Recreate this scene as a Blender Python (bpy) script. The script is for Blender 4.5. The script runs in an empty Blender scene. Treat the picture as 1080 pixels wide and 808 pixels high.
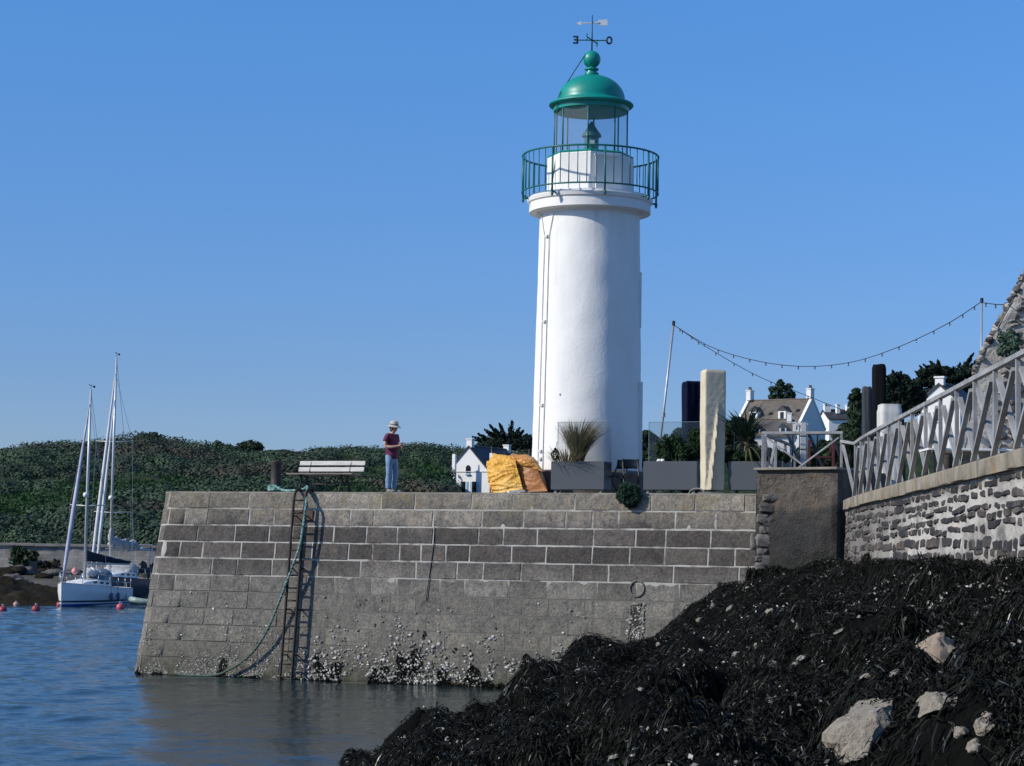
import bpy, math, random
import numpy as np
from mathutils import Vector, Matrix, noise, Euler

R = math.radians
SC = bpy.context.scene
COL = SC.collection
random.seed(7)
rng = np.random.default_rng(11)

# ------------------------------------------------------------------ camera
F_PX = 2300.0                 # focal length in photo pixels (photo 1080 x 808)
PITCH, ROLL = R(4.6), R(0.9)
EYE = Vector((0.0, 0.0, 2.75))
_f = Vector((0, math.cos(PITCH), math.sin(PITCH)))
_u0 = Vector((0, -math.sin(PITCH), math.cos(PITCH)))
_r0 = Vector((1, 0, 0))
CAM_R = _r0 * math.cos(ROLL) + _u0 * math.sin(ROLL)
CAM_U = _u0 * math.cos(ROLL) - _r0 * math.sin(ROLL)
cd = bpy.data.cameras.new('camera')
cd.sensor_width = 36.0
cd.lens = F_PX / 1080 * 36.0
cd.clip_start, cd.clip_end = 0.5, 6000
cam = bpy.data.objects.new('camera', cd)
COL.objects.link(cam)
m3 = Matrix((CAM_R, CAM_U, -_f)).transposed()
cam.matrix_world = Matrix.Translation(EYE) @ m3.to_4x4()
SC.camera = cam

# ------------------------------------------------------------------ sky, sun, exposure
SUN_EL, SUN_AZ = R(33.0), math.atan2(-0.326, -0.946)      # sun low on the left, a little behind the viewer
TO_SUN = Vector((math.cos(SUN_EL) * math.cos(SUN_AZ), math.cos(SUN_EL) * math.sin(SUN_AZ), math.sin(SUN_EL)))
w = bpy.data.worlds.new('World')
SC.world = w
w.use_nodes = True
nt = w.node_tree
nt.nodes.clear()
sky = nt.nodes.new('ShaderNodeTexSky')
sky.sky_type = 'NISHITA'
sky.sun_disc = False
sky.sun_elevation = SUN_EL
sky.sun_rotation = math.pi / 2 - SUN_AZ
sky.altitude = 300
sky.air_density = 1.0
sky.dust_density = 0.35
sky.ozone_density = 2.5
hs = nt.nodes.new('ShaderNodeHueSaturation')
hs.inputs['Saturation'].default_value = 1.12
hs.inputs['Value'].default_value = 1.0
bg = nt.nodes.new('ShaderNodeBackground')
bg.inputs['Strength'].default_value = 0.15
wo = nt.nodes.new('ShaderNodeOutputWorld')
nt.links.new(sky.outputs[0], hs.inputs['Color'])
# sky tint: bluer upward in view, top stop brightened above it to fill shadows
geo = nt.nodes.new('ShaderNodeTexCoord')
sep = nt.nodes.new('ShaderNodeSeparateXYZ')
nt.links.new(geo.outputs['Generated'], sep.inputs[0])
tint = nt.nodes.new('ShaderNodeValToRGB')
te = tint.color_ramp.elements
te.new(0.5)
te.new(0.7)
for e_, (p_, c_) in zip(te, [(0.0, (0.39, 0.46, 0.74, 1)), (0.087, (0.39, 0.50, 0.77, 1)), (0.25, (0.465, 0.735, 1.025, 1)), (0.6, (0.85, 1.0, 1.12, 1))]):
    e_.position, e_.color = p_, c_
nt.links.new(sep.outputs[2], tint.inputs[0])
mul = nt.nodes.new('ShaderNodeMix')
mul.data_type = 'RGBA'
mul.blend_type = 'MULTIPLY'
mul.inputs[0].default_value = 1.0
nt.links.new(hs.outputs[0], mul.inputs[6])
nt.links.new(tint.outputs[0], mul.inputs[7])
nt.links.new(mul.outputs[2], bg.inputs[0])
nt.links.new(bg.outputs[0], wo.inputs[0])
sl = bpy.data.lights.new('sun', 'SUN')
sl.energy = 4.3
sl.angle = R(0.5)
sl.color = (1.0, 0.93, 0.81)
so = bpy.data.objects.new('sun', sl)
COL.objects.link(so)
so.rotation_euler = TO_SUN.to_track_quat('Z', 'Y').to_euler()
so.location = (-40, -20, 60)
SC.view_settings.view_transform = 'Standard'
SC.view_settings.look = 'None'
SC.view_settings.exposure = 0.0
SC.view_settings.gamma = 1.0

# ------------------------------------------------------------------ where a photo pixel lies at distance d
def P(px, py, d):
    v = _f + CAM_R * ((px - 540.0) / F_PX) + CAM_U * ((404.0 - py) / F_PX)
    return EYE + v * (d / v.y)

# quay frame: origin at the seaward top corner, u along the edge, v into the quay
DZ = 4.16
QA = Vector((-8.09, 50.3, 0))
QANG = math.atan2(-0.371, 0.928)
QU = Vector((math.cos(QANG), math.sin(QANG), 0))
QV = Vector((-math.sin(QANG), math.cos(QANG), 0))
def Q(s, v, z=DZ):
    p = QA + QU * s + QV * v
    return Vector((p.x, p.y, z))
def qs(px, py, v):
    """distance along the quay edge of the spot that is v metres in from the edge and seen at a photo pixel"""
    d = P(px, py, 1.0) - EYE
    k = d.x / d.y
    b = QA + QV * v
    return (k * b.y - b.x) / (QU.x - k * QU.y)
def qat(px, py, v):
    s = qs(px, py, v)
    return Q(s, v)

# ------------------------------------------------------------------ materials
MATS = {}
def newmat(name):
    m = bpy.data.materials.new(name)
    m.use_nodes = True
    t = m.node_tree
    for n in list(t.nodes):
        t.nodes.remove(n)
    o = t.nodes.new('ShaderNodeOutputMaterial')
    b = t.nodes.new('ShaderNodeBsdfPrincipled')
    t.links.new(b.outputs[0], o.inputs[0])
    return m, t, b, o
def N(t, typ, **kw):
    n = t.nodes.new(typ)
    for k, v in kw.items():
        if k in n.inputs.keys() if isinstance(k, str) else False:
            n.inputs[k].default_value = v
        else:
            setattr(n, k, v)
    return n
def c4(c):
    return (c[0], c[1], c[2], 1.0)
def noise_n(t, vec, scale, detail=5.0, rough=0.6, dist=0.0):
    n = t.nodes.new('ShaderNodeTexNoise')
    n.inputs['Scale'].default_value = scale
    n.inputs['Detail'].default_value = detail
    n.inputs['Roughness'].default_value = rough
    n.inputs['Distortion'].default_value = dist
    t.links.new(vec, n.inputs['Vector'])
    return n.outputs['Fac']
def ramp_n(t, fac, stops, interp='LINEAR'):
    r = t.nodes.new('ShaderNodeValToRGB')
    r.color_ramp.interpolation = interp
    el = r.color_ramp.elements
    while len(el) < len(stops):
        el.new(0.5)
    for e, (p, c) in zip(el, stops):
        e.position = p
        e.color = c4(c) if len(c) == 3 else c
    t.links.new(fac, r.inputs[0])
    return r.outputs[0]
def mix_n(t, fac, a, b, mode='MIX'):
    n = t.nodes.new('ShaderNodeMix')
    n.data_type = 'RGBA'
    n.blend_type = mode
    def put(sock, v):
        if hasattr(v, 'is_linked'):
            t.links.new(v, sock)
        elif isinstance(v, (int, float)):
            sock.default_value = v
        else:
            sock.default_value = c4(v)
    put(n.inputs[0], fac)
    put(n.inputs[6], a)
    put(n.inputs[7], b)
    return n.outputs[2]
def math_n(t, op, a, b=None, clamp=False):
    n = t.nodes.new('ShaderNodeMath')
    n.operation = op
    n.use_clamp = clamp
    for i, v in enumerate((a, b)):
        if v is None:
            continue
        if hasattr(v, 'is_linked'):
            t.links.new(v, n.inputs[i])
        else:
            n.inputs[i].default_value = v
    return n.outputs[0]
def mrange(t, v, a, b, c=0.0, d=1.0):
    n = t.nodes.new('ShaderNodeMapRange')
    t.links.new(v, n.inputs[0])
    for i, x in enumerate((a, b, c, d)):
        n.inputs[1 + i].default_value = x
    return n.outputs[0]
def pos_n(t):
    return t.nodes.new('ShaderNodeNewGeometry').outputs['Position']
def obj_n(t):
    return t.nodes.new('ShaderNodeTexCoord').outputs['Object']
def island_n(t):
    return t.nodes.new('ShaderNodeNewGeometry').outputs['Random Per Island']
def scale_vec(t, vec, s):
    n = t.nodes.new('ShaderNodeMapping')
    n.inputs['Scale'].default_value = s
    t.links.new(vec, n.inputs[0])
    return n.outputs[0]
def bump_n(t, b, height, strength=0.5, dist=0.02):
    n = t.nodes.new('ShaderNodeBump')
    n.inputs['Strength'].default_value = strength
    n.inputs['Distance'].default_value = dist
    t.links.new(height, n.inputs['Height'])
    t.links.new(n.outputs[0], b.inputs['Normal'])
def sepz(t):
    s = t.nodes.new('ShaderNodeSeparateXYZ')
    t.links.new(pos_n(t), s.inputs[0])
    return s.outputs

def M(name, c1, c2=None, scale=6.0, rough=0.6, metal=0.0, bump=0.0, bscale=None, bdist=0.01, island=0.0, c3=None, stretch=None, spec=0.5):
    """painted / plain surface with uneven colour (c1..c2, patches of c3), wear bump and roughness variation"""
    if name in MATS:
        return MATS[name]
    m, t, b, o = newmat(name)
    vec = obj_n(t)
    if stretch:
        vec = scale_vec(t, vec, stretch)
    if c2 is None:
        c2 = tuple(x * 0.8 for x in c1)
    f = noise_n(t, vec, scale, 6)
    col = ramp_n(t, f, [(0.3, c2), (0.62, c1)])
    if c3 is not None:
        g = noise_n(t, vec, scale * 0.43, 7, 0.7)
        col = mix_n(t, mrange(t, g, 0.56, 0.7), col, c3)
    if island:
        k = mrange(t, island_n(t), 0, 1, 1 - island, 1 + island)
        cc = t.nodes.new('ShaderNodeCombineXYZ')
        for i in range(3):
            t.links.new(k, cc.inputs[i])
        col = mix_n(t, 1.0, col, cc.outputs[0], 'MULTIPLY')
    t.links.new(col, b.inputs['Base Color'])
    t.links.new(mrange(t, f, 0.3, 0.7, min(1, rough + 0.1), max(0.02, rough - 0.08)), b.inputs['Roughness'])
    b.inputs['Metallic'].default_value = metal
    b.inputs['Specular IOR Level'].default_value = spec
    if bump:
        bump_n(t, b, noise_n(t, vec, bscale or scale * 4, 6), bump, bdist)
    MATS[name] = m
    return m

# ------------------------------------------------------------------ mesh building
WORLD = {}                                   # world matrix of every parent
class MB:
    def __init__(s):
        s.v, s.f = [], []
    def add(s, vs, fs):
        k = len(s.v)
        s.v.extend([tuple(x) for x in vs])
        s.f.extend([tuple(i + k for i in f) for f in fs])
        return s
    def box(s, c, size, rot=None, taper=1.0):
        hx, hy, hz = size[0] / 2, size[1] / 2, size[2] / 2
        vs = []
        for z in (-hz, hz):
            k = taper if z > 0 else 1.0
            for x, y in ((-hx, -hy), (hx, -hy), (hx, hy), (-hx, hy)):
                p = Vector((x * k, y * k, z))
                if rot is not None:
                    p = rot @ p
                vs.append(p + Vector(c))
        return s.add(vs, [(3, 2, 1, 0), (4, 5, 6, 7), (0, 1, 5, 4), (1, 2, 6, 5), (2, 3, 7, 6), (3, 0, 4, 7)])
    def beam(s, a, b, w, h, up=(0, 0, 1)):
        a, b = Vector(a), Vector(b)
        d = (b - a)
        L = d.length
        d.normalize()
        up = Vector(up)
        x = d.cross(up)
        if x.length < 1e-5:
            x = d.cross(Vector((0, 1, 0)))
        x.normalize()
        y = x.cross(d).normalized()
        vs = []
        for p in (a, b):
            for i, j in ((-1, -1), (1, -1), (1, 1), (-1, 1)):
                vs.append(p + x * (i * w / 2) + y * (j * h / 2))
        return s.add(vs, [(0, 1, 2, 3), (7, 6, 5, 4), (0, 4, 5, 1), (1, 5, 6, 2), (2, 6, 7, 3), (3, 7, 4, 0)])
    def tube(s, pts, r, n=8, cap=True):
        pts = [Vector(p) for p in pts]
        rs = r if isinstance(r, (list, tuple)) else [r] * len(pts)
        ref = Vector((0.123, 0.31, 0.94)).normalized()
        t0 = (pts[1] - pts[0]).normalized()
        nx = ref - t0 * ref.dot(t0)
        if nx.length < 0.05:
            nx = Vector((1, 0, 0)) - t0 * t0.x
        nx.normalize()
        vs = []
        for i, p in enumerate(pts):
            a = pts[max(0, i - 1)]
            b = pts[min(len(pts) - 1, i + 1)]
            t = (b - a).normalized()
            nx = (nx - t * nx.dot(t)).normalized()
            ny = t.cross(nx)
            for k in range(n):
                an = 2 * math.pi * k / n
                vs.append(p + (nx * math.cos(an) + ny * math.sin(an)) * rs[i])
        fs = []
        for i in range(len(pts) - 1):
            for k in range(n):
                k2 = (k + 1) % n
                fs.append((i * n + k, i * n + k2, (i + 1) * n + k2, (i + 1) * n + k))
        if cap:
            fs.append(tuple(range(n - 1, -1, -1)))
            fs.append(tuple((len(pts) - 1) * n + k for k in range(n)))
        return s.add(vs, fs)
    def lathe(s, prof, n=48, c=(0, 0, 0), phase=0.0, arc=None):
        vs, fs = [], []
        for r, z in prof:
            for k in range(n):
                a = phase + 2 * math.pi * k / n
                vs.append((c[0] + r * math.cos(a), c[1] + r * math.sin(a), c[2] + z))
        for i in range(len(prof) - 1):
            for k in range(n):
                k2 = (k + 1) % n
                fs.append((i * n + k, i * n + k2, (i + 1) * n + k2, (i + 1) * n + k))
        if prof[0][0] > 1e-6:
            fs.append(tuple(range(n - 1, -1, -1)))
        if prof[-1][0] > 1e-6:
            fs.append(tuple((len(prof) - 1) * n + k for k in range(n)))
        return s.add(vs, fs)
    def torus(s, c, Rr, r, n=40, m=8, axis='z'):
        vs, fs = [], []
        for i in range(n):
            a = 2 * math.pi * i / n
            for j in range(m):
                b = 2 * math.pi * j / m
                q = Vector(((Rr + r * math.cos(b)) * math.cos(a), (Rr + r * math.cos(b)) * math.sin(a), r * math.sin(b)))
                if axis == 'y':
                    q = Vector((q.x, q.z, q.y))
                elif axis == 'x':
                    q = Vector((q.z, q.x, q.y))
                vs.append(q + Vector(c))
        for i in range(n):
            for j in range(m):
                fs.append((i * m + j, ((i + 1) % n) * m + j, ((i + 1) % n) * m + (j + 1) % m, i * m + (j + 1) % m))
        return s.add(vs, fs)
    def prism(s, poly, ext):
        """poly: 3-d loop, ext: extrusion vector"""
        n = len(poly)
        e = Vector(ext)
        vs = [Vector(p) for p in poly] + [Vector(p) + e for p in poly]
        fs = [tuple(range(n - 1, -1, -1)), tuple(range(n, 2 * n))]
        for i in range(n):
            j = (i + 1) % n
            fs.append((i, j, n + j, n + i))
        return s.add(vs, fs)
    def grid(s, fn, nu, nv):
        vs = [fn(i / nu, j / nv) for j in range(nv + 1) for i in range(nu + 1)]
        w_ = nu + 1
        fs = [(j * w_ + i, j * w_ + i + 1, (j + 1) * w_ + i + 1, (j + 1) * w_ + i) for j in range(nv) for i in range(nu)]
        return s.add(vs, fs)
    def lump(s, c, rad, amp=0.25, freq=1.5, n=10, seed=0.0, flat=None):
        """an uneven stone: a noisy ellipsoid"""
        rad = Vector(rad)
        vs, fs = [], []
        nu, nv = n * 2, n
        for j in range(nv + 1):
            th = math.pi * j / nv
            for i in range(nu):
                ph = 2 * math.pi * i / nu
                d = Vector((math.sin(th) * math.cos(ph), math.sin(th) * math.sin(ph), math.cos(th)))
                k = 1 + amp * noise.noise(d * freq + Vector((seed, seed * 1.7, 3.1))) * 2 + amp * 0.5 * noise.noise(d * freq * 2.7 + Vector((seed, 9.1, seed)))
                q = Vector((d.x * rad.x, d.y * rad.y, d.z * rad.z)) * k
                vs.append(q + Vector(c))
        for j in range(nv):
            for i in range(nu):
                i2 = (i + 1) % nu
                fs.append((j * nu + i, (j + 1) * nu + i, (j + 1) * nu + i2, j * nu + i2))
        return s.add(vs, fs)
    def build(s, name, mat, parent=None, smooth=False, world=True, bevel=0.0, flip=False, autos=None):
        me = bpy.data.meshes.new(name)
        V = s.v
        if world and parent is not None:
            inv = WORLD[parent.name].inverted()
            V = [inv @ Vector(p) for p in V]
        me.from_pydata([tuple(p) for p in V], [], s.f)
        me.update()
        return finish(name, me, mat, parent, smooth, bevel, autos)
def finish(name, me, mat, parent=None, smooth=False, bevel=0.0, autos=None):
    if bevel:
        import bmesh
        bm = bmesh.new()
        bm.from_mesh(me)
        bmesh.ops.recalc_face_normals(bm, faces=bm.faces)
        ed = [e for e in bm.edges if len(e.link_faces) == 2 and e.calc_face_angle(0) > R(35)]
        bmesh.ops.bevel(bm, geom=ed, offset=bevel, segments=2, profile=0.6, affect='EDGES', clamp_overlap=True)
        bm.to_mesh(me)
        bm.free()
    if smooth:
        me.polygons.foreach_set('use_smooth', [True] * len(me.polygons))
        if autos:
            me.set_sharp_from_angle(angle=R(autos))
    o = bpy.data.objects.new(name, me)
    if mat is not None:
        me.materials.append(mat)
    COL.objects.link(o)
    if parent is not None:
        o.parent = parent
        WORLD[o.name] = WORLD[parent.name].copy()
    else:
        WORLD[o.name] = Matrix.Identity(4)
    return o
def mesh_np(name, V, F, mat, parent=None, smooth=False):
    """quads straight from numpy arrays (world coordinates)"""
    V = np.asarray(V, dtype=np.float32).reshape(-1, 3)
    F = np.asarray(F, dtype=np.int32)
    k = F.shape[1]
    if parent is not None:
        inv = np.array(WORLD[parent.name].inverted())
        V = (V @ inv[:3, :3].T + inv[:3, 3]).astype(np.float32)
    me = bpy.data.meshes.new(name)
    me.vertices.add(len(V))
    me.vertices.foreach_set('co', V.ravel())
    me.loops.add(F.size)
    me.loops.foreach_set('vertex_index', F.ravel())
    me.polygons.add(len(F))
    me.polygons.foreach_set('loop_start', np.arange(0, F.size, k, dtype=np.int32))
    me.polygons.foreach_set('loop_total', np.full(len(F), k, dtype=np.int32))
    me.update(calc_edges=True)
    me.validate()
    return finish(name, me, mat, parent, smooth)
def grid_faces(nr, nc):
    i = np.arange(nr - 1)[:, None] * nc + np.arange(nc - 1)[None, :]
    i = i.ravel()
    return np.stack([i, i + 1, i + nc + 1, i + nc], 1)
def thing(name, label, cat, loc=(0, 0, 0), rz=0.0, group=None):
    o = bpy.data.objects.new(name, None)
    COL.objects.link(o)
    o.empty_display_size = 0.2
    o.location = loc
    o.rotation_euler = (0, 0, rz)
    WORLD[o.name] = Matrix.Translation(Vector(loc)) @ Matrix.Rotation(rz, 4, 'Z')
    return tag(o, label, cat, group)
def tag(o, label, cat, group=None, kind=None):
    o['label'] = label
    o['category'] = cat
    if group:
        o['group'] = group
    if kind:
        o['kind'] = kind
    return o
def struct(o):
    o['kind'] = 'structure'
    return o
def stuff(o, label, cat):
    return tag(o, label, cat, kind='stuff')
def copy_tree(o, parent=None):
    c = o.copy()
    COL.objects.link(c)
    if parent is not None:
        c.parent = parent
    for ch in o.children:
        copy_tree(ch, c)
    return c
def fbm(x, y, oct=4, seed=0.0, lac=2.0, gain=0.5):
    a, f, s_ = 1.0, 1.0, 0.0
    for _ in range(oct):
        s_ += a * noise.noise(Vector((x * f + seed, y * f - seed * 1.3, seed * 0.7 + f)))
        a *= gain
        f *= lac
    return s_
def cards_n(C, Nr, size, aspect=1.3, r=None, jit=0.55):
    """leaf-sized faces lying roughly along a surface with normals Nr"""
    r = r or rng
    n = len(C)
    nr = Nr + r.normal(size=(n, 3)) * jit
    nr /= np.linalg.norm(nr, axis=1)[:, None] + 1e-9
    a = r.normal(size=(n, 3))
    a -= nr * (a * nr).sum(1)[:, None]
    a /= np.linalg.norm(a, axis=1)[:, None] + 1e-9
    b = np.cross(nr, a)
    size = np.broadcast_to(np.asarray(size), (n,))[:, None]
    L, W_ = size * aspect * 0.5, size * 0.5
    V = np.stack([C - a * L, C - b * W_, C + a * L, C + b * W_], 1).reshape(-1, 3)
    return V, np.arange(4 * n).reshape(n, 4)
def cards(C, D, size, aspect=1.6, r=None):
    """one rhombic leaf-sized face at every centre C; size per face; D bias direction of the long axis (or None)"""
    r = r or rng
    n = len(C)
    a = r.normal(size=(n, 3))
    if D is not None:
        a = a * 0.55 + D * 1.0
    a /= np.linalg.norm(a, axis=1)[:, None] + 1e-9
    b = r.normal(size=(n, 3))
    b -= a * (a * b).sum(1)[:, None]
    b /= np.linalg.norm(b, axis=1)[:, None] + 1e-9
    size = np.broadcast_to(np.asarray(size), (n,))[:, None]
    L, W_ = size * aspect * 0.5, size * 0.5
    V = np.stack([C - a * L, C + b * W_, C + a * L, C - b * W_], 1).reshape(-1, 3)
    Fq = np.arange(4 * n).reshape(n, 4)
    return V, Fq
# ================================================================== SETTING: water, hill, shore
# ---- water
m, t, b, o = newmat('sea_water')
p = pos_n(t)
f = noise_n(t, scale_vec(t, p, (0.12, 0.05, 1)), 1.0, 3)
col = ramp_n(t, f, [(0.35, (0.009, 0.023, 0.027)), (0.65, (0.014, 0.029, 0.030))])
t.links.new(col, b.inputs['Base Color'])
b.inputs['Roughness'].default_value = 0.06
b.inputs['IOR'].default_value = 1.333
h1 = noise_n(t, scale_vec(t, p, (1.3, 2.6, 1)), 2.3, 4, 0.6, 0.4)
bump_n(t, b, h1, 0.7, 0.026)
MATS['water'] = m
def axis(dense, far):
    return np.array(sorted(set([round(float(x), 4) for x in np.concatenate([dense, far])])))
xs = axis(np.arange(-34, 9.01, 0.11), np.array([-1500, -700, -300, -150, -90, -60, -45, 12, 18, 30, 60, 150, 400, 1500]))
yy = [24.0]
while yy[-1] < 150:
    yy.append(yy[-1] + 0.06 * (yy[-1] / 26.0) ** 1.35)
ys = axis(np.array(yy), np.array([-300, -60, 0, 12, 18, 21, 160, 185, 230, 300, 500, 900, 1800, 3000]))
X, Y = np.meshgrid(xs, ys)
Z = np.zeros_like(X)
r_ = np.random.default_rng(5)
for k in range(46):
    lam = 0.35 * (9.0 ** r_.random())
    th = R(-90) + r_.normal() * 0.75
    kx, ky = math.cos(th) * 2 * math.pi / lam, math.sin(th) * 2 * math.pi / lam
    mod = 1.0 + 0.6 * np.sin(X * kx * 0.13 + Y * ky * 0.11 + r_.random() * 6)
    Z += 0.0029 * lam ** 0.9 * mod * np.sin(kx * X + ky * Y + r_.random() * 6.28)
calm = np.clip((X - (-9.0)) / 6.0, 0, 1) * np.clip((Y - 20) / 15, 0, 1)      # sheltered strip along the quay foot
Z *= (1 - 0.6 * calm)
Z *= np.clip((160 - Y) / 60, 0, 1) * np.clip((Y - 18) / 6, 0, 1)
Z *= (np.abs(X + 12) < 30)
water = mesh_np('water', np.stack([X, Y, Z], -1).reshape(-1, 3), grid_faces(*X.shape), MATS['water'], smooth=True)
struct(water)

# ---- hill behind the harbour
CREST = [(-400, 490, 262), (-150, 493, 258), (0, 490, 255), (40, 487, 255), (105, 486, 258), (128, 480, 260), (150, 476, 262), (175, 479, 262), (205, 482, 265), (262, 484, 270),
         (330, 481, 270), (400, 482, 272), (440, 479, 275), (480, 482, 285), (560, 482, 300), (700, 484, 310), (880, 482, 310), (930, 455, 310), (1000, 447, 310), (1200, 420, 310), (1500, 415, 320)]
cpx = np.array([c[0] for c in CREST], float)
ccr = np.array([(P(c[0], c[1], c[2]).x / c[2]) for c in CREST])
cz = np.array([P(*c).z for c in CREST])
cdist = np.array([c[2] for c in CREST], float)
CHC = -0.0120
def hill_z(x, y):
    """x, y numpy arrays -> ground height on the hill"""
    c = x / y
    d1 = np.interp(c, ccr, cdist)
    z1 = np.interp(c, ccr, cz)
    tt = (y - 141.0) / (d1 - 141.0)
    up = np.clip(tt, 0, 1)
    z = 2.85 + (z1 - 2.85) * (0.55 * up + 0.45 * up * up * (3 - 2 * up))
    z = np.where(tt > 1, z1 - (y - d1) * 0.10, z)
    # the lane to the chapel house runs up a shallow dip
    lane = np.exp(-((c - CHC) / 0.0135) ** 4) * np.clip((262 - y) / 14, 0, 1)
    low = 1.9 + (y - 100) * 0.046
    z = z + (np.minimum(z, low) - z) * lane
    return z
cs = np.concatenate([np.linspace(-0.55, -0.25, 20), np.linspace(-0.247, 0.0, 330), np.linspace(0.003, 0.27, 120), np.linspace(0.28, 0.6, 20)])
ds = np.concatenate([np.linspace(141.6, 300, 240), np.linspace(303, 460, 30)])
Cc, Dd = np.meshgrid(cs, ds)
HX, HY = Cc * Dd, Dd
HZ = hill_z(HX, HY)
bump = np.array([fbm(x * 0.16, y * 0.16, 4, 2.0) for x, y in zip(HX.ravel(), HY.ravel())]).reshape(HX.shape)
HZ = HZ + bump * 1.0 * np.clip((HY - 141.6) / 10, 0, 1)
m, t, b, o = newmat('hill_ground')
p = pos_n(t)
f = noise_n(t, p, 0.5, 8, 0.7)
g = noise_n(t, p, 0.07, 5, 0.6)
col = ramp_n(t, f, [(0.3, (0.010, 0.020, 0.010)), (0.7, (0.035, 0.060, 0.022))])
col = mix_n(t, mrange(t, g, 0.55, 0.68), col, (0.075, 0.060, 0.035))
t.links.new(col, b.inputs['Base Color'])
b.inputs['Roughness'].default_value = 0.9
b.inputs['Specular IOR Level'].default_value = 0.15
bump_n(t, b, f, 1.0, 0.5)
hill = mesh_np('hill', np.stack([HX, HY, HZ], -1).reshape(-1, 3), grid_faces(*HX.shape), m, smooth=True)
struct(hill)

# ---- scrub on the hill: leaf clumps, nobody could count the bushes
def foliage_mat(name, lo, hi, warm=None, rough=0.75, trans=0.25, patch=0.12, wpos=(0.56, 0.7), bush=0):
    m, t, b, o = newmat(name)
    i = island_n(t)
    if bush:
        bn = noise_n(t, pos_n(t), bush, 3, 0.55)
        i = math_n(t, 'ADD', math_n(t, 'MULTIPLY', i, 0.22), mrange(t, bn, 0.36, 0.66, 0.0, 0.78), True)
    col = ramp_n(t, i, [(0.0, lo), (1.0, hi)])
    g = noise_n(t, pos_n(t), patch, 4, 0.6)
    if warm:
        col = mix_n(t, mrange(t, g, wpos[0], wpos[1]), col, warm)
    t.links.new(col, b.inputs['Base Color'])
    b.inputs['Roughness'].default_value = rough
    b.inputs['Specular IOR Level'].default_value = 0.2
    if trans:
        tr = t.nodes.new('ShaderNodeBsdfTranslucent')
        t.links.new(col, tr.inputs[0])
        mx = t.nodes.new('ShaderNodeMixShader')
        mx.inputs[0].default_value = trans
        t.links.new(b.outputs[0], mx.inputs[1])
        t.links.new(tr.outputs[0], mx.inputs[2])
        t.links.new(mx.outputs[0], o.inputs[0])
    MATS[name] = m
    return m
foliage_mat('scrub_leaves', (0.014, 0.030, 0.023), (0.075, 0.120, 0.066), warm=(0.070, 0.062, 0.048), trans=0.06, patch=0.060, wpos=(0.54, 0.68), bush=0.34)
gc = P(190, 524, 200)                               # grass clearing on the slope
nsh = 6900
sx = rng.uniform(-0.262, 0.085, nsh)
sd = 142 + (280 - 142) * rng.random(nsh) ** 0.9
SX, SY = sx * sd, sd
SZ = hill_z(SX, SY)
den = np.array([noise.noise(Vector((x * 0.09, y * 0.05, 4.4))) for x, y in zip(SX, SY)])
clear = np.exp(-(((SX - gc.x) / 11.0) ** 2 + ((SY - gc.y - (SX - gc.x) * 1.2) / 9.0) ** 2)) > 0.42
lane_ = (np.abs(SX / SY - CHC) < 0.014) & (SY < 262)
keep = ~lane_ & (rng.random(nsh) < 0.72 + den * 0.8) & ~clear
SX, SY, SZ, den = SX[keep], SY[keep], SZ[keep], den[keep]
rad = np.clip(0.55 + 1.5 * rng.random(len(SX)) ** 1.8 + den * 1.6, 0.45, 3.2)
Vs, off = [], 0
cc_, dd_, ss_, nn_l = [], [], [], []
for x, y, z, r0 in zip(SX, SY, SZ, rad):
    k = int(95 + 105 * r0)
    d = rng.normal(size=(k, 3))
    d[:, 2] = np.abs(d[:, 2])
    d /= np.linalg.norm(d, axis=1)[:, None]
    rr = r0 * (0.72 + 0.36 * rng.random(k))[:, None]
    cc_.append(np.array([x, y, z - 0.1]) + d * rr * np.array([1.15, 1.15, 0.85]))
    nn_l.append(d)
    ss_.append(np.full(k, 0.135 + 0.04 * r0))
C_ = np.concatenate(cc_)
V_, F_ = cards_n(C_, np.concatenate(nn_l), np.concatenate(ss_) * rng.uniform(0.7, 1.35, len(C_)), 1.25, jit=0.27)
scrub = mesh_np('hillside_scrub', V_, F_, MATS['scrub_leaves'])
stuff(scrub, 'dark green scrub and bushes covering the hillside across the harbour', 'scrub')
foliage_mat('slope_grass_blades', (0.018, 0.050, 0.018), (0.036, 0.085, 0.028), trans=0.2)
ng = 26000
gx = gc.x + rng.normal(size=ng) * 9.5
gy = gc.y + (gx - gc.x) * 1.2 + rng.normal(size=ng) * 8
gz = hill_z(gx, gy) + 0.35 + 0.2 * rng.random(ng)
V_, F_ = cards(np.stack([gx, gy, gz], 1), np.array([[0.15, 0, 0.5]]), rng.uniform(0.15, 0.4, ng), 1.8)
o = mesh_np('slope_grass', V_, F_, MATS['slope_grass_blades'])
stuff(o, 'brighter green grass and bracken clearing on the hillside', 'grass')

# ---- foreshore: beach between far water and the sea wall
m, t, b, o = newmat('foreshore_mud')
p = pos_n(t)
f = noise_n(t, scale_vec(t, p, (0.3, 1.0, 1)), 0.8, 8, 0.7)
col = ramp_n(t, f, [(0.3, (0.030, 0.027, 0.018)), (0.55, (0.080, 0.070, 0.048)), (0.75, (0.15, 0.132, 0.098))])
t.links.new(col, b.inputs['Base Color'])
b.inputs['Roughness'].default_value = 0.75
bump_n(t, b, noise_n(t, p, 3, 6), 0.8, 0.15)
bx = np.linspace(-90, 40, 170)
by = np.linspace(119, 142.5, 50)
BX, BY = np.meshgrid(bx, by)
BZ = -0.35 + (BY - 120) * 0.092
BZ += np.array([fbm(x * 0.25, y * 0.5, 4, 8.0) for x, y in zip(BX.ravel(), BY.ravel())]).reshape(BX.shape) * 0.22
o = mesh_np('foreshore', np.stack([BX, BY, BZ], -1).reshape(-1, 3), grid_faces(*BX.shape), m, smooth=True)
struct(o)

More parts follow.
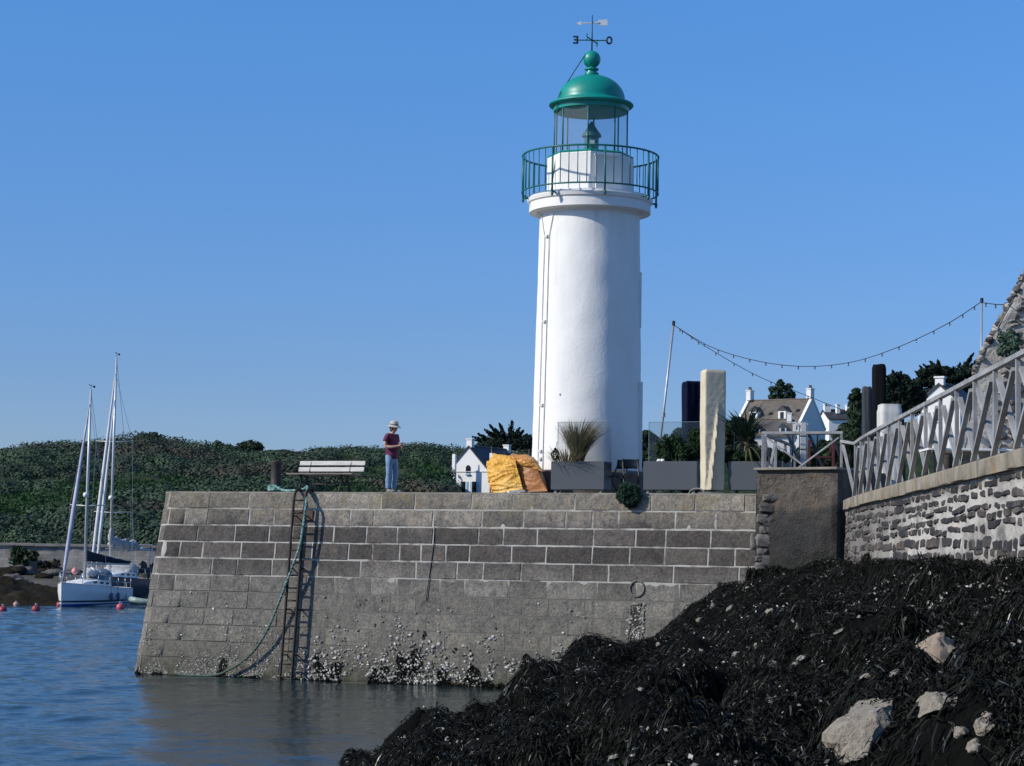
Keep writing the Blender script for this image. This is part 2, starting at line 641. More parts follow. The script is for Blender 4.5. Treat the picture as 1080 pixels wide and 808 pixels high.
# ---- harbour sea wall at the foot of the hill
m, t, b, o = newmat('sea_wall_masonry')
p = pos_n(t)
br = t.nodes.new('ShaderNodeTexBrick')
br.inputs['Scale'].default_value = 1.0
br.inputs['Mortar Size'].default_value = 0.02
br.inputs['Brick Width'].default_value = 0.42
br.inputs['Row Height'].default_value = 0.21
br.inputs['Color1'].default_value = (0.24, 0.228, 0.215, 1)
br.inputs['Color2'].default_value = (0.30, 0.285, 0.265, 1)
br.inputs['Mortar'].default_value = (0.21, 0.20, 0.185, 1)
mp = t.nodes.new('ShaderNodeMapping')
mp.inputs['Rotation'].default_value = (R(90), 0, 0)
t.links.new(p, mp.inputs[0])
t.links.new(mp.outputs[0], br.inputs[0])
f = noise_n(t, scale_vec(t, p, (1, 1, 0.35)), 0.7, 8, 0.7)
col = mix_n(t, 1.0, br.outputs[0], ramp_n(t, f, [(0.32, (0.42, 0.42, 0.42)), (0.5, (0.9, 0.9, 0.9)), (0.7, (1.3, 1.25, 1.2))]), 'MULTIPLY')
t.links.new(col, b.inputs['Base Color'])
b.inputs['Roughness'].default_value = 0.85
bump_n(t, b, br.outputs['Fac'], -0.4, 0.05)
sw = thing('sea_wall', 'long grey stone sea wall at the foot of the green hill', 'sea wall', (-28, 140.6, 1.3))
def swp(u, v):
    x = -86 + 120 * u
    zt = 3.06 + 0.06 * noise.noise(Vector((x * 0.4, 0, 3)))
    z = 0.6 + (zt - 0.6) * v
    return Vector((x, 140.4 + 0.25 * (1 - v) * -1 + 0.10 * noise.noise(Vector((x * 0.5, z * 0.8, 1))) + 0.05 * noise.noise(Vector((x * 2.2, z * 3, 5))), z))
mb = MB()
mb.grid(swp, 420, 16)
mb.add([swp(0, 0), swp(1, 0), swp(1, 1), swp(0, 1), swp(0, 1) + Vector((0, 1.2, 0)), swp(1, 1) + Vector((0, 1.2, 0)), swp(1, 0) + Vector((0, 1.2, 0)), swp(0, 0) + Vector((0, 1.2, 0))], [(4, 5, 6, 7), (0, 3, 4, 7), (1, 6, 5, 2)])
mb.build('masonry', m, sw, smooth=True)
mb = MB()
x = -86.0
while x < 34:
    L = 1.4 + 0.8 * abs(math.sin(x * 3.7))
    zt = 3.06 + 0.06 * noise.noise(Vector((x * 0.4, 0, 3)))
    mb.box((x + L / 2, 140.85, zt + 0.085 + 0.02 * math.sin(x * 5)), (L - 0.015, 1.2, 0.19))
    x += L
mb.build('coping', M('sea_wall_coping', (0.27, 0.25, 0.22), (0.15, 0.14, 0.12), 1.2, 0.85, bump=0.5), sw, bevel=0.03)

# stones and a bush along the foot of the sea wall
DARKROCK = M('dark_weedy_rock', (0.026, 0.022, 0.014), (0.010, 0.009, 0.007), 1.6, 0.8, bump=1.0, bscale=5, bdist=0.12, c3=(0.040, 0.032, 0.020), spec=0.08)
STONE = M('shore_stone', (0.11, 0.10, 0.09), (0.05, 0.046, 0.042), 3.0, 0.85, bump=0.8, bscale=9, bdist=0.04)
spots = [(5, 594, 136, 1.0), (14, 600, 134, 0.8), (24, 606, 131, 0.9), (47, 602, 135, 0.75), (58, 599, 137, 0.9), (36, 597, 138, 0.6), (67, 604, 133, 0.45), (90, 603, 134, 0.5), (2, 604, 130, 0.6), (12, 596, 137, 1.2), (18, 598, 138, 1.0), (30, 601, 137.5, 0.9), (41, 600, 138, 0.8), (52, 603, 137, 0.7), (75, 601, 137.5, 0.8), (82, 600, 138, 0.6), (98, 601, 138, 0.7)]
for i, (px, py, d, r0) in enumerate(spots):
    q = P(px, py, d)
    o = MB().lump((0, 0, 0), (r0 * 0.75, r0 * 0.5, r0 * 0.36), 0.25, 1.4, 10, i * 3.3).build('shore_rock', STONE if i % 3 else DARKROCK, smooth=True)
    o.location = (q.x, q.y, -0.35 + (q.y - 120) * 0.092 + r0 * 0.12)
    tag(o, 'grey stone lying on the mud below the far sea wall', 'rock', 'stones below the far sea wall')
# dark weed covered outcrop rising from the water on the left
ro = MB()
base = P(-18, 632, 114)
def outc(u, v):
    x = -9 + 18 * u
    y = -4 + 8 * v
    e = max(0.0, 1 - (abs(x) / 6.6) ** 2.0) * max(0.0, 1 - (y / 3.6) ** 2)
    h = 1.8 * e ** 0.6 * (1 - 0.03 * (x + 6.5)) - 0.35
    h += 0.5 * fbm(x * 0.45, y * 0.45, 5, 31.0) * min(1, e * 3)
    return (base.x + x, base.y + y + 1, h)
ro.grid(outc, 130, 60)
o = ro.build('weedy_outcrop', DARKROCK, smooth=True)
tag(o, 'low brown weed covered rock outcrop in the water at the left edge', 'rock')
# ================================================================== QUAY
BAT, CH = 0.11, 0.36
CW = CH * 1.414
def wall_pt(sg, z, out=0.0):
    """point of the battered quay face: sg runs along it (0 = where the front begins, negative = round the corner)"""
    b = (DZ - z) * BAT + out
    if sg >= 0:
        return Q(CH + sg - b * max(0.0, 1 - sg / 2.5), -b, z)
    if sg >= -CW:
        k = 1 + sg / CW
        return Q(-b + CH * k, -b + CH * (1 - k), z)
    return Q(-b, -b + CH + (-CW - sg), z)
def sg_at(px, py, out=0.0):
    """sg and z of the spot of the front face seen at a photo pixel"""
    z = 2.0
    for _ in range(12):
        b = (DZ - z) * BAT + out
        s = qs(px, py, -b)
        q = Q(s, -b)
        z = P(px, py, q.y).z
    return s - CH, z
def stone_block(mb, s0, s1, z0, z1, joint, off, amp, seed, fine=0.14, edge=0.013):
    j = joint / 2
    nu = max(2, int((s1 - s0) / fine))
    nv = max(2, int((z1 - z0) / fine))
    us = [s0 + j] + [s0 + j + edge + (s1 - s0 - 2 * j - 2 * edge) * i / nu for i in range(nu + 1)] + [s1 - j]
    vs_ = [z0 + j] + [z0 + j + edge + (z1 - z0 - 2 * j - 2 * edge) * i / nv for i in range(nv + 1)] + [z1 - j]
    verts = []
    for jv, z in enumerate(vs_):
        for iu, s in enumerate(us):
            rim = iu in (0, len(us) - 1) or jv in (0, len(vs_) - 1)
            nz = noise.noise(Vector((s * 3.1, z * 3.1, seed))) * amp + noise.noise(Vector((s * 9, z * 9, seed))) * amp * 0.45
            jit = noise.noise(Vector((s * 5, z * 5, seed + 7))) * joint * 0.55
            out = (-0.06 if rim else off + nz)
            verts.append(wall_pt(s + (jit if iu in (0, 1, len(us) - 2, len(us) - 1) else 0), z + (jit if jv in (0, 1, len(vs_) - 2, len(vs_) - 1) else 0), out))
    w_ = len(us)
    fs = [(b_ * w_ + a, b_ * w_ + a + 1, (b_ + 1) * w_ + a + 1, (b_ + 1) * w_ + a) for b_ in range(len(vs_) - 1) for a in range(w_ - 1)]
    mb.add(verts, fs)

def granite(name, stops_z, speck=0.40):
    m, t, b, o = newmat(name)
    p = pos_n(t)
    z = sepz(t)[2]
    wob = noise_n(t, p, 0.9, 5)
    zz = math_n(t, 'ADD', z, mrange(t, wob, 0.3, 0.7, -0.16, 0.16))
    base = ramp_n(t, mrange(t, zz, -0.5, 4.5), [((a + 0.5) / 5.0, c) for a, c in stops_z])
    isl = mrange(t, island_n(t), 0, 1, 0.68, 1.34)
    cc = t.nodes.new('ShaderNodeCombineXYZ')
    for i in range(3):
        t.links.new(isl, cc.inputs[i])
    # tone of single stones shows on the upper courses, fades in the tidal zone
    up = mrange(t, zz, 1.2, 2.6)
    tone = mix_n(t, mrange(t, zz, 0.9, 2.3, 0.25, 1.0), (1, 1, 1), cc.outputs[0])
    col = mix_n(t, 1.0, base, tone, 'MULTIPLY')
    g = noise_n(t, p, 20.0, 4, 0.8)
    col = mix_n(t, 1.0, col, ramp_n(t, g, [(0.28, (1 - speck,) * 3), (0.72, (1 + speck,) * 3)]), 'MULTIPLY')
    g2 = noise_n(t, p, 5.0, 7, 0.7)
    col = mix_n(t, 1.0, col, ramp_n(t, g2, [(0.28, (0.50, 0.50, 0.52)), (0.5, (1, 1, 1)), (0.72, (1.42, 1.33, 1.18))]), 'MULTIPLY')
    # ochre lichen on the top course
    lic = math_n(t, 'MULTIPLY', mrange(t, noise_n(t, p, 2.1, 6, 0.7), 0.50, 0.66), mrange(t, zz, 3.45, 3.75))
    col = mix_n(t, math_n(t, 'MULTIPLY', lic, 0.55), col, (0.21, 0.165, 0.085))
    # run-off streaks
    st = noise_n(t, scale_vec(t, p, (3.2, 3.2, 0.25)), 1.0, 5, 0.65)
    col = mix_n(t, math_n(t, 'MULTIPLY', mrange(t, st, 0.54, 0.7), 0.45), col, (0.045, 0.042, 0.040))
    # lime bloom
    lb = noise_n(t, scale_vec(t, p, (1.1, 1.1, 0.8)), 1.3, 6, 0.75)
    col = mix_n(t, math_n(t, 'MULTIPLY', mrange(t, lb, 0.60, 0.78), 0.14), col, (0.30, 0.285, 0.26))
    # green slime low down
    gr = math_n(t, 'MULTIPLY', mrange(t, noise_n(t, p, 1.7, 6, 0.7), 0.52, 0.62), mrange(t, z, 0.45, 0.12))
    col = mix_n(t, math_n(t, 'MULTIPLY', gr, 0.7), col, (0.030, 0.050, 0.016))
    wet = mrange(t, math_n(t, 'ADD', z, mrange(t, wob, 0.3, 0.7, -0.1, 0.1)), 0.10, 0.02)
    col = mix_n(t, math_n(t, 'MULTIPLY', wet, 0.6), col, (0.02, 0.02, 0.014))
    t.links.new(col, b.inputs['Base Color'])
    b.inputs['Roughness'].default_value = 0.82
    b.inputs['Specular IOR Level'].default_value = 0.3
    hgt = math_n(t, 'ADD', math_n(t, 'MULTIPLY', g, 0.4), g2)
    bump_n(t, b, hgt, 0.9, 0.03)
    return m
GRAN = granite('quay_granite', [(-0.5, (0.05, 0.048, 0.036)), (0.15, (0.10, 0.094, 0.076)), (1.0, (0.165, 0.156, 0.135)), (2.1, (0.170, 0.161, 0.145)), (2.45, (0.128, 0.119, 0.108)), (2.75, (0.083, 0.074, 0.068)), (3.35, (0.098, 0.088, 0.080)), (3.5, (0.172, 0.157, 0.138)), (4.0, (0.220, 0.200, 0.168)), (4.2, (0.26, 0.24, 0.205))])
m, t, b, o = newmat('quay_mortar')
p = pos_n(t)
z = sepz(t)[2]
zz = math_n(t, 'ADD', z, mrange(t, noise_n(t, p, 0.9, 5), 0.3, 0.7, -0.12, 0.12))
base = ramp_n(t, mrange(t, zz, -0.5, 4.5), [(0.0, (0.05, 0.05, 0.04)), (0.3, (0.125, 0.12, 0.105)), (0.50, (0.14, 0.134, 0.12)), (0.545, (0.38, 0.37, 0.34)), (0.82, (0.44, 0.425, 0.39)), (0.87, (0.36, 0.34, 0.30)), (1.0, (0.26, 0.24, 0.2))])
col = mix_n(t, mrange(t, noise_n(t, p, 1.2, 6, 0.7), 0.38, 0.51), (0.12, 0.112, 0.10), base)
t.links.new(col, b.inputs['Base Color'])
b.inputs['Roughness'].default_value = 0.9
bump_n(t, b, noise_n(t, p, 30, 4), 0.6, 0.01)
MORT = m

SMAX = 14.0
quay = thing('quay', 'granite block quay with pale mortar joints below the lighthouse', 'quay', tuple(Q(6, 2, 0.0)), QANG)
tops = [DZ - 0.002, 3.785, 3.405, 3.03, 2.655, 2.28, 1.90, 1.52, 1.15, 0.78, 0.40, 0.0, -0.45]
fac, cop = MB(), MB()
rr = random.Random(3)
for ci in range(len(tops) - 1):
    z1, z0 = tops[ci], tops[ci + 1]
    upper = ci <= 4
    s = -CW - 1.8
    brk = [s]
    brk += [-CW - 0.9, (-CW if ci % 2 else -CW - 0.35)]
    s = 0.0 if ci % 2 == 0 else 0.45
    if ci == 0:
        brk += [0.0]
    elif s > 0:
        brk += [s]
    else:
        brk += [0.0]
    s = brk[-1]
    while s < SMAX:
        L = rr.choice([0.62, 0.8, 0.95, 1.1, 1.35]) if ci not in (3, 0) else rr.choice([0.55, 0.7, 0.85, 1.0] if ci == 3 else [0.75, 1.0, 1.25, 1.4, 1.7])
        L *= rr.uniform(0.92, 1.1)
        s = min(SMAX, s + L)
        if SMAX - s < 0.35:
            s = SMAX
        brk.append(s)
    for a, c in zip(brk[:-1], brk[1:]):
        sd = rr.uniform(0, 90)
        dz0 = rr.uniform(-0.004, 0.004)
        left = a < 3.2
        if upper:
            stone_block(cop if ci == 0 else fac, a, c, z0 + dz0, z1, (0.019 if 1 <= ci <= 4 else 0.015) if not left else 0.014, rr.uniform(0.011, 0.022), 0.006 if ci else 0.009, sd)
        else:
            stone_block(fac, a, c, z0 + dz0, z1, 0.006 if not left else 0.016, rr.uniform(0.004, 0.007) + (0.008 if left else 0), 0.0025 if not left else 0.010, sd)
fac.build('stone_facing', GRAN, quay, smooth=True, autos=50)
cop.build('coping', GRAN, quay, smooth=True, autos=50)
mo = MB()
def mort(u, v):
    s = (-CW - 1.8) + (SMAX + CW + 1.8) * u
    z = -0.45 + (DZ - 0.02 + 0.45) * v
    up = min(1, max(0, (z - 2.1) / 0.3))
    return wall_pt(s, z, 0.007 - 0.006 * (1 - up) + 0.003 * noise.noise(Vector((s * 4, z * 4, 2))))
mo.grid(mort, 300, 90)
mo.build('mortar', MORT, quay, smooth=True)
# body behind the facing and the paved deck
mb = MB()
mb.prism([Q(0.1, 0.12, -0.45), Q(14.3, 0.12, -0.45), Q(14.3, 14, -0.45), Q(0.1, 14, -0.45)], (0, 0, DZ + 0.41))
mb.build('core', M('quay_core', (0.2, 0.19, 0.17), None, 3, 0.9), quay)
mb = MB()
mb.prism([Q(0.33, -0.02, DZ - 0.03), Q(15.2, -0.02, DZ - 0.03), Q(17, 14.1, DZ - 0.03), Q(-0.02, 14.1, DZ - 0.03), Q(-0.02, 0.33, DZ - 0.03)], (0, 0, 0.034))
o = mb.build('quay_deck', M('quay_paving', (0.30, 0.28, 0.24), (0.17, 0.155, 0.13), 2.5, 0.88, bump=0.7, bscale=14, bdist=0.02))
struct(o)

# ---- oysters, barnacles and weed on the foot of the wall
oy = MB()
orr = random.Random(21)
def oyster(s, z, r0):
    q = wall_pt(s, z, 0.012)
    n_ = 6
    tilt = Vector((orr.uniform(-1, 1), orr.uniform(-1, 1), orr.uniform(-1, 1))).normalized()
    out = (-QV * 1.0 + tilt * 0.75).normalized()
    e1 = out.cross(Vector((orr.random(), orr.random(), 1))).normalized()
    e2 = out.cross(e1)
    ring1, ring2 = [], []
    el = orr.uniform(0.55, 0.95)
    for k in range(n_):
        a = 2 * math.pi * k / n_
        rad_ = r0 * orr.uniform(0.75, 1.2)
        ring1.append(q + e1 * math.cos(a) * rad_ + e2 * math.sin(a) * rad_ * el - QV * 0.0 + out * r0 * 0.05)
        ring2.append(q + e1 * math.cos(a) * rad_ * 0.6 + e2 * math.sin(a) * rad_ * el * 0.6 + out * r0 * 0.42)
    vs = ring1 + ring2 + [q + out * r0 * 0.5]
    fs = [(k, (k + 1) % n_, n_ + (k + 1) % n_, n_ + k) for k in range(n_)] + [(n_ + k, n_ + (k + 1) % n_, 2 * n_) for k in range(n_)]
    oy.add(vs, fs)
for i in range(16000):
    s = orr.uniform(-0.4, 10.5)
    z = 0.03 + 1.75 * orr.random() ** 1.5
    cl = 0.6 * noise.noise(Vector((s * 1.1, z * 1.1, 5.5))) + 0.7 * noise.noise(Vector((s * 3.4, z * 2.6, 1.5)))
    right = min(1, max(0, (s - 3.4) / 0.8))
    lim = -0.30 + max(0, z - 0.45) * 0.85 + max(0, 0.16 - z) * 2.5
    if s > 8.2:
        lim += 0.25
    if right > 0.3:
        if cl > lim and orr.random() < 0.22 * (1.25 - 0.35 * z):
            oyster(s, z, orr.uniform(0.020, 0.050))
    elif z < 1.5 and cl > -0.40 + z * 0.40 and orr.random() < 0.95 - 0.6 * z:
        oyster(s, z, orr.uniform(0.008, 0.024))
sN, zN = sg_at(672, 621)
for i in range(110):                                                  # clustered in the mooring niche
    oyster(sN + orr.choice([-0.13, 0.13, 0.0]) + orr.uniform(-0.06, 0.06), zN - 0.30 - 0.75 * orr.random() ** 0.8, orr.uniform(0.018, 0.04))
for i in range(90):                                                   # strays higher up
    oyster(orr.uniform(0.3, 10.5), orr.uniform(0.9, 1.9), orr.uniform(0.016, 0.045))
OYS = M('oyster_shell', (0.44, 0.42, 0.385), (0.13, 0.125, 0.11), 24, 0.75, bump=0.6, island=0.75)
stuff(oy.build('oyster_shells', OYS), 'pale oyster shells and barnacles crusting the foot of the granite quay', 'oysters')
n = 26000
pts, dirs = [], []
while len(pts) < 7000:
    s = orr.uniform(-0.3, 10.5)
    z = 0.0 + 1.15 * orr.random() ** 1.5
    cl = 0.5 * noise.noise(Vector((s * 1.1, z * 1.1, 5.5))) + 0.7 * noise.noise(Vector((s * 4.4, z * 1.7, 9.5)))
    right = min(1, max(0, (s - 3.2) / 0.8))
    if cl > (0.10 + 0.42 * z if right > 0.3 else 0.12 + 1.2 * z) or (z < 0.06 and cl > -0.1):
        pts.append(wall_pt(s, z, 0.010 + 0.02 * orr.random()))
C_ = np.array([tuple(q) for q in pts])
V_, F_ = cards(C_, np.array([[0, 0, -0.6]]), rng.uniform(0.014, 0.034, len(C_)), 2.4)
WALLWEED = foliage_mat('wall_weed', (0.008, 0.009, 0.006), (0.022, 0.022, 0.012), warm=(0.020, 0.052, 0.012), trans=0.0, rough=0.5, patch=1.6, wpos=(0.60, 0.68))
stuff(mesh_np('wall_weed', V_, F_, WALLWEED), 'dark weed and green slime between the oysters at the waterline of the quay', 'seaweed')

# ---- old mooring ring in its niche, and the cord stain
IRON = M('rusty_black_iron', (0.016, 0.015, 0.015), (0.030, 0.019, 0.014), 5, 0.6, 0.3, bump=0.5, bscale=30)
s, z = sg_at(672, 621)
mr = thing('mooring_ring', 'old weathered mooring ring in a narrow stone niche above the seaweed rocks', 'mooring ring', tuple(wall_pt(s, z, 0)), QANG)
mb = MB()
vs = []
nn = 26
ring_pts = [wall_pt(s + 0.155 * math.sin(2 * math.pi * k / nn), z + 0.165 * math.cos(2 * math.pi * k / nn), 0.012) for k in range(nn + 1)]
mb.tube(ring_pts, 0.024, 7)
mb.build('ring', M('weathered_ring', (0.16, 0.15, 0.13), (0.09, 0.085, 0.075), 9, 0.85, bump=0.8, bscale=40), mr, smooth=True)
mb = MB()
for ds in (-0.14, 0.15):
    mb.tube([wall_pt(s + ds + 0.02 * math.sin(k), z - 0.33 - k * 0.18, 0.0) for k in range(6)], [0.026, 0.03, 0.024, 0.028, 0.02, 0.006], 7)
mb.tube([wall_pt(s - 0.14, z - 0.33, 0.005), wall_pt(s + 0.15, z - 0.31, 0.005)], 0.028, 7)
mb.build('niche_rim', GRAN, mr, smooth=True)
mb = MB()
mb.grid(lambda u, v: wall_pt(s - 0.085 + 0.17 * u + 0.02 * math.sin(v * 9), z - 0.80 + 0.42 * v, 0.014), 2, 8)
mb.build('niche_shade_sheet', M('niche_shade', (0.035, 0.033, 0.028), (0.02, 0.02, 0.016), 9, 0.9), mr)  # dark sheet on the wall face stands in for shade in the niche
# thin black drain cord down the wall
cpts = [sg_at(x, y) for x, y in ((459, 556), (458, 575), (455, 596), (452, 618), (450, 634))]
o = MB().tube([wall_pt(a, b_, 0.030) for a, b_ in cpts], 0.009, 6).build('hanging_cord', M('black_cord', (0.025, 0.025, 0.025), None, 8, 0.8), smooth=True)
tag(o, 'thin dark cord hanging down the middle of the granite quay wall', 'cord')

# ================================================================== MASONRY PIER at the quay's right end
m, t, b, o = newmat('rough_render')
p = pos_n(t)
z = sepz(t)[2]
wv = noise_n(t, scale_vec(t, p, (1.0, 1.0, 1.0)), 3.2, 7, 0.65, 1.2)
zz = math_n(t, 'ADD', z, mrange(t, noise_n(t, p, 1.3, 4), 0.3, 0.7, -0.2, 0.2))
base = ramp_n(t, mrange(t, zz, 2.4, 4.7), [(0.05, (0.018, 0.018, 0.016)), (0.35, (0.027, 0.027, 0.026)), (0.56, (0.040, 0.039, 0.038)), (0.63, (0.085, 0.076, 0.066)), (1.0, (0.108, 0.096, 0.082))])
col = mix_n(t, 1.0, base, ramp_n(t, wv, [(0.3, (0.5, 0.5, 0.5)), (0.7, (1.35, 1.3, 1.25))]), 'MULTIPLY')
rs_ = math_n(t, 'MULTIPLY', mrange(t, noise_n(t, scale_vec(t, p, (2.2, 2.2, 0.5)), 1.0, 5), 0.52, 0.66), mrange(t, zz, 3.6, 3.9))
col = mix_n(t, math_n(t, 'MULTIPLY', rs_, 0.6), col, (0.20, 0.12, 0.05))
t.links.new(col, b.inputs['Base Color'])
b.inputs['Roughness'].default_value = 0.85
bump_n(t, b, math_n(t, 'ADD', wv, noise_n(t, p, 22, 5)), 1.0, 0.05)
REND = m
pA, pB = P(798, 540, 43.6), P(883.5, 540, 42.6)                 # left and right front corners
pu = Vector((pB.x - pA.x, pB.y - pA.y, 0)).normalized()
pv = Vector((-pu.y, pu.x, 0))
PL = (Vector((pB.x, pB.y, 0)) - Vector((pA.x, pA.y, 0))).length
PZ = P(840, 495, 43.1).z
pier = thing('masonry_pier', 'rough dark rendered masonry pier between the quay and the ramp wall', 'pier', (pA.x + pu.x * PL / 2, pA.y + 0.5, 2.2))
mb = MB()
def pier_face(u, v):
    z = 1.7 + (PZ - 1.7) * v
    x = PL * u
    e = 0.035 * fbm(x * 1.7 + z * 1.6, z * 1.7 - x * 1.0, 5, 12.0) + 0.05 * noise.noise(Vector((x * 0.8, z * 0.8, 3)))
    k = min(1, min(u, 1 - u, 1 - v) * 22)
    q = Vector((pA.x, pA.y, z)) + pu * (x + 0.012 * noise.noise(Vector((z * 4, u * 3, 1)))) - pv * (e * k + 0.02 * k + (PZ - z) * 0.03 * (1 if z < 3.7 else 0.6))
    return q
mb.grid(pier_face, 80, 110)
D2 = pv * 2.4
for (fa, fb) in (((1, 0), (1, 1)), ((0, 1), (0, 0))):
    q = [pier_face(fa[0], fa[1]), pier_face(fb[0], fb[1])]
    mb.add([q[0], q[1], q[1] + D2, q[0] + D2], [(0, 3, 2, 1)])
mb.add([pier_face(0, 1), pier_face(1, 1), pier_face(1, 1) + D2, pier_face(0, 1) + D2], [(0, 1, 2, 3)])
mb.build('rendered_face', REND, pier, smooth=True, autos=60)
mb = MB()
mb.box(Vector((pA.x, pA.y, PZ + 0.012)) + pu * (PL / 2) + pv * 0.9, (PL + 0.05, 2.0, 0.05), Matrix.Rotation(math.atan2(pu.y, pu.x), 3, 'Z'))
mb.build('cap', M('pier_cap', (0.24, 0.22, 0.19), (0.15, 0.14, 0.12), 4, 0.85, bump=0.5), pier, bevel=0.012)
mb = MB()
def block_stone(mb, c, size, seed, n=12):
    """a squared rubble stone with worn corners"""
    vs, fs = [], []
    nu, nv = n * 2, n
    for j in range(nv + 1):
        th = math.pi * j / nv
        for i in range(nu):
            ph = 2 * math.pi * i / nu
            d = Vector((math.sin(th) * math.cos(ph), math.sin(th) * math.sin(ph), math.cos(th)))
            k = (abs(d.x) ** 9 + abs(d.y) ** 9 + abs(d.z) ** 9) ** (-1 / 9)
            k *= 1 + 0.16 * noise.noise(d * 1.7 + Vector((seed, seed, 0))) + 0.10 * noise.noise(d * 4.5 + Vector((seed, 0, seed)))
            vs.append(Vector((d.x * size[0] / 2, d.y * size[1] / 2, d.z * size[2] / 2)) * k + Vector(c))
    for j in range(nv):
        for i in range(nu):
            i2 = (i + 1) % nu
            fs.append((j * nu + i, (j + 1) * nu + i, (j + 1) * nu + i2, j * nu + i2))
    mb.add(vs, fs)
qr = random.Random(5)
for i, (px, py, wx, hz) in enumerate([(806, 525, 16, 7), (803, 536, 18, 9), (797, 547, 12, 9), (804, 550, 14, 11), (799, 559, 10, 7), (800, 570, 18, 13), (797, 582, 11, 7), (793, 589, 7, 6), (795, 597, 10, 8), (804, 592, 17, 13), (790, 571, 11, 17)]):
    px += 7
    q = P(px, py, 43.46 if px > 799 else 43.75)
    block_stone(mb, q, (wx / 2300 * 43.6, 0.22, hz / 2300 * 43.6), i * 2.7)
mb.build('quoin_stones', M('pier_quoins', (0.155, 0.145, 0.13), (0.08, 0.075, 0.068), 7, 0.85, bump=0.9, bscale=25, bdist=0.02, island=0.35), pier, smooth=True, autos=40)

# ================================================================== RAMP WALL on the right
RA, RB = 4.13, 0.055
RZ = 3.98
def ramp_x(d):
    return RA + RB * d + 0.10 * max(0.0, (d - 38.5) / 4.0) ** 2
rw = thing('ramp_wall', 'rubble stone ramp wall with thick white mortar and a tan concrete coping on the right', 'wall', (ramp_x(32), 32, 2.2))
mb = MB()
def cop_pt(d, k):
    n = 0.022 * noise.noise(Vector((d * 1.6, k * 0.7, 3))) + 0.012 * noise.noise(Vector((d * 5.1, k * 0.9, 7)))
    prof = [(0.03, -0.20), (-0.075, -0.195), (-0.085, -0.18), (-0.085, -0.02), (-0.07, 0.0), (0.5, 0.0), (0.5, -0.20)]
    x, z = prof[k]
    return Vector((ramp_x(d) + x + n, d, RZ + z + n * 0.5))
npan = 13
edges = np.linspace(13.0, 42.6, 21)
for a, c in zip(edges[:-1], edges[1:]):
    vs = []
    dl = np.linspace(a + 0.006, c - 0.006, 9)
    for d in dl:
        vs += [cop_pt(d, k) for k in range(7)]
    fs = []
    for i in range(8):
        for k in range(7):
            k2 = (k + 1) % 7
            fs.append((i * 7 + k, (i + 1) * 7 + k, (i + 1) * 7 + k2, i * 7 + k2))
    fs += [tuple(range(7)), tuple(range(8 * 7 + 6, 8 * 7 - 1, -1))]
    mb.add(vs, fs)
m, t, b, o = newmat('tan_concrete')
p = pos_n(t)
f = noise_n(t, scale_vec(t, p, (1, 0.9, 0.5)), 2.4, 7, 0.7)
col = ramp_n(t, f, [(0.3, (0.12, 0.105, 0.085)), (0.5, (0.235, 0.205, 0.155)), (0.7, (0.32, 0.285, 0.225))])
lic = mrange(t, noise_n(t, p, 1.4, 7, 0.75), 0.54, 0.64)
col = mix_n(t, math_n(t, 'MULTIPLY', lic, 0.6), col, (0.25, 0.16, 0.06))
dk = mrange(t, noise_n(t, scale_vec(t, p, (1, 2.0, 0.2)), 1.6, 5, 0.7), 0.56, 0.68)
col = mix_n(t, math_n(t, 'MULTIPLY', dk, 0.6), col, (0.07, 0.062, 0.05))
t.links.new(col, b.inputs['Base Color'])
b.inputs['Roughness'].default_value = 0.88
bump_n(t, b, noise_n(t, p, 18, 6), 0.7, 0.02)
TAN = m
mb.build('coping', TAN, rw, smooth=True, autos=40)
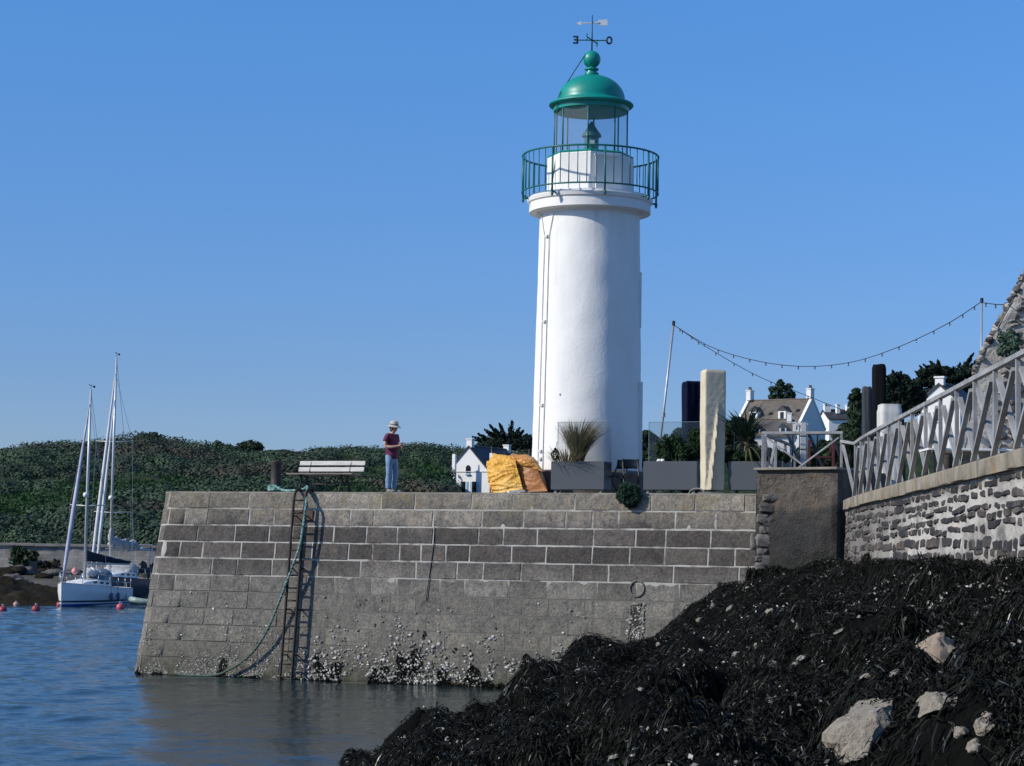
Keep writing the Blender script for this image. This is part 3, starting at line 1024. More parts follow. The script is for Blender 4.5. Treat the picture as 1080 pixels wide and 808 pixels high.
# rubble stones, one island each
rst = MB()
rq = random.Random(17)
def rub(d, z, out):
    bt = (RZ - z) * 0.05
    return Vector((ramp_x(d) - bt - out, d, z))
z = 1.55
row = 0
while z < RZ - 0.215:
    h = rq.uniform(0.11, 0.21)
    z1 = min(z + h, RZ - 0.203)
    d = 13.0 + rq.random() * 0.3
    while d < 42.6:
        L = rq.choice([0.3, 0.45, 0.6, 0.8, 1.15]) * rq.uniform(0.85, 1.2)
        d1 = min(d + L, 42.6)
        drow = 0.11 * noise.noise(Vector((d * 0.45, row * 0.9, 2))) * min(1, (RZ - 0.215 - z) * 2.5)
        g = rq.uniform(0.016, 0.030)
        gd = rq.uniform(0.022, 0.055)
        if d1 - d > 0.22:
            nu, nv = max(3, int((d1 - d) / 0.1)), 4
            sd = rq.uniform(0, 50)
            off = rq.uniform(0.010, 0.030)
            hs_ = rq.uniform(-0.3, 0.5)
            cj = [rq.uniform(-0.09, 0.09) for _ in range(4)]
            czj = [rq.uniform(-0.030, 0.020), rq.uniform(-0.030, 0.020), rq.uniform(-0.022, 0.030), rq.uniform(-0.022, 0.030)]
            vs = []
            for jv in range(nv + 1):
                for iu in range(nu + 1):
                    uu, vv = iu / nu, jv / nv
                    rim = iu in (0, nu) or jv in (0, nv)
                    cu, cv = uu * 2 - 1, vv * 2 - 1
                    rnd = 0.75 * (abs(cu) ** 8 + abs(cv) ** 8)
                    dd = d + gd + (d1 - d - 2 * gd) * uu + (cj[0] * (1 - uu) * (1 - vv) + cj[1] * uu * (1 - vv) + cj[2] * (1 - uu) * vv + cj[3] * uu * vv) + 0.03 * noise.noise(Vector((vv * 2, sd, uu)))
                    zz = z + g * (0.6 + hs_) + (z1 - z - g * (1.2 + hs_)) * vv + (czj[0] * (1 - uu) * (1 - vv) + czj[1] * uu * (1 - vv) + czj[2] * (1 - uu) * vv + czj[3] * uu * vv) + drow + 0.022 * noise.noise(Vector((uu * 3, sd, vv)))
                    out = -0.03 if rim else off * (1 - rnd * 0.6) + 0.018 * noise.noise(Vector((dd * 7, zz * 9, sd)))
                    vs.append(rub(dd, min(zz, RZ - 0.202), out))
            w_ = nu + 1
            rst.add(vs, [(jv * w_ + iu, (jv + 1) * w_ + iu, (jv + 1) * w_ + iu + 1, jv * w_ + iu + 1) for jv in range(nv) for iu in range(nu)])
        d = d1
    z = z1
    row += 1
m, t, b, o = newmat('rubble_stone')
p = pos_n(t)
i = island_n(t)
col = ramp_n(t, i, [(0.0, (0.024, 0.024, 0.026)), (0.55, (0.048, 0.046, 0.046)), (0.85, (0.085, 0.077, 0.070)), (1.0, (0.13, 0.095, 0.075))])
f = noise_n(t, p, 9, 7, 0.7)
col = mix_n(t, 1.0, col, ramp_n(t, f, [(0.3, (0.55, 0.55, 0.55)), (0.7, (1.4, 1.35, 1.3))]), 'MULTIPLY')
bl = noise_n(t, scale_vec(t, p, (1, 1.2, 0.5)), 1.1, 7, 0.75)
far = mrange(t, sepz(t)[1], 33, 37.5)
thr = math_n(t, 'SUBTRACT', bl, math_n(t, 'MULTIPLY', far, -0.05))
col = mix_n(t, math_n(t, 'MULTIPLY', mrange(t, thr, 0.53, 0.68), 0.7), col, (0.27, 0.26, 0.24))
col = mix_n(t, 1.0, col, ramp_n(t, noise_n(t, scale_vec(t, p, (1, 0.6, 1)), 1.7, 7, 0.7), [(0.34, (0.35, 0.35, 0.36)), (0.55, (1.0, 0.98, 0.95)), (0.7, (1.25, 1.2, 1.12))]), 'MULTIPLY')
t.links.new(col, b.inputs['Base Color'])
b.inputs['Roughness'].default_value = 0.85
bump_n(t, b, noise_n(t, p, 26, 6), 1.0, 0.035)
RUB = m
rst.build('rubble_stones', RUB, rw, smooth=True, autos=28)
m, t, b, o = newmat('lime_mortar')
p = pos_n(t)
f = noise_n(t, p, 2.2, 7, 0.7)
col = ramp_n(t, f, [(0.32, (0.17, 0.16, 0.145)), (0.47, (0.30, 0.285, 0.26)), (0.68, (0.58, 0.56, 0.52))])
far = mrange(t, sepz(t)[1], 33, 38)
col = mix_n(t, math_n(t, 'MULTIPLY', far, 0.85), col, (0.155, 0.15, 0.14))
pt = noise_n(t, scale_vec(t, p, (1, 0.5, 1.2)), 1.0, 5, 0.6)
col = mix_n(t, math_n(t, 'MULTIPLY', mrange(t, pt, 0.44, 0.56), 0.65), col, (0.15, 0.14, 0.13))
rep = math_n(t, 'MULTIPLY', mrange(t, sepz(t)[1], 34.0, 31.5), mrange(t, noise_n(t, scale_vec(t, p, (1, 0.35, 0.8)), 1.0, 5, 0.6), 0.40, 0.50))
rep = math_n(t, 'MULTIPLY', rep, mrange(t, sepz(t)[2], 3.72, 3.62))
col = mix_n(t, math_n(t, 'MULTIPLY', rep, 0.8), col, (0.50, 0.485, 0.455))
lo = mrange(t, math_n(t, 'ADD', sepz(t)[2], mrange(t, noise_n(t, p, 1.2, 5), 0.3, 0.7, -0.15, 0.15)), 2.95, 2.75)
col = mix_n(t, math_n(t, 'MULTIPLY', lo, 0.7), col, (0.14, 0.13, 0.12))
col = mix_n(t, 1.0, col, ramp_n(t, noise_n(t, scale_vec(t, p, (1, 0.6, 1)), 1.7, 7, 0.7), [(0.30, (0.35, 0.35, 0.36)), (0.46, (0.95, 0.94, 0.92)), (0.7, (1.15, 1.12, 1.08))]), 'MULTIPLY')
t.links.new(col, b.inputs['Base Color'])
b.inputs['Roughness'].default_value = 0.92
bump_n(t, b, noise_n(t, p, 14, 6), 1.0, 0.03)
LIME = m
mb = MB()
mb.grid(lambda u, v: rub(13.0 + 29.6 * u, 1.5 + (RZ - 0.198 - 1.5) * v, -0.004 + 0.016 * fbm(u * 29.6 * 2.2, v * 9, 3, 4.0)), 520, 60)
mb.build('mortar', LIME, rw, smooth=True)
mb = MB()
mb.prism([(ramp_x(13) + 0.2, 13, 1.5), (ramp_x(42.6) + 0.2, 42.6, 1.5), (ramp_x(42.6) + 6, 42.6, 1.5), (ramp_x(13) + 9, 13, 1.5)], (0, 0, RZ - 1.5 - 0.03))
mb.build('core', M('quay_core', (0.2, 0.19, 0.17)), rw)
o = MB().prism([(ramp_x(13) + 0.49, 13, RZ - 0.028), (ramp_x(44.5) + 0.49, 44.5, RZ - 0.028), (ramp_x(44) + 12, 44.5, RZ - 0.028), (ramp_x(13) + 9, 13, RZ - 0.028)], (0, 0, 0.02)).build('ramp', M('ramp_paving', (0.26, 0.245, 0.215), (0.15, 0.14, 0.12), 2, 0.9, bump=0.5))
struct(o)
# ================================================================== ROCKY SHORE, seaweed, pale rocks
CTRL = [(375, 803, 29.5), (440, 775, 31), (520, 742, 34), (560, 713, 35), (600, 690, 36), (626, 671, 36.5), (648, 679, 36.5), (665, 684, 36.8), (700, 672, 39), (740, 640, 41), (765, 618, 43), (800, 607, 43.2),
        (880, 600, 41.8), (940, 592, 36), (1010, 597, 29), (1075, 602, 24.5), (1000, 597, 30),
        (800, 808, 15.5), (1080, 808, 11.7), (600, 808, 21.5), (500, 808, 26), (420, 808, 28.5), (700, 725, 30), (850, 700, 26.5), (950, 700, 21), (1050, 700, 17.5), (900, 640, 33), (1000, 645, 25), (1070, 645, 20.5),
        (640, 740, 30.5), (760, 660, 37), (700, 700, 34)]
cp = [tuple(P(*c)) for c in CTRL]
# behind the ridge the rock drops to the water again; water all along the left; firm ground under the viewer
cp += [(P(600, 700, 40).x, 40.2, 0.3), (P(640, 700, 41).x, 41.2, 0.75), (P(540, 700, 39).x, 38.6, -0.5), (P(480, 700, 36).x, 35.8, -0.6), (P(420, 700, 34).x, 33.5, -0.6), (P(700, 700, 43).x, 43.2, 1.2),
       (P(560, 700, 43).x, 43.5, -0.6), (-3.6, 30, -0.5), (-4.2, 25, -0.55), (-4.5, 18, -0.4), (-5, 10, -0.3), (-6.5, 30, -1.0), (-7, 20, -1.0), (-4, 36, -1.0), (-1.5, 40, -1.0), (0.5, 45, -0.8), (2.6, 45, 0.6), (4.6, 44.5, 2.2),
       (0, 4, 0.8), (3, 6, 1.6), (5.0, 8, 2.5), (-2.2, 6, 0.3), (6.6, 44, 2.5), (6.7, 36, 2.6), (6.3, 29, 2.75), (5.9, 22, 2.75), (5.5, 15, 2.75), (-1.6, 27, -0.05), (-1.2, 22, 0.15), tuple(P(340, 808, 28)[:2]) + (-0.30,), tuple(P(300, 808, 28)[:2]) + (-0.6,), tuple(P(360, 800, 29.5)[:2]) + (-0.2,)]
cp = np.array(cp)
def tps(r2):
    return np.sqrt(r2 + 0.15)
sc_ = np.array([1.0, 0.55])
A2 = cp[:, :2] * sc_
D2_ = ((A2[:, None, :] - A2[None, :, :]) ** 2).sum(-1)
Kc = tps(D2_) + np.eye(len(cp)) * -0.02
Pm = np.concatenate([np.ones((len(cp), 1)), A2], 1)
big = np.block([[Kc, Pm], [Pm.T, np.zeros((3, 3))]])
sol = np.linalg.solve(big, np.concatenate([cp[:, 2], np.zeros(3)]))
def shore_base(x, y):
    q = np.stack([x.ravel(), y.ravel()], 1) * sc_
    out = np.empty(len(q))
    for i in range(0, len(q), 20000):
        qq = q[i:i + 20000]
        d2 = ((qq[:, None, :] - A2[None]) ** 2).sum(-1)
        out[i:i + 20000] = tps(d2) @ sol[:len(cp)] + np.concatenate([np.ones((len(qq), 1)), qq], 1) @ sol[len(cp):]
    return out.reshape(x.shape)
gx_ = np.linspace(-7, 7.0, 240)
gy_ = np.concatenate([np.linspace(3, 10, 40)[:-1], np.linspace(10, 46.5, 560)])
SXg, SYg = np.meshgrid(gx_, gy_)
SB = shore_base(SXg, SYg)
def rough(x, y):
    a = fbm(x * 0.62, y * 0.36, 3, 3.0) * 0.22
    b = (0.36 - abs(noise.noise(Vector((x * 0.95, y * 0.60, 7.0))))) * 0.70
    b2 = (0.36 - abs(noise.noise(Vector((x * 2.3, y * 1.5, 17.0))))) * 0.26 + (0.3 - abs(noise.noise(Vector((x * 4.7, y * 3.6, 27.0))))) * 0.11
    c = fbm(x * 4.2, y * 3.4, 3, 9.0) * 0.050
    return a + b + b2 - 0.08 + c
RG = np.array([rough(x, y) for x, y in zip(SXg.ravel(), SYg.ravel())]).reshape(SXg.shape)
# boulders under the weed: overlapping domes with crevices between them
DOME = np.full(SXg.shape, -0.30)
dr = np.random.default_rng(42)
doms = []
for i in range(420):
    dy = 9 + 36 * dr.random() ** 1.2
    lo_, hi_ = max(-2.6, -0.085 * dy), min(ramp_x(dy) - 0.3, 0.25 * dy + 0.5)
    hh_ = 0.16 + (0.62 if dy < 33 else 0.16) * dr.random() ** 1.4
    doms.append((lo_ + (hi_ - lo_) * dr.random(), dy, (0.35 + 1.0 * dr.random() ** 2) * (0.55 + dy / 60), hh_))
for (px, py, d, rw_, hh) in ((624, 671, 36.6, 0.75, 0.34), (598, 692, 36.0, 0.6, 0.26), (765, 616, 43.0, 1.1, 0.28), (735, 642, 41.2, 0.9, 0.28), (705, 668, 39.4, 0.8, 0.26), (920, 596, 37, 1.3, 0.3), (545, 722, 34.8, 0.8, 0.28), (840, 660, 31, 1.5, 0.5), (760, 690, 33, 1.3, 0.5), (690, 725, 30.5, 1.2, 0.45), (960, 668, 23, 1.1, 0.4), (1040, 640, 21, 1.0, 0.35)):
    q = P(px, py, d)
    doms.append((q.x, q.y, rw_, hh))
for (dx_, dy_, rr_, hh) in doms:
    e2 = ((SXg - dx_) / rr_) ** 2 + ((SYg - dy_) / (rr_ * 1.5)) ** 2
    DOME = np.maximum(DOME, -0.30 + (hh * 1.25 + 0.14) * np.sqrt(np.clip(1 - e2, 0, 1)))
DOME *= np.clip((SB + 0.35) / 0.5, 0, 1)
SZg = SB + RG * 0.55 + DOME - 0.20
SZg = np.minimum(SZg, 2.72 + 0.10 * RG + np.clip((SXg - 5.5), 0, 1) * 0.05)
def shore_z(x, y):
    """bilinear lookup on the finished rock surface"""
    fx = np.clip((x - gx_[0]) / (gx_[1] - gx_[0]), 0, len(gx_) - 1.001)
    fy = np.clip(np.interp(y, gy_, np.arange(len(gy_))), 0, len(gy_) - 1.001)
    ix, iy = fx.astype(int), fy.astype(int)
    tx, ty = fx - ix, fy - iy
    return (SZg[iy, ix] * (1 - tx) * (1 - ty) + SZg[iy, ix + 1] * tx * (1 - ty) + SZg[iy + 1, ix] * (1 - tx) * ty + SZg[iy + 1, ix + 1] * tx * ty)
m, t, b, o = newmat('shore_rock')
p = pos_n(t)
f = noise_n(t, p, 1.6, 8, 0.7)
col = ramp_n(t, f, [(0.35, (0.004, 0.0045, 0.004)), (0.64, (0.0065, 0.007, 0.006)), (0.76, (0.05, 0.047, 0.040))])
t.links.new(col, b.inputs['Base Color'])
b.inputs['Roughness'].default_value = 0.95
b.inputs['Specular IOR Level'].default_value = 0.05
bump_n(t, b, noise_n(t, p, 14, 7), 1.0, 0.06)
shore = mesh_np('rocky_shore', np.stack([SXg, SYg, SZg], -1).reshape(-1, 3), grid_faces(*SXg.shape), m, smooth=True)
struct(shore)

# ---- pale bare rocks showing through the weed: (pixel, distance along the ray is found on the rock surface)
def hit_shore(px, py):
    best = None
    ds = np.linspace(9, 45, 2400)
    v = P(px, py, 1.0) - EYE
    xs_, ys_, zs_ = EYE.x + v.x * ds, EYE.y + v.y * ds, EYE.z + v.z * ds
    zz = shore_z(xs_, ys_)
    k = np.argmax(zs_ < zz) if (zs_ < zz).any() else -1
    return Vector((xs_[k], ys_[k], zs_[k])), ds[k]
BARE = []
PALE = M('pale_granite', (0.33, 0.29, 0.23), (0.17, 0.15, 0.122), 14, 0.9, bump=1.0, bscale=40, bdist=0.03, c3=(0.12, 0.11, 0.095))
def pale_rock(px, py, wpx, hpx, depth_m, label, seed, tilt=0.0, mat=PALE, amp=0.26, grp=None):
    q, d = hit_shore(px, py)
    k = d / F_PX
    mb = MB().lump((0, 0, 0), (wpx * k * 0.5, depth_m, hpx * k * 0.5), amp, 1.3, 18, seed)
    # a chipped, faceted face instead of an egg
    vs = []
    for x, y, z in mb.v:
        p_ = Vector((x, y, z))
        for n_ in ((0.25 + 0.4 * math.sin(seed), -0.9, 0.35), (-0.6, -0.7, 0.3 + 0.3 * math.cos(seed)), (0.8, -0.45, 0.2), (0.0, -0.55, 0.83), (-0.85, -0.1, 0.5), (0.55, -0.3, 0.8)):
            n_ = Vector(n_).normalized()
            lim = 0.56 * math.sqrt((n_.x * wpx * k * 0.5) ** 2 + (n_.y * depth_m) ** 2 + (n_.z * hpx * k * 0.5) ** 2)
            e = p_.dot(n_) - lim
            if e > 0:
                p_ -= n_ * e * 0.97
        p_ += Vector((1, -1, 1)) * (0.03 * noise.noise(p_ * 7 + Vector((seed, 0, 0))) + 0.012 * noise.noise(p_ * 25 + Vector((seed, 5, 0))))
        vs.append(tuple(p_))
    mb.v = vs
    o = mb.build('bare_rock', mat, smooth=True, autos=24)
    o.location = q + Vector((0, depth_m * 0.1, 0.02 + 0.03 * min(1.0, hpx * k)))
    o.rotation_euler = (0, tilt, 0)
    tag(o, label, 'rock', grp)
    BARE.append((q, wpx * k * 0.46, hpx * k * 0.5))
    return o
pale_rock(918, 780, 62, 98, 0.26, 'largest pale granite boulder bare of seaweed at the bottom right', 4.0, R(40), amp=0.30)
pale_rock(890, 797, 26, 36, 0.12, 'small pale rock leaning on the left side of the largest bare boulder', 11.0, R(-30))
pale_rock(995, 745, 66, 22, 0.15, 'flat pale rock ledge right of the largest bare boulder', 7.5, R(-5), amp=0.3)
pale_rock(992, 692, 56, 34, 0.20, 'tan angular rock among the seaweed above the flat pale ledge', 15.5, R(12), M('tan_rock', (0.29, 0.23, 0.17), (0.20, 0.16, 0.12), 9, 0.9, bump=0.8, bscale=20), amp=0.3)
pale_rock(1037, 772, 30, 13, 0.1, 'narrow slanting grey stone near the right edge of the seaweed', 2.2, R(-32))
pale_rock(1011, 778, 13, 14, 0.07, 'small upright grey stone left of the narrow slanting stone', 3.2, R(-20))
pale_rock(1026, 793, 16, 8, 0.07, 'small flat grey stone under the narrow slanting stone', 5.2, R(-10))
pale_rock(1041, 760, 10, 8, 0.05, 'little grey stone at the upper tip of the narrow slanting stone', 9.2)
GREYR = M('grey_rock', (0.24, 0.225, 0.20), (0.12, 0.115, 0.10), 6, 0.85, bump=1.0, bscale=24, bdist=0.02)
strip = [(737, 655, 13, 6), (752, 641, 12, 12), (770, 642, 12, 5), (812, 646, 14, 8), (740, 690, 12, 14), (775, 692, 8, 7), (797, 684, 6, 10), (786, 677, 9, 6), (722, 700, 5, 4), (694, 681, 7, 6), (590, 698, 24, 5), (612, 708, 22, 6), (676, 729, 8, 6),
         (846, 697, 26, 5), (840, 702, 12, 4), (914, 717, 20, 5), (942, 716, 18, 7), (815, 704, 10, 9), (842, 662, 9, 9), (836, 656, 6, 8), (732, 738, 5, 3), (788, 732, 6, 3), (813, 740, 14, 4), (1042, 729, 7, 7), (1056, 699, 12, 8), (1070, 660, 5, 9), (960, 730, 10, 3),
         (393, 798, 10, 5), (427, 779, 5, 6), (648, 801, 22, 5), (700, 757, 6, 4), (858, 672, 8, 4), (884, 668, 14, 3), (1060, 685, 4, 10), (905, 655, 5, 4), (955, 655, 6, 4), (978, 640, 5, 4), (1030, 650, 6, 5), (560, 760, 6, 3), (520, 790, 7, 3), (600, 745, 5, 4), (676, 770, 6, 3), (755, 775, 7, 3)]
for i, (px, py, w_, h_) in enumerate(strip):
    pale_rock(px, py, w_ * 0.85, h_ * 0.75, 0.04 + 0.002 * w_, 'small pale stone or shell chip poking out of the black seaweed', 20 + i * 1.9, R(-25 + (i * 17) % 30), GREYR if i % 3 else PALE, 0.25, 'pale chips in the seaweed')

# ---- seaweed: hanging fronds over every rock
def seaweed(nf, seed, ylo, yhi, wid, leng, name, label, dens_pow):
    r = np.random.default_rng(seed)
    u = r.random(nf)
    y = ylo + (yhi - ylo) * u ** dens_pow
    lo = np.maximum(-3.2, -0.095 * y - 0.4)
    hi = np.minimum(ramp_x_np(y) + 0.05, 0.245 * y + 0.4)
    hi = np.where(y > 42.5, 4.9, hi)
    x = lo + (hi - lo) * r.random(nf)
    z = shore_z(x, y)
    mask = np.array([noise.noise(Vector((a * 1.3, b_ * 1.0, 2.0))) + 0.5 * noise.noise(Vector((a * 4.3, b_ * 3.4, 6.0))) for a, b_ in zip(x, y)])
    keep = (z > -0.06) & (mask > -0.42 + 0.25 * r.random(nf))
    for q, rx, rz_ in BARE:
        big_ = rx > 0.12
        if big_:
            keep &= ~((np.abs(x - q.x) < rx * 1.0) & (y > q.y - 0.75) & (y < q.y + 0.2) & (r.random(nf) < 0.88))
        else:
            keep &= ~((np.abs(x - q.x) < rx * 0.9) & (y > q.y - 0.4) & (y < q.y + 0.15) & (r.random(nf) < 0.85))
    x, y, z = x[keep], y[keep], z[keep]
    n = len(x)
    e = 0.12
    gxx = (shore_z(x + e, y) - shore_z(x - e, y)) / (2 * e)
    gyy = (shore_z(x, y + e) - shore_z(x, y - e)) / (2 * e)
    dirx, diry = -gxx, -gyy
    clump = np.array([noise.noise(Vector((a * 1.3, b_ * 1.0, 11.0))) for a, b_ in zip(x, y)]) * 1.7
    ang = np.arctan2(diry - 0.15, dirx - 0.05) + clump + r.normal(size=n) * 0.55
    seg = 4
    L = leng * r.uniform(0.55, 1.35, n)
    W_ = wid * r.uniform(0.6, 1.4, n)
    pts = np.zeros((n, seg, 3))
    px_, py_ = x.copy(), y.copy()
    lift0 = 0.012 + 0.045 * r.random(n) ** 2
    for k in range(seg):
        zz = shore_z(px_, py_)
        tt = k / (seg - 1)
        lift = lift0 * (0.4 + 1.3 * np.sin(np.pi * min(0.85, tt))) + 0.012
        pts[:, k, 0], pts[:, k, 1] = px_, py_
        pts[:, k, 2] = zz + lift
        if k:
            pts[:, k, 2] = np.minimum(pts[:, k, 2], pts[:, k - 1, 2] + 0.035)
            pts[:, k, 2] = np.maximum(pts[:, k, 2], zz + 0.008)
        ang = ang + r.normal(size=n) * 0.7
        px_ = px_ + np.cos(ang) * L / (seg - 1)
        py_ = py_ + np.sin(ang) * L / (seg - 1)
    side = np.stack([-np.sin(ang), np.cos(ang), r.normal(size=n) * 0.7], 1)
    side /= np.linalg.norm(side, axis=1)[:, None]
    prof = np.array([0.6, 1.0, 1.0, 0.3])
    off = side[:, None, :] * (W_[:, None] * prof[None, :])[:, :, None] * 0.5
    V = np.stack([pts - off, pts + off], 2).reshape(-1, 3)
    base = (np.arange(n) * seg * 2)[:, None] + (np.arange(seg - 1) * 2)[None, :]
    base = base.ravel()
    Fq = np.stack([base, base + 1, base + 3, base + 2], 1)
    o = mesh_np(name, V, Fq, SEAW, smooth=True)
    stuff(o, label, 'seaweed')
def ramp_x_np(d):
    return RA + RB * d + 0.10 * np.maximum(0.0, (d - 38.5) / 4.0) ** 2
m, t, b, o = newmat('black_seaweed')
i = island_n(t)
g = noise_n(t, pos_n(t), 0.8, 5, 0.7)
col = ramp_n(t, i, [(0.0, (0.0030, 0.0032, 0.0024)), (0.70, (0.0105, 0.0110, 0.0080)), (0.92, (0.028, 0.029, 0.022)), (0.98, (0.055, 0.055, 0.044)), (1.0, (0.11, 0.108, 0.09))])  # palest few fronds carry painted highlights
col = mix_n(t, math_n(t, 'MULTIPLY', mrange(t, g, 0.60, 0.70), 0.55), col, (0.020, 0.022, 0.008))
t.links.new(col, b.inputs['Base Color'])
t.links.new(mrange(t, i, 0.80, 1, 0.8, 0.28), b.inputs['Roughness'])
t.links.new(mrange(t, i, 0.80, 1, 0.14, 0.6), b.inputs['Specular IOR Level'])
SEAW = m
seaweed(240000, 1, 9.5, 45.2, 0.012, 0.125, 'seaweed', 'black bladder wrack draped over the rocks between the ramp wall and the water', 1.35)
seaweed(230000, 2, 9.5, 28.0, 0.0085, 0.075, 'fine_seaweed', 'short tufts of black seaweed on the nearest rocks at the bottom right', 1.1)
# barnacles and bits of shell on the rock between the fronds
r = np.random.default_rng(77)
pts = []
while len(pts) < 2600:
    y = 11 + 33 * r.random() ** 1.3
    x = -0.09 * y + (min(float(ramp_x(y)), 0.245 * y + 0.3) + 0.09 * y) * r.random()
    if noise.noise(Vector((x * 1.6, y * 1.1, 33.0))) + 0.6 * noise.noise(Vector((x * 5.0, y * 4.0, 3.0))) > 0.42 or r.random() < 0.04:
        pts.append((x, y))
pa = np.array(pts)
pz = shore_z(pa[:, 0], pa[:, 1])
C_ = np.stack([pa[:, 0], pa[:, 1], pz + 0.035 + 0.05 * r.random(len(pa))], 1)[pz > 0.05]
V_, F_ = cards_n(C_, np.array([[-0.3, -0.7, 0.6]]), r.uniform(0.010, 0.032, len(C_)), 1.5, r, 0.4)
stuff(mesh_np('barnacles', V_, F_, M('barnacle_white', (0.34, 0.33, 0.30), (0.14, 0.135, 0.12), 30, 0.9, island=0.6)), 'pale barnacles and shell bits scattered on the black seaweed rocks', 'barnacles')
# weed hanging on the foot of the ramp wall and of the pier
r = np.random.default_rng(9)
pts, lens = [], []
for i in range(9000):
    d = 18 + 24.4 * r.random()
    top = 2.78 + 0.22 * noise.noise(Vector((d * 0.55, 0, 1))) + 0.10 * noise.noise(Vector((d * 2.1, 0, 4))) - max(0, (d - 37)) * 0.045
    z = 2.25 + (top - 2.25) * r.random()
    q = rub(d, z, 0.03 + 0.05 * r.random())
    pts.append((q.x, q.y, q.z))
for i in range(3500):
    u = -0.08 + 1.12 * r.random()
    top = 2.62 + 0.10 * noise.noise(Vector((u * 5, 0, 9)))
    z = 2.1 + (top - 2.1) * r.random()
    q = pier_face(min(1, max(0, u)), (z - 1.7) / (PZ - 1.7)) - pv * (0.03 + 0.12 * r.random()) + pu * ((u - min(1, max(0, u))) * PL)
    pts.append((q.x, q.y, q.z))
C_ = np.array(pts)
V_, F_ = cards(C_, np.array([[0, 0, -1.0]]), r.uniform(0.016, 0.034, len(C_)), 6.0, r)
stuff(mesh_np('hanging_seaweed', V_, F_, SEAW), 'black seaweed fringe hanging on the foot of the ramp wall and pier', 'seaweed')
# ================================================================== LIGHTHOUSE
LD = 50.0
LB = P(618.5, 498, LD)
LX, LY = LB.x, LB.y
def zat(px, py, d=LD):
    return P(px, py, d).z
LIGHT = thing('lighthouse', 'white round lighthouse with a green domed lantern and green gallery railing', 'lighthouse', (LX, LY, DZ))
def lz(py):
    return zat(621, py)
WHITE = M('white_render', (0.80, 0.79, 0.77), (0.72, 0.71, 0.68), 1.1, 0.75, bump=0.35, bscale=5, bdist=0.03)
m, t, b, o = newmat('tower_render')
p = pos_n(t)
f = noise_n(t, scale_vec(t, p, (1, 1, 0.35)), 1.6, 7, 0.65)
col = ramp_n(t, f, [(0.3, (0.74, 0.73, 0.70)), (0.6, (0.82, 0.815, 0.80))])
g = noise_n(t, p, 9, 5, 0.7)
col = mix_n(t, math_n(t, 'MULTIPLY', mrange(t, g, 0.66, 0.78), 0.25), col, (0.55, 0.52, 0.47))
stk = noise_n(t, scale_vec(t, p, (3.2, 3.2, 0.16)), 1.0, 5, 0.7)
hi_ = math_n(t, 'MULTIPLY', mrange(t, stk, 0.55, 0.72), mrange(t, sepz(t)[2], 7.0, 10.5))
col = mix_n(t, math_n(t, 'MULTIPLY', hi_, 0.30), col, (0.50, 0.44, 0.36))
low = mrange(t, math_n(t, 'ADD', sepz(t)[2], mrange(t, noise_n(t, p, 2, 5), 0.3, 0.7, -0.3, 0.3)), 5.4, 4.6)
col = mix_n(t, math_n(t, 'MULTIPLY', low, 0.25), col, (0.52, 0.50, 0.45))
t.links.new(col, b.inputs['Base Color'])
b.inputs['Roughness'].default_value = 0.8
bump_n(t, b, math_n(t, 'ADD', math_n(t, 'MULTIPLY', noise_n(t, p, 2.2, 4, 0.5, 0.6), 1.0), math_n(t, 'MULTIPLY', noise_n(t, p, 16, 5), 0.45)), 0.34, 0.03)
rust_ = 0
TOW = m
GREEN = M('green_paint', (0.000, 0.265, 0.215), (0.000, 0.210, 0.168), 2.2, 0.40, bump=0.25, bscale=9, c3=(0.02, 0.25, 0.19))
GREEND = M('dark_green_paint', (0.002, 0.14, 0.13), (0.004, 0.10, 0.095), 6, 0.45)
GREEND2 = M('lantern_bar_paint', (0.03, 0.10, 0.10), (0.02, 0.06, 0.06), 6, 0.45)
TR, BR = 1.155, 1.262
mb = MB()
z0, z1 = lz(499), lz(228)
prof = []
nz_ = 40
mb.grid(lambda u, v: Vector((LX + (BR + (TR - BR) * v + 0.008 * noise.noise(Vector((math.cos(-u * 6.2832) * 2.5, math.sin(-u * 6.2832) * 2.5, v * 14)))) * math.cos(-u * 2 * math.pi), LY + (BR + (TR - BR) * v + 0.010 * noise.noise(Vector((math.cos(-u * 6.2832) * 2.5, math.sin(-u * 6.2832) * 2.5, v * 14)))) * math.sin(-u * 2 * math.pi), z0 + (z1 - z0) * v)), 128, 70)
mb.build('tower', TOW, LIGHT, smooth=True)
mb = MB()
mb.lathe([(1.36, DZ), (1.36, z0 - 0.02), (1.30, z0 + 0.03), (1.2, z0 + 0.03)], 64, (LX, LY, 0))
mb.build('plinth', M('dark_plinth', (0.12, 0.105, 0.09), (0.07, 0.062, 0.055), 4, 0.85, bump=0.8, bscale=18), LIGHT, smooth=True, autos=30)
zg = lz(209)                                                        # gallery floor
zb = lz(226.5)
mb = MB()
mb.lathe([(TR - 0.06, zb - 0.09), (TR + 0.006, zb - 0.085), (TR + 0.03, zb - 0.05), (TR + 0.075, zb - 0.035), (TR + 0.085, zb - 0.012), (1.32, zb - 0.01), (1.36, zb), (1.405, zb + 0.015), (1.40, zg - 0.17), (1.435, zg - 0.14), (1.455, zg - 0.06), (1.415, zg - 0.045), (1.41, zg), (0.5, zg)], 96, (LX, LY, 0))
mb.build('gallery_cornice', WHITE, LIGHT, smooth=True, autos=28)
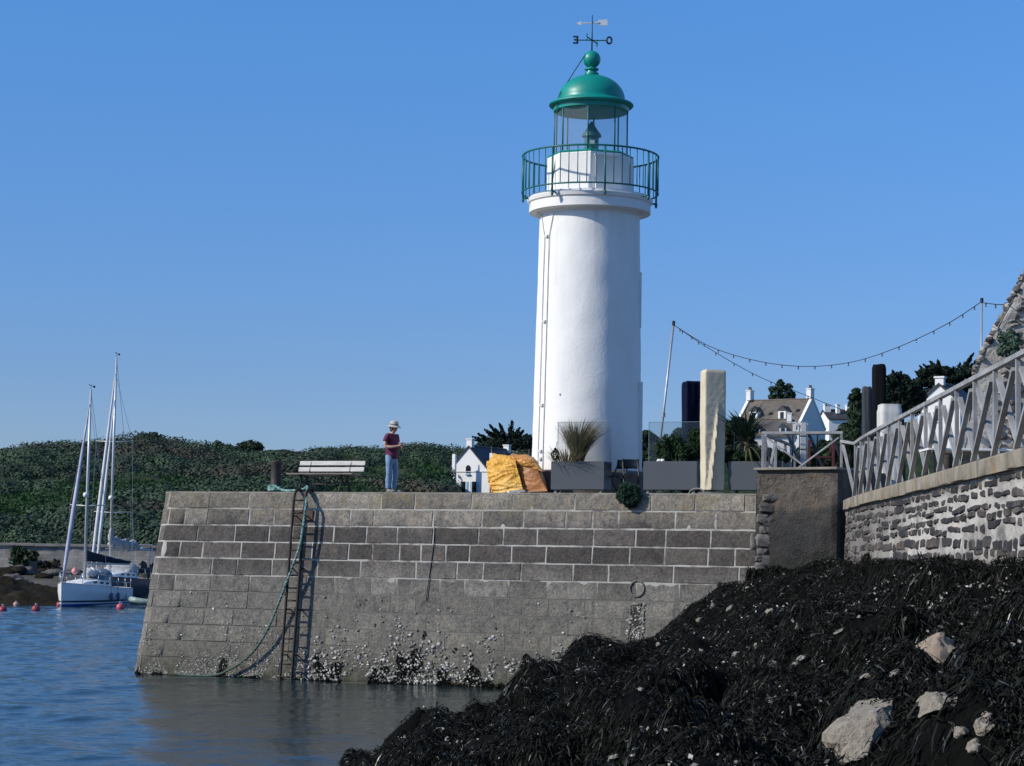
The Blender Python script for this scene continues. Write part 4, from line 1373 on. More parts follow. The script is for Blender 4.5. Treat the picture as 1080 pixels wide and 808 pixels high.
# lantern base: ten sided white drum with panel joints
NB = 8
zd = lz(167)
ph0 = R(-90 - 2)
mb = MB()
mb.lathe([(1.0, zg - 0.01), (1.0, zd - 0.03), (0.985, zd)], NB, (LX, LY, 0), ph0)
mb.build('lantern_base', WHITE, LIGHT)
mb = MB()
a = ph0 + 2 * math.pi * 0.0
for ang_ in (R(-69.5),):
    c = Vector((LX, LY, 0))
    ex = Vector((math.cos(ang_), math.sin(ang_), 0)) * 0.965
    tx = Vector((-math.sin(ang_), math.cos(ang_), 0))
    for k in (-0.26,):
        mb.beam(c + ex * 1.0 + tx * k + Vector((0, 0, zg + 0.02)), c + ex + tx * k + Vector((0, 0, zd - 0.09)), 0.02, 0.045, ex)
    mb.beam(c + ex - tx * 0.30 + Vector((0, 0, zd - 0.09)), c + ex + tx * 0.30 + Vector((0, 0, zd - 0.09)), 0.03, 0.04)
mb.build('hatch_frame', WHITE, LIGHT)
mb = MB()
mb.lathe([(0.99, zd - 0.005), (1.0, zd + 0.02), (0.97, zd + 0.045), (0.70, zd + 0.05)], NB, (LX, LY, 0), ph0)
mb.build('lantern_sill', GREEN, LIGHT)
# lantern glazing
zt = lz(112.5)
GR = 0.845
GLASS = None
m, t, b, o = newmat('lantern_glass')
b.inputs['Base Color'].default_value = (0.45, 0.50, 0.53, 1)  # pale colour on the panes stands in for reflections
b.inputs['Roughness'].default_value = 0.02
b.inputs['Alpha'].default_value = 0.09
b.inputs['Specular IOR Level'].default_value = 0.6
LGLASS = m
ph1 = R(-90 - 6.5)
for k in range(NB):
    a0 = ph1 + 2 * math.pi * k / NB
    a1 = ph1 + 2 * math.pi * (k + 1) / NB
    p0 = Vector((LX + GR * math.cos(a0), LY + GR * math.sin(a0), 0))
    p1 = Vector((LX + GR * math.cos(a1), LY + GR * math.sin(a1), 0))
    mb = MB()
    e = (p1 - p0) * 0.03
    nrm = Vector((math.cos((a0 + a1) / 2), math.sin((a0 + a1) / 2), 0)) * 0.008
    mb.prism([p0 + e + Vector((0, 0, zd + 0.05)), p1 - e + Vector((0, 0, zd + 0.05)), p1 - e + Vector((0, 0, zt - 0.12)), p0 + e + Vector((0, 0, zt - 0.12))], nrm)
    mb.build('lantern_pane', LGLASS, LIGHT)
    mb = MB()
    mb.tube([p0 + Vector((0, 0, zd + 0.03)), p0 + Vector((0, 0, zt + 0.02))], 0.019, 8)
    mb.build('glazing_bar', GREEND, LIGHT, smooth=True)
# lamp inside: little green house shaped lantern with a burner window
zl = zd + 0.05
lamp = MB().lathe([(0.27, zl), (0.27, zl + 0.10), (0.165, zl + 0.12), (0.165, zl + 0.44), (0.225, zl + 0.45), (0.22, zl + 0.50), (0.075, zl + 0.70), (0.07, zl + 0.74), (0.04, zl + 0.79), (0.0, zl + 0.82)], 24, (LX + 0.02, LY - 0.02, 0)).build('lamp', GREEND, LIGHT, smooth=True, autos=35)
mb = MB()
mb.box((LX + 0.03, LY - 0.188, zl + 0.28), (0.11, 0.02, 0.13))
mb.build('lamp_window', M('lamp_window_white', (0.6, 0.62, 0.62), None, 5, 0.3), lamp)
# dome, ceiling, ball, vane
RIM = 0.985
mb = MB()
zr = zt
domeprof = [(GR - 0.03, zr - 0.13), (GR + 0.025, zr - 0.13), (GR + 0.035, zr - 0.03), (RIM - 0.05, zr - 0.02), (RIM - 0.02, zr - 0.01), (RIM, zr + 0.02), (RIM - 0.015, zr + 0.055), (0.89, zr + 0.085), (0.80, zr + 0.12), (0.785, zr + 0.15)]
dh = lz(79.5) - (zr + 0.15)
for k in range(1, 17):
    a = k / 16 * math.pi / 2 * 0.92
    domeprof.append((0.785 * math.cos(a), zr + 0.15 + dh * math.sin(a) / math.sin(math.pi / 2 * 0.92)))
ztop = domeprof[-1][1]
domeprof += [(0.17, ztop + 0.005), (0.165, ztop + 0.05), (0.13, ztop + 0.06), (0.12, ztop + 0.11), (0.165, ztop + 0.125), (0.165, ztop + 0.155), (0.115, ztop + 0.17), (0.10, ztop + 0.19)]
mb.lathe(domeprof, 64, (LX, LY, 0))
mb.build('dome', GREEN, LIGHT, smooth=True, autos=40)
mb = MB()
mb.lathe([(RIM - 0.1, zr - 0.022), (0.0, zr + 0.02)][::-1], 40, (LX, LY, 0))
mb.build('lantern_ceiling', M('lantern_ceiling_white', (0.62, 0.60, 0.55), None, 3, 0.7), LIGHT)
zball = ztop + 0.19 + 0.185
mb = MB()
mb.lathe([(0.0 if abs(k) == 12 else 0.205 * math.cos(k / 12 * math.pi / 2), zball + 0.205 * math.sin(k / 12 * math.pi / 2)) for k in range(-12, 13)], 36, (LX, LY, 0))
mb.build('finial_ball', GREEN, LIGHT, smooth=True)
VANE = M('vane_green', (0.01, 0.07, 0.06), None, 5, 0.5)
BLK = M('black_paint', (0.006, 0.006, 0.008), None, 5, 0.5)
zv = lz(42.5)
ztopv = lz(16)
mb = MB()
mb.tube([(LX, LY, zball + 0.19), (LX, LY, ztopv)], [0.020, 0.012], 8)
vane = mb.build('weathervane', VANE, LIGHT, smooth=True)
mb = MB()
mb.beam((LX - 0.34, LY, zv), (LX + 0.34, LY, zv), 0.022, 0.022)
mb.beam((LX - 0.12, LY - 0.30, zv + 0.004), (LX + 0.12, LY + 0.30, zv + 0.004), 0.022, 0.018)
mb.build('direction_arms', VANE, vane)
th = 0.016
def letter_E(c, h, mirror):
    s_ = -1 if mirror else 1
    mb = MB()
    w_ = h * 0.55
    x0 = -s_ * w_ / 2
    mb.box((c[0] + x0, c[1], c[2]), (0.045, 0.02, h))
    for k, ll in ((-0.5, 1.0), (0, 0.82), (0.5, 1.0)):
        mb.box((c[0] + x0 + s_ * w_ * ll / 2, c[1], c[2] + k * (h - 0.036)), (w_ * ll, 0.024, 0.036))
    return mb
letter_E((LX - 0.39, LY, zv + 0.005), 0.185, True).build('letter', BLK, vane)
mb = MB()
pts = [(LX + 0.40 + 0.058 * math.cos(a), LY, zv + 0.005 + 0.078 * math.sin(a)) for a in [2 * math.pi * k / 20 for k in range(21)]]
mb.tube(pts, 0.022, 6)
mb.build('letter', BLK, vane, smooth=True)
# the green north and south letters, seen almost edge-on
ld = Vector((0.12, 0.30, 0)).normalized()
for sgn, dz_ in ((1, 0.03), (-1, -0.03)):
    c = Vector((LX, LY, zv)) + ld * 0.34 * sgn
    mb = MB()
    if sgn > 0:
        for k in (-0.035, 0.035):
            mb.beam(c + ld * k + Vector((0, 0, -0.07)), c + ld * k + Vector((0, 0, 0.07)), 0.018, 0.018, ld)
        mb.beam(c + ld * 0.035 + Vector((0, 0, 0.07)), c - ld * 0.035 + Vector((0, 0, -0.07)), 0.018, 0.018, ld)
    else:
        pts = [c + ld * 0.035 * math.cos(R(30 + 24 * k)) + Vector((0, 0, 0.035 + 0.035 * math.sin(R(30 + 24 * k)))) for k in range(10)]
        pts += [c + ld * 0.035 * math.cos(R(90 - 24 * k)) + Vector((0, 0, -0.035 + 0.035 * math.sin(R(90 - 24 * k)))) for k in range(1, 11)]
        mb.tube(pts, 0.011, 5)
    mb.build('letter', GREEN, vane)
za = lz(24)
mb = MB()
W_ARROW = M('white_paint', (0.80, 0.80, 0.78), (0.7, 0.7, 0.68), 5, 0.5)
mb.beam((LX - 0.27, LY - 0.02, za - 0.02), (LX + 0.16, LY + 0.02, za + 0.015), 0.02, 0.03)
mb.prism([(LX - 0.375, LY - 0.03, za - 0.03), (LX - 0.27, LY - 0.025, za - 0.075), (LX - 0.25, LY - 0.025, za - 0.018), (LX - 0.27, LY - 0.025, za + 0.035)], (0, 0.016, 0))
mb.prism([(LX + 0.10, LY + 0.02, za + 0.01), (LX + 0.16, LY + 0.022, za - 0.055), (LX + 0.37, LY + 0.03, za - 0.045), (LX + 0.34, LY + 0.03, za), (LX + 0.375, LY + 0.03, za + 0.025), (LX + 0.34, LY + 0.03, za + 0.055), (LX + 0.37, LY + 0.03, za + 0.095), (LX + 0.16, LY + 0.022, za + 0.075)], (0, 0.016, 0))
mb.build('wind_arrow', W_ARROW, vane)
# lightning cable from the ball down the left of dome, lantern and tower
CABLE = M('grey_cable', (0.05, 0.06, 0.06), None, 8, 0.6)
mb = MB()
mb.tube([(LX - 0.14, LY - 0.08, zball + 0.12), (LX - 0.74, LY - 0.32, zr + 0.22), (LX - 0.80, LY - 0.42, zr + 0.0)], 0.012, 6)
mb.tube([(LX - 0.80, LY - 0.42, zr + 0.0), (LX - 0.80, LY - 0.42, zd), (LX - 0.92, LY - 0.48, zg)], 0.012, 6)
mb.build('lightning_rod_cable', M('green_cable', (0.01, 0.07, 0.065), None, 8, 0.6), LIGHT, smooth=True)
def tow(adeg, py, out=0.02):
    z = lz(py)
    v = (z - z0) / (z1 - z0)
    r_ = BR + (TR - BR) * v + out
    return Vector((LX + r_ * math.cos(R(adeg)), LY + r_ * math.sin(R(adeg)), z))
PIPE = M('white_conduit', (0.62, 0.62, 0.61), (0.5, 0.5, 0.5), 6, 0.6)
mb = MB()
mb.tube([tow(-165, 221, 0.25), tow(-163, 231, 0.03)] + [tow(-162 + 10 * min(1, k / 5), 231 + 23 * min(1, k / 5) + max(0, k - 5) * 11.2) for k in range(0, 29)], 0.011, 6)
mb.build('conduit', PIPE, LIGHT, smooth=True)
mb = MB()
mb.tube([tow(-138, 232)] + [tow(-138 - 5 * min(1, k / 5), 236 + 18 * min(1, k / 5) + max(0, k - 5) * 11.2) for k in range(0, 28)], 0.011, 6)
mb.build('conduit', PIPE, LIGHT, smooth=True)
mb = MB()
for py in (254, 343, 430, 478, 486):
    MB().box(tow(-147, py, 0.03), (0.12, 0.05, 0.05), Matrix.Rotation(R(-147 + 90), 3, 'Z')).build('conduit_clip', PIPE, LIGHT)
MB().box(tow(-122, 420, 0.01), (0.03, 0.03, 0.04)).build('wall_stud', PIPE, LIGHT)
# window frames on the right flank, seen edge-on
for py0, py1 in ((288, 346), (404, 420)):
    mb = MB()
    mb.box((tow(-4, py0, -0.03).lerp(tow(-4, py1, -0.03), 0.5)), (0.09, 0.45, lz(py0) - lz(py1)))
    mb.build('window_surround', WHITE, LIGHT, bevel=0.01)
mb = MB()
mb.box((tow(-4, 404, -0.045).lerp(tow(-4, 497, -0.045), 0.5)), (0.10, 0.75, lz(404) - lz(498)))
mb.build('door_surround', WHITE, LIGHT, bevel=0.01)
# gallery railing
RR = 1.575
zrt, zrb = lz(166), lz(204.5)
mb = MB()
mb.torus((LX, LY, zrt), RR, 0.023, 96, 8)
mb.torus((LX, LY, zrb), RR, 0.020, 96, 8)
rail = mb.build('gallery_railing', GREEND, LIGHT, smooth=True)
NBAL = 48
for k in range(NBAL):
    a = 2 * math.pi * (k + 0.35) / NBAL
    c = Vector((LX + RR * math.cos(a), LY + RR * math.sin(a), 0))
    mb = MB()
    if k % 6 == 1:
        mb.tube([c + Vector((0, 0, zrb - 0.22)), c + Vector((0, 0, zrt))], 0.024, 8)
        i_ = Vector((-math.cos(a), -math.sin(a), 0))
        mb.tube([c + Vector((0, 0, zrb - 0.17)), c + i_ * 0.18 + Vector((0, 0, zrb - 0.17))], 0.024, 6)
        mb.tube([c + Vector((0, 0, zrb - 0.27)), c + Vector((0, 0, zrb - 0.18))], [0.02, 0.042], 8)
        mb.build('railing_post', GREEND, rail, smooth=True)
    else:
        mb.tube([c + Vector((0, 0, zrb)), c + Vector((0, 0, zrt))], 0.011, 6)
        mb.build('baluster', GREEND, rail, smooth=True)
# ================================================================== THINGS ON THE QUAY
# ---- iron ladder on the wall
s_top, z_top = sg_at(316.5, 527, 0.20)
s_bot, z_bot = sg_at(301.5, 712, 0.24)
STAND = 0.23
LW = 0.28
lad = thing('quay_ladder', 'narrow dark iron ladder with two arched tops fixed to the quay wall', 'ladder', tuple(wall_pt(s_top, 0.0, STAND)), QANG)
def ladp(k, z, out=STAND):
    t_ = (z - z_bot) / (z_top - z_bot)
    return wall_pt(s_bot + (s_top - s_bot) * t_ + (k - 0.0) * LW, z, out)
for k in (-0.5, 0.5):
    mb = MB()
    pts = [ladp(k, z) for z in np.linspace(-0.35, 3.95, 12)]
    c0 = ladp(k, 3.95)
    for i in range(1, 11):
        a = math.pi * i / 10
        pts.append(c0 + QV * (0.24 * (1 - math.cos(a))) + Vector((0, 0, 0.24 * math.sin(a) * 1.15 + 0.0)))
    pts.append(c0 + QV * 0.48 + Vector((0, 0, -0.05)))
    # the back leg steps onto the coping
    pts = [p_ if (p_ - Q(0, 0)).dot(QV) < -0.02 else Vector((p_.x, p_.y, max(p_.z, DZ + 0.02))) for p_ in pts]
    mb.tube(pts, 0.032, 8)
    mb.build('stile', IRON, lad, smooth=True)
zr_ = -0.2
while zr_ < 3.98:
    MB().tube([ladp(-0.5, zr_), ladp(0.5, zr_)], 0.020, 7).build('rung', IRON, lad, smooth=True)
    zr_ += 0.278
for zz in (0.55, 1.55, 2.45, 3.62):
    mb = MB()
    for k in (-0.5, 0.5):
        mb.tube([ladp(k, zz, STAND), ladp(k, zz, -0.03)], 0.017, 6)
    if zz > 3:
        mb.box(ladp(0, zz, 0.028), (0.52, 0.025, 0.27), Matrix.Rotation(QANG, 3, 'Z'))
        mb.build('wall_plate', M('rusty_plate', (0.095, 0.058, 0.048), (0.05, 0.034, 0.030), 8, 0.8, bump=0.5), lad)
    else:
        mb.build('wall_bracket', IRON, lad)

# ---- mooring bollard, rope, frame, hoop
bpos = qat(291, 516, 0.75)
bol = thing('bollard', 'dark rusty iron bollard post at the quay edge left of the bench', 'bollard', tuple(bpos))
mb = MB()
mb.lathe([(0.15, DZ - 0.01), (0.15, DZ + 0.02), (0.128, DZ + 0.05), (0.122, DZ + 0.66), (0.132, DZ + 0.68), (0.132, DZ + 0.72), (0.11, DZ + 0.745), (0.0, DZ + 0.75)], 28, (bpos.x, bpos.y, 0))
mb.build('post', M('bollard_iron', (0.045, 0.034, 0.030), (0.022, 0.02, 0.02), 7, 0.6, 0.2, bump=0.6, bscale=25), bol, smooth=True, autos=40)
ROPE = newmat('teal_rope')
m, t, b, o = ROPE
wvn = t.nodes.new('ShaderNodeTexNoise')
wvn.inputs['Scale'].default_value = 14
t.links.new(pos_n(t), wvn.inputs[0])
col = ramp_n(t, wvn.outputs[0], [(0.35, (0.05, 0.13, 0.115)), (0.55, (0.16, 0.33, 0.295)), (0.75, (0.38, 0.52, 0.48))])
low = mrange(t, sepz(t)[2], 3.0, 0.4)
col = mix_n(t, math_n(t, 'MULTIPLY', low, 0.85), col, (0.045, 0.070, 0.048))
t.links.new(col, b.inputs['Base Color'])
b.inputs['Roughness'].default_value = 0.8
ROPE = m
def strand_rope(pts, r, twist=11.0, n_str=3):
    """laid rope: three strands winding round a smooth path"""
    pts = [Vector(q) for q in pts]
    # smooth the path (Catmull-Rom)
    out = []
    for i in range(len(pts) - 1):
        p0, p1, p2, p3 = pts[max(0, i - 1)], pts[i], pts[i + 1], pts[min(len(pts) - 1, i + 2)]
        nseg = max(4, int((p2 - p1).length / 0.035))
        for k in range(nseg):
            u = k / nseg
            out.append(0.5 * ((2 * p1) + (p2 - p0) * u + (2 * p0 - 5 * p1 + 4 * p2 - p3) * u * u + (-p0 + 3 * p1 - 3 * p2 + p3) * u ** 3))
    out.append(pts[-1])
    mb = MB()
    dist = [0.0]
    for a, c in zip(out[:-1], out[1:]):
        dist.append(dist[-1] + (c - a).length)
    frames = []
    nx = Vector((0.3, 0.2, 0.9)).normalized()
    for i, q in enumerate(out):
        t_ = (out[min(i + 1, len(out) - 1)] - out[max(i - 1, 0)]).normalized()
        nx = (nx - t_ * nx.dot(t_))
        if nx.length < 1e-4:
            nx = t_.orthogonal()
        nx.normalize()
        frames.append((nx.copy(), t_.cross(nx)))
    for s_ in range(n_str):
        pp = []
        for q, (a, c), dd in zip(out, frames, dist):
            an = dd * twist * 2 * math.pi * 0.35 + s_ * 2 * math.pi / n_str
            pp.append(q + (a * math.cos(an) + c * math.sin(an)) * r * 0.55)
        mb.tube(pp, r * 0.58, 6)
    return mb
rp = thing('mooring_rope', 'teal mooring rope tied to the bollard and hanging down the ladder to the water', 'rope', tuple(qat(300, 516, 0.1)))
loop = []
for k in range(33):
    a = k / 32 * 2 * math.pi * 2.4 + 2.2
    loop.append(bpos + Vector((0.165 * math.cos(a), 0.165 * math.sin(a), 0.06 + 0.10 * k / 32)))
strand_rope(loop, 0.027).build('rope_coil', ROPE, rp, smooth=True)
hang = [loop[-1], Q(qs(300, 516, 0.35), 0.35, DZ + 0.05), Q(qs(318, 516, 0.14), 0.14, DZ + 0.06), Q(qs(324, 516, 0.06), 0.06, DZ + 0.13), wall_pt(sg_at(326, 520)[0], DZ - 0.02, 0.12)]
for px, py, o_ in ((323, 531, 0.30), (321, 545, 0.31), (319, 560, 0.32), (316.5, 574, 0.32), (312, 588, 0.31), (303, 612, 0.29), (292, 641, 0.26), (279, 670, 0.22), (263, 692.5, 0.17), (245, 707.5, 0.14), (230, 713, 0.16), (205, 712.5, 0.22)):
    s, z = sg_at(px, py, o_)
    hang.append(wall_pt(s, max(z, 0.03), o_))
strand_rope(hang, 0.027).build('hanging_length', ROPE, rp, smooth=True)
s = qs(337, 515, 0.30)
o = MB().tube([Q(s - 0.17, 0.30, DZ - 0.02), Q(s - 0.17, 0.30, DZ + 0.19), Q(s + 0.16, 0.30, DZ + 0.19), Q(s + 0.16, 0.30, DZ - 0.02)], 0.020, 8).build('mooring_bracket', IRON, smooth=True)
tag(o, 'low square iron mooring bracket on the coping in front of the bench', 'bracket')
s = qs(480.5, 516, 0.25)
o = MB().tube([Q(s - 0.105, 0.25, DZ - 0.03), Q(s - 0.10, 0.25, DZ + 0.05), Q(s - 0.06, 0.25, DZ + 0.13), Q(s, 0.25, DZ + 0.155), Q(s + 0.06, 0.25, DZ + 0.13), Q(s + 0.10, 0.25, DZ + 0.05), Q(s + 0.105, 0.25, DZ - 0.03)], 0.018, 8).build('mooring_hoop', IRON, smooth=True)
tag(o, 'small arched iron hoop on the coping in front of the white chapel house', 'hoop')

# ---- bench
bv = 0.95
s0 = qs(345, 500, bv)
BW = 1.66
bench = thing('bench', 'weathered slatted bench with dark iron legs facing the water on the quay', 'bench', tuple(Q(s0, bv)), QANG)
SLAT_L = M('sunbleached_slat', (0.60, 0.58, 0.55), (0.42, 0.40, 0.37), 3, 0.7, bump=0.5, bscale=20, stretch=(1, 12, 12))
SLAT_D = M('seat_slat', (0.24, 0.20, 0.18), (0.13, 0.11, 0.10), 3, 0.7, bump=0.4, bscale=20, stretch=(1, 12, 12))
mb = MB()
bl_ = []
for k, (y, z) in enumerate(((0.17, 0.555), (0.225, 0.70))):
    mb = MB()
    mb.box((0.02, y, z), (BW, 0.032, 0.105), Matrix.Rotation(R(-18), 3, 'X'))
    mb.build('back_slat', SLAT_L, bench, world=False, bevel=0.008)
for k in range(4):
    mb = MB()
    mb.box((0.0, -0.36 + k * 0.125, 0.435 - 0.006 * k), (BW, 0.105, 0.032))
    mb.build('seat_slat', SLAT_D, bench, world=False, bevel=0.006)
for sx_ in (-0.52, 0.50):
    mb = MB()
    mb.tube([(sx_, -0.40, 0.0), (sx_, -0.36, 0.1), (sx_, -0.24, 0.30), (sx_, -0.30, 0.40)], [0.03, 0.024, 0.024, 0.03], 8)
    mb.tube([(sx_, 0.20, 0.0), (sx_, 0.16, 0.12), (sx_, 0.02, 0.32), (sx_, 0.08, 0.42), (sx_, 0.15, 0.5), (sx_, 0.255, 0.78)], [0.032, 0.026, 0.024, 0.026, 0.022, 0.018], 8)
    mb.beam((sx_, -0.40, 0.408), (sx_, 0.10, 0.40), 0.045, 0.025)
    mb.tube([(sx_, -0.24, 0.28), (sx_, -0.10, 0.22), (sx_, 0.02, 0.30)], 0.018, 6)
    mb.build('leg_frame', IRON, bench, world=False, smooth=True)

# ---- tarpaulin bundles
def crumple(mb, poly_front, depth, base, folds, seed, nu=90, nv=60, amp=0.05, lean=0.0, direction=(0.2, 1.0)):
    """a draped sheet over a heap: outline (s,z) in front, bulging, with sharp creases"""
    cx = sum(p_[0] for p_ in poly_front) / len(poly_front)
    cz_ = sum(p_[1] for p_ in poly_front) / len(poly_front)
    # resample outline
    per = []
    n = len(poly_front)
    for i in range(n):
        a, c = poly_front[i], poly_front[(i + 1) % n]
        for k in range(12):
            per.append((a[0] + (c[0] - a[0]) * k / 12, a[1] + (c[1] - a[1]) * k / 12))
    n = len(per)
    rings = 16
    vs = []
    for side in (1, -1):
        for j in range(rings + 1):
            q = math.sin(j / rings * math.pi / 2) if side == 1 else math.cos(j / rings * math.pi / 2)
            h = max(0, 1 - q ** 5.5) ** 0.6 * side
            for i in range(n):
                x = cx + (per[i][0] - cx) * q
                z = cz_ + (per[i][1] - cz_) * q
                y = base - h * depth * (1 + lean * (cz_ - z))
                w1 = noise.noise(Vector((x * 0.9 * folds + seed, z * 4.4 * folds + x * 3.0 * direction[0], seed)))
                w2 = noise.noise(Vector((x * 2.0 * folds + seed, z * 9.0 * folds + x * 6 * direction[0], seed + 5)))
                w3 = noise.noise(Vector((x * 7 + z * 4 + seed, z * 15.0 + x * 6, seed + 8)))
                cre = (0.5 - abs(w1) ** 0.7) * amp * 2.2 + (0.45 - abs(w2) ** 0.7) * amp * 1.6 + (0.4 - abs(w3) ** 0.7) * amp * 0.9
                k = 0.35 + 0.65 * abs(h)
                vs.append(Vector((x + cre * 0.5 * (1 - k), y - cre * side * k, z + cre * 0.6 * (1.2 - k))))
    fs = []
    tot = 2 * (rings + 1)
    for j in range(tot - 1):
        for i in range(n):
            i2 = (i + 1) % n
            fs.append((j * n + i, j * n + i2, (j + 1) * n + i2, (j + 1) * n + i))
    return mb.add([Q(v.x, v.y, v.z) for v in vs], fs)
tv = 1.55
def sz(px, py, v=tv):
    s = qs(px, py, v)
    return (s, P(px, py, Q(s, v).y).z)
YEL = M('yellow_tarp', (0.74, 0.42, 0.06), (0.56, 0.25, 0.035), 3.5, 0.55, c3=(0.74, 0.54, 0.22), bump=0.6, bscale=11, bdist=0.03)
BRN = M('brown_tarp', (0.40, 0.16, 0.045), (0.28, 0.11, 0.035), 3, 0.5, bump=0.6, bscale=11, bdist=0.03)
ORG = M('orange_tarp', (0.58, 0.27, 0.05), (0.46, 0.19, 0.04), 3, 0.45, bump=0.6, bscale=11, bdist=0.03)
def ridge(p, f, sk, seed):
    # long sharp creases that sweep across the sheet
    w1 = noise.noise(Vector(((p.x + sk * p.z) * f * 0.7 + seed, (p.z - sk * 0.5 * p.x) * f * 3.0, p.y * f + seed)))
    w2 = noise.noise(Vector(((p.x - sk * p.z) * f * 1.8 + seed + 9, (p.z + sk * p.x) * f * 5.5, p.y * f * 2 + seed)))
    w3 = noise.noise(Vector((p.x * f * 6 + seed, p.z * f * 9 + p.x * f * 3, p.y * f * 5)))
    return (0.45 - abs(w1) ** 0.75) * 1.0 + (0.4 - abs(w2) ** 0.75) * 0.55 + (0.35 - abs(w3) ** 0.8) * 0.28
def draped(mb, front, back, amp, f, sk, seed, n=64):
    """a sheet thrown over a six-sided heap: four front corners and four back corners (s, z, v), creased all over"""
    fr = [Vector((a[0], a[2], a[1])) for a in front]          # TL, TR, BR, BL as (s, v, z)
    bk_ = [Vector((a[0], a[2], a[1])) for a in back]
    ctr = sum(fr + bk_, Vector()) / 8
    def face(a, b_, c, d):
        vs = []
        for j in range(n + 1):
            for i in range(n + 1):
                u, v = i / n, j / n
                p = a.lerp(b_, u).lerp(d.lerp(c, u), v)
                out = (p - ctr)
                out = Vector((out.x * 0.7, out.y * 1.2, out.z * 0.7)).normalized()
                sag = 0.05 * math.sin(math.pi * u) * math.sin(math.pi * v)
                q = p + out * (amp * ridge(p, f, sk, seed) + sag)
                q.x += 0.025 * noise.noise(p * 4 + Vector((seed, 0, 0)))
                q.z += 0.030 * noise.noise(p * 5 + Vector((0, seed, 0))) * (1 if p.z > ctr.z else 0.2)
                vs.append(Q(q.x, q.y, max(q.z, DZ + 0.01)))
        fs = [(j * (n + 1) + i, (j + 1) * (n + 1) + i, (j + 1) * (n + 1) + i + 1, j * (n + 1) + i + 1) for j in range(n) for i in range(n)]
        mb.add(vs, fs)
    face(fr[0], fr[1], fr[2], fr[3])
    face(bk_[0], fr[0], fr[3], bk_[3])
    face(fr[1], bk_[1], bk_[2], fr[2])
    face(bk_[0], bk_[1], fr[1], fr[0])
    face(bk_[1], bk_[0], bk_[3], bk_[2])
    return mb
def fc(pts, v):
    return [sz(px, py, vv) + (vv,) for (px, py), vv in zip(pts, v)]
tarp = thing('tarp_bundle', 'crumpled golden yellow tarpaulin heap in front of the white chapel house', 'tarpaulin', tuple(Q(qs(530, 500, tv), tv)), QANG)
mb = draped(MB(), fc([(512, 490), (544, 486), (552, 519), (520, 520)], [1.35, 1.30, 1.25, 1.25]), fc([(521, 479), (541, 481), (553, 519), (518, 520)], [1.85, 1.85, 1.95, 1.95]), 0.055, 3.2, 0.35, 2.0)
mb.build('sheet', YEL, tarp, smooth=True, autos=32)
t2 = thing('tarp_bundle', 'brown and orange folded tarpaulin leaning right of the yellow heap', 'tarpaulin', tuple(Q(qs(560, 500, tv + 0.1), tv + 0.1)), QANG)
mb = draped(MB(), fc([(544, 488), (565, 490), (577, 518), (554, 519)], [1.45, 1.45, 1.35, 1.35]), fc([(546, 485), (566, 488), (578, 518), (555, 519)], [1.95, 1.95, 2.1, 2.1]), 0.020, 2.6, 0.2, 8.0)
mb.build('brown_sheet', BRN, t2, smooth=True, autos=32)
mb = draped(MB(), fc([(538, 481), (561, 484), (571, 497), (545, 489)], [1.40, 1.42, 1.42, 1.38]), fc([(540, 479), (561, 482), (572, 497), (546, 488)], [1.8, 1.8, 1.9, 1.9]), 0.040, 3.4, 0.5, 14.0, 48)
mb.build('orange_fold', ORG, t2, smooth=True, autos=32)
o = MB().beam(Q(qs(536, 517, 0.9), 0.9, DZ + 0.05), Q(qs(553, 515, 1.1), 1.1, DZ + 0.08), 0.16, 0.045).build('plank', W_ARROW)
tag(o, 'short white plank lying under the yellow tarpaulin', 'plank')

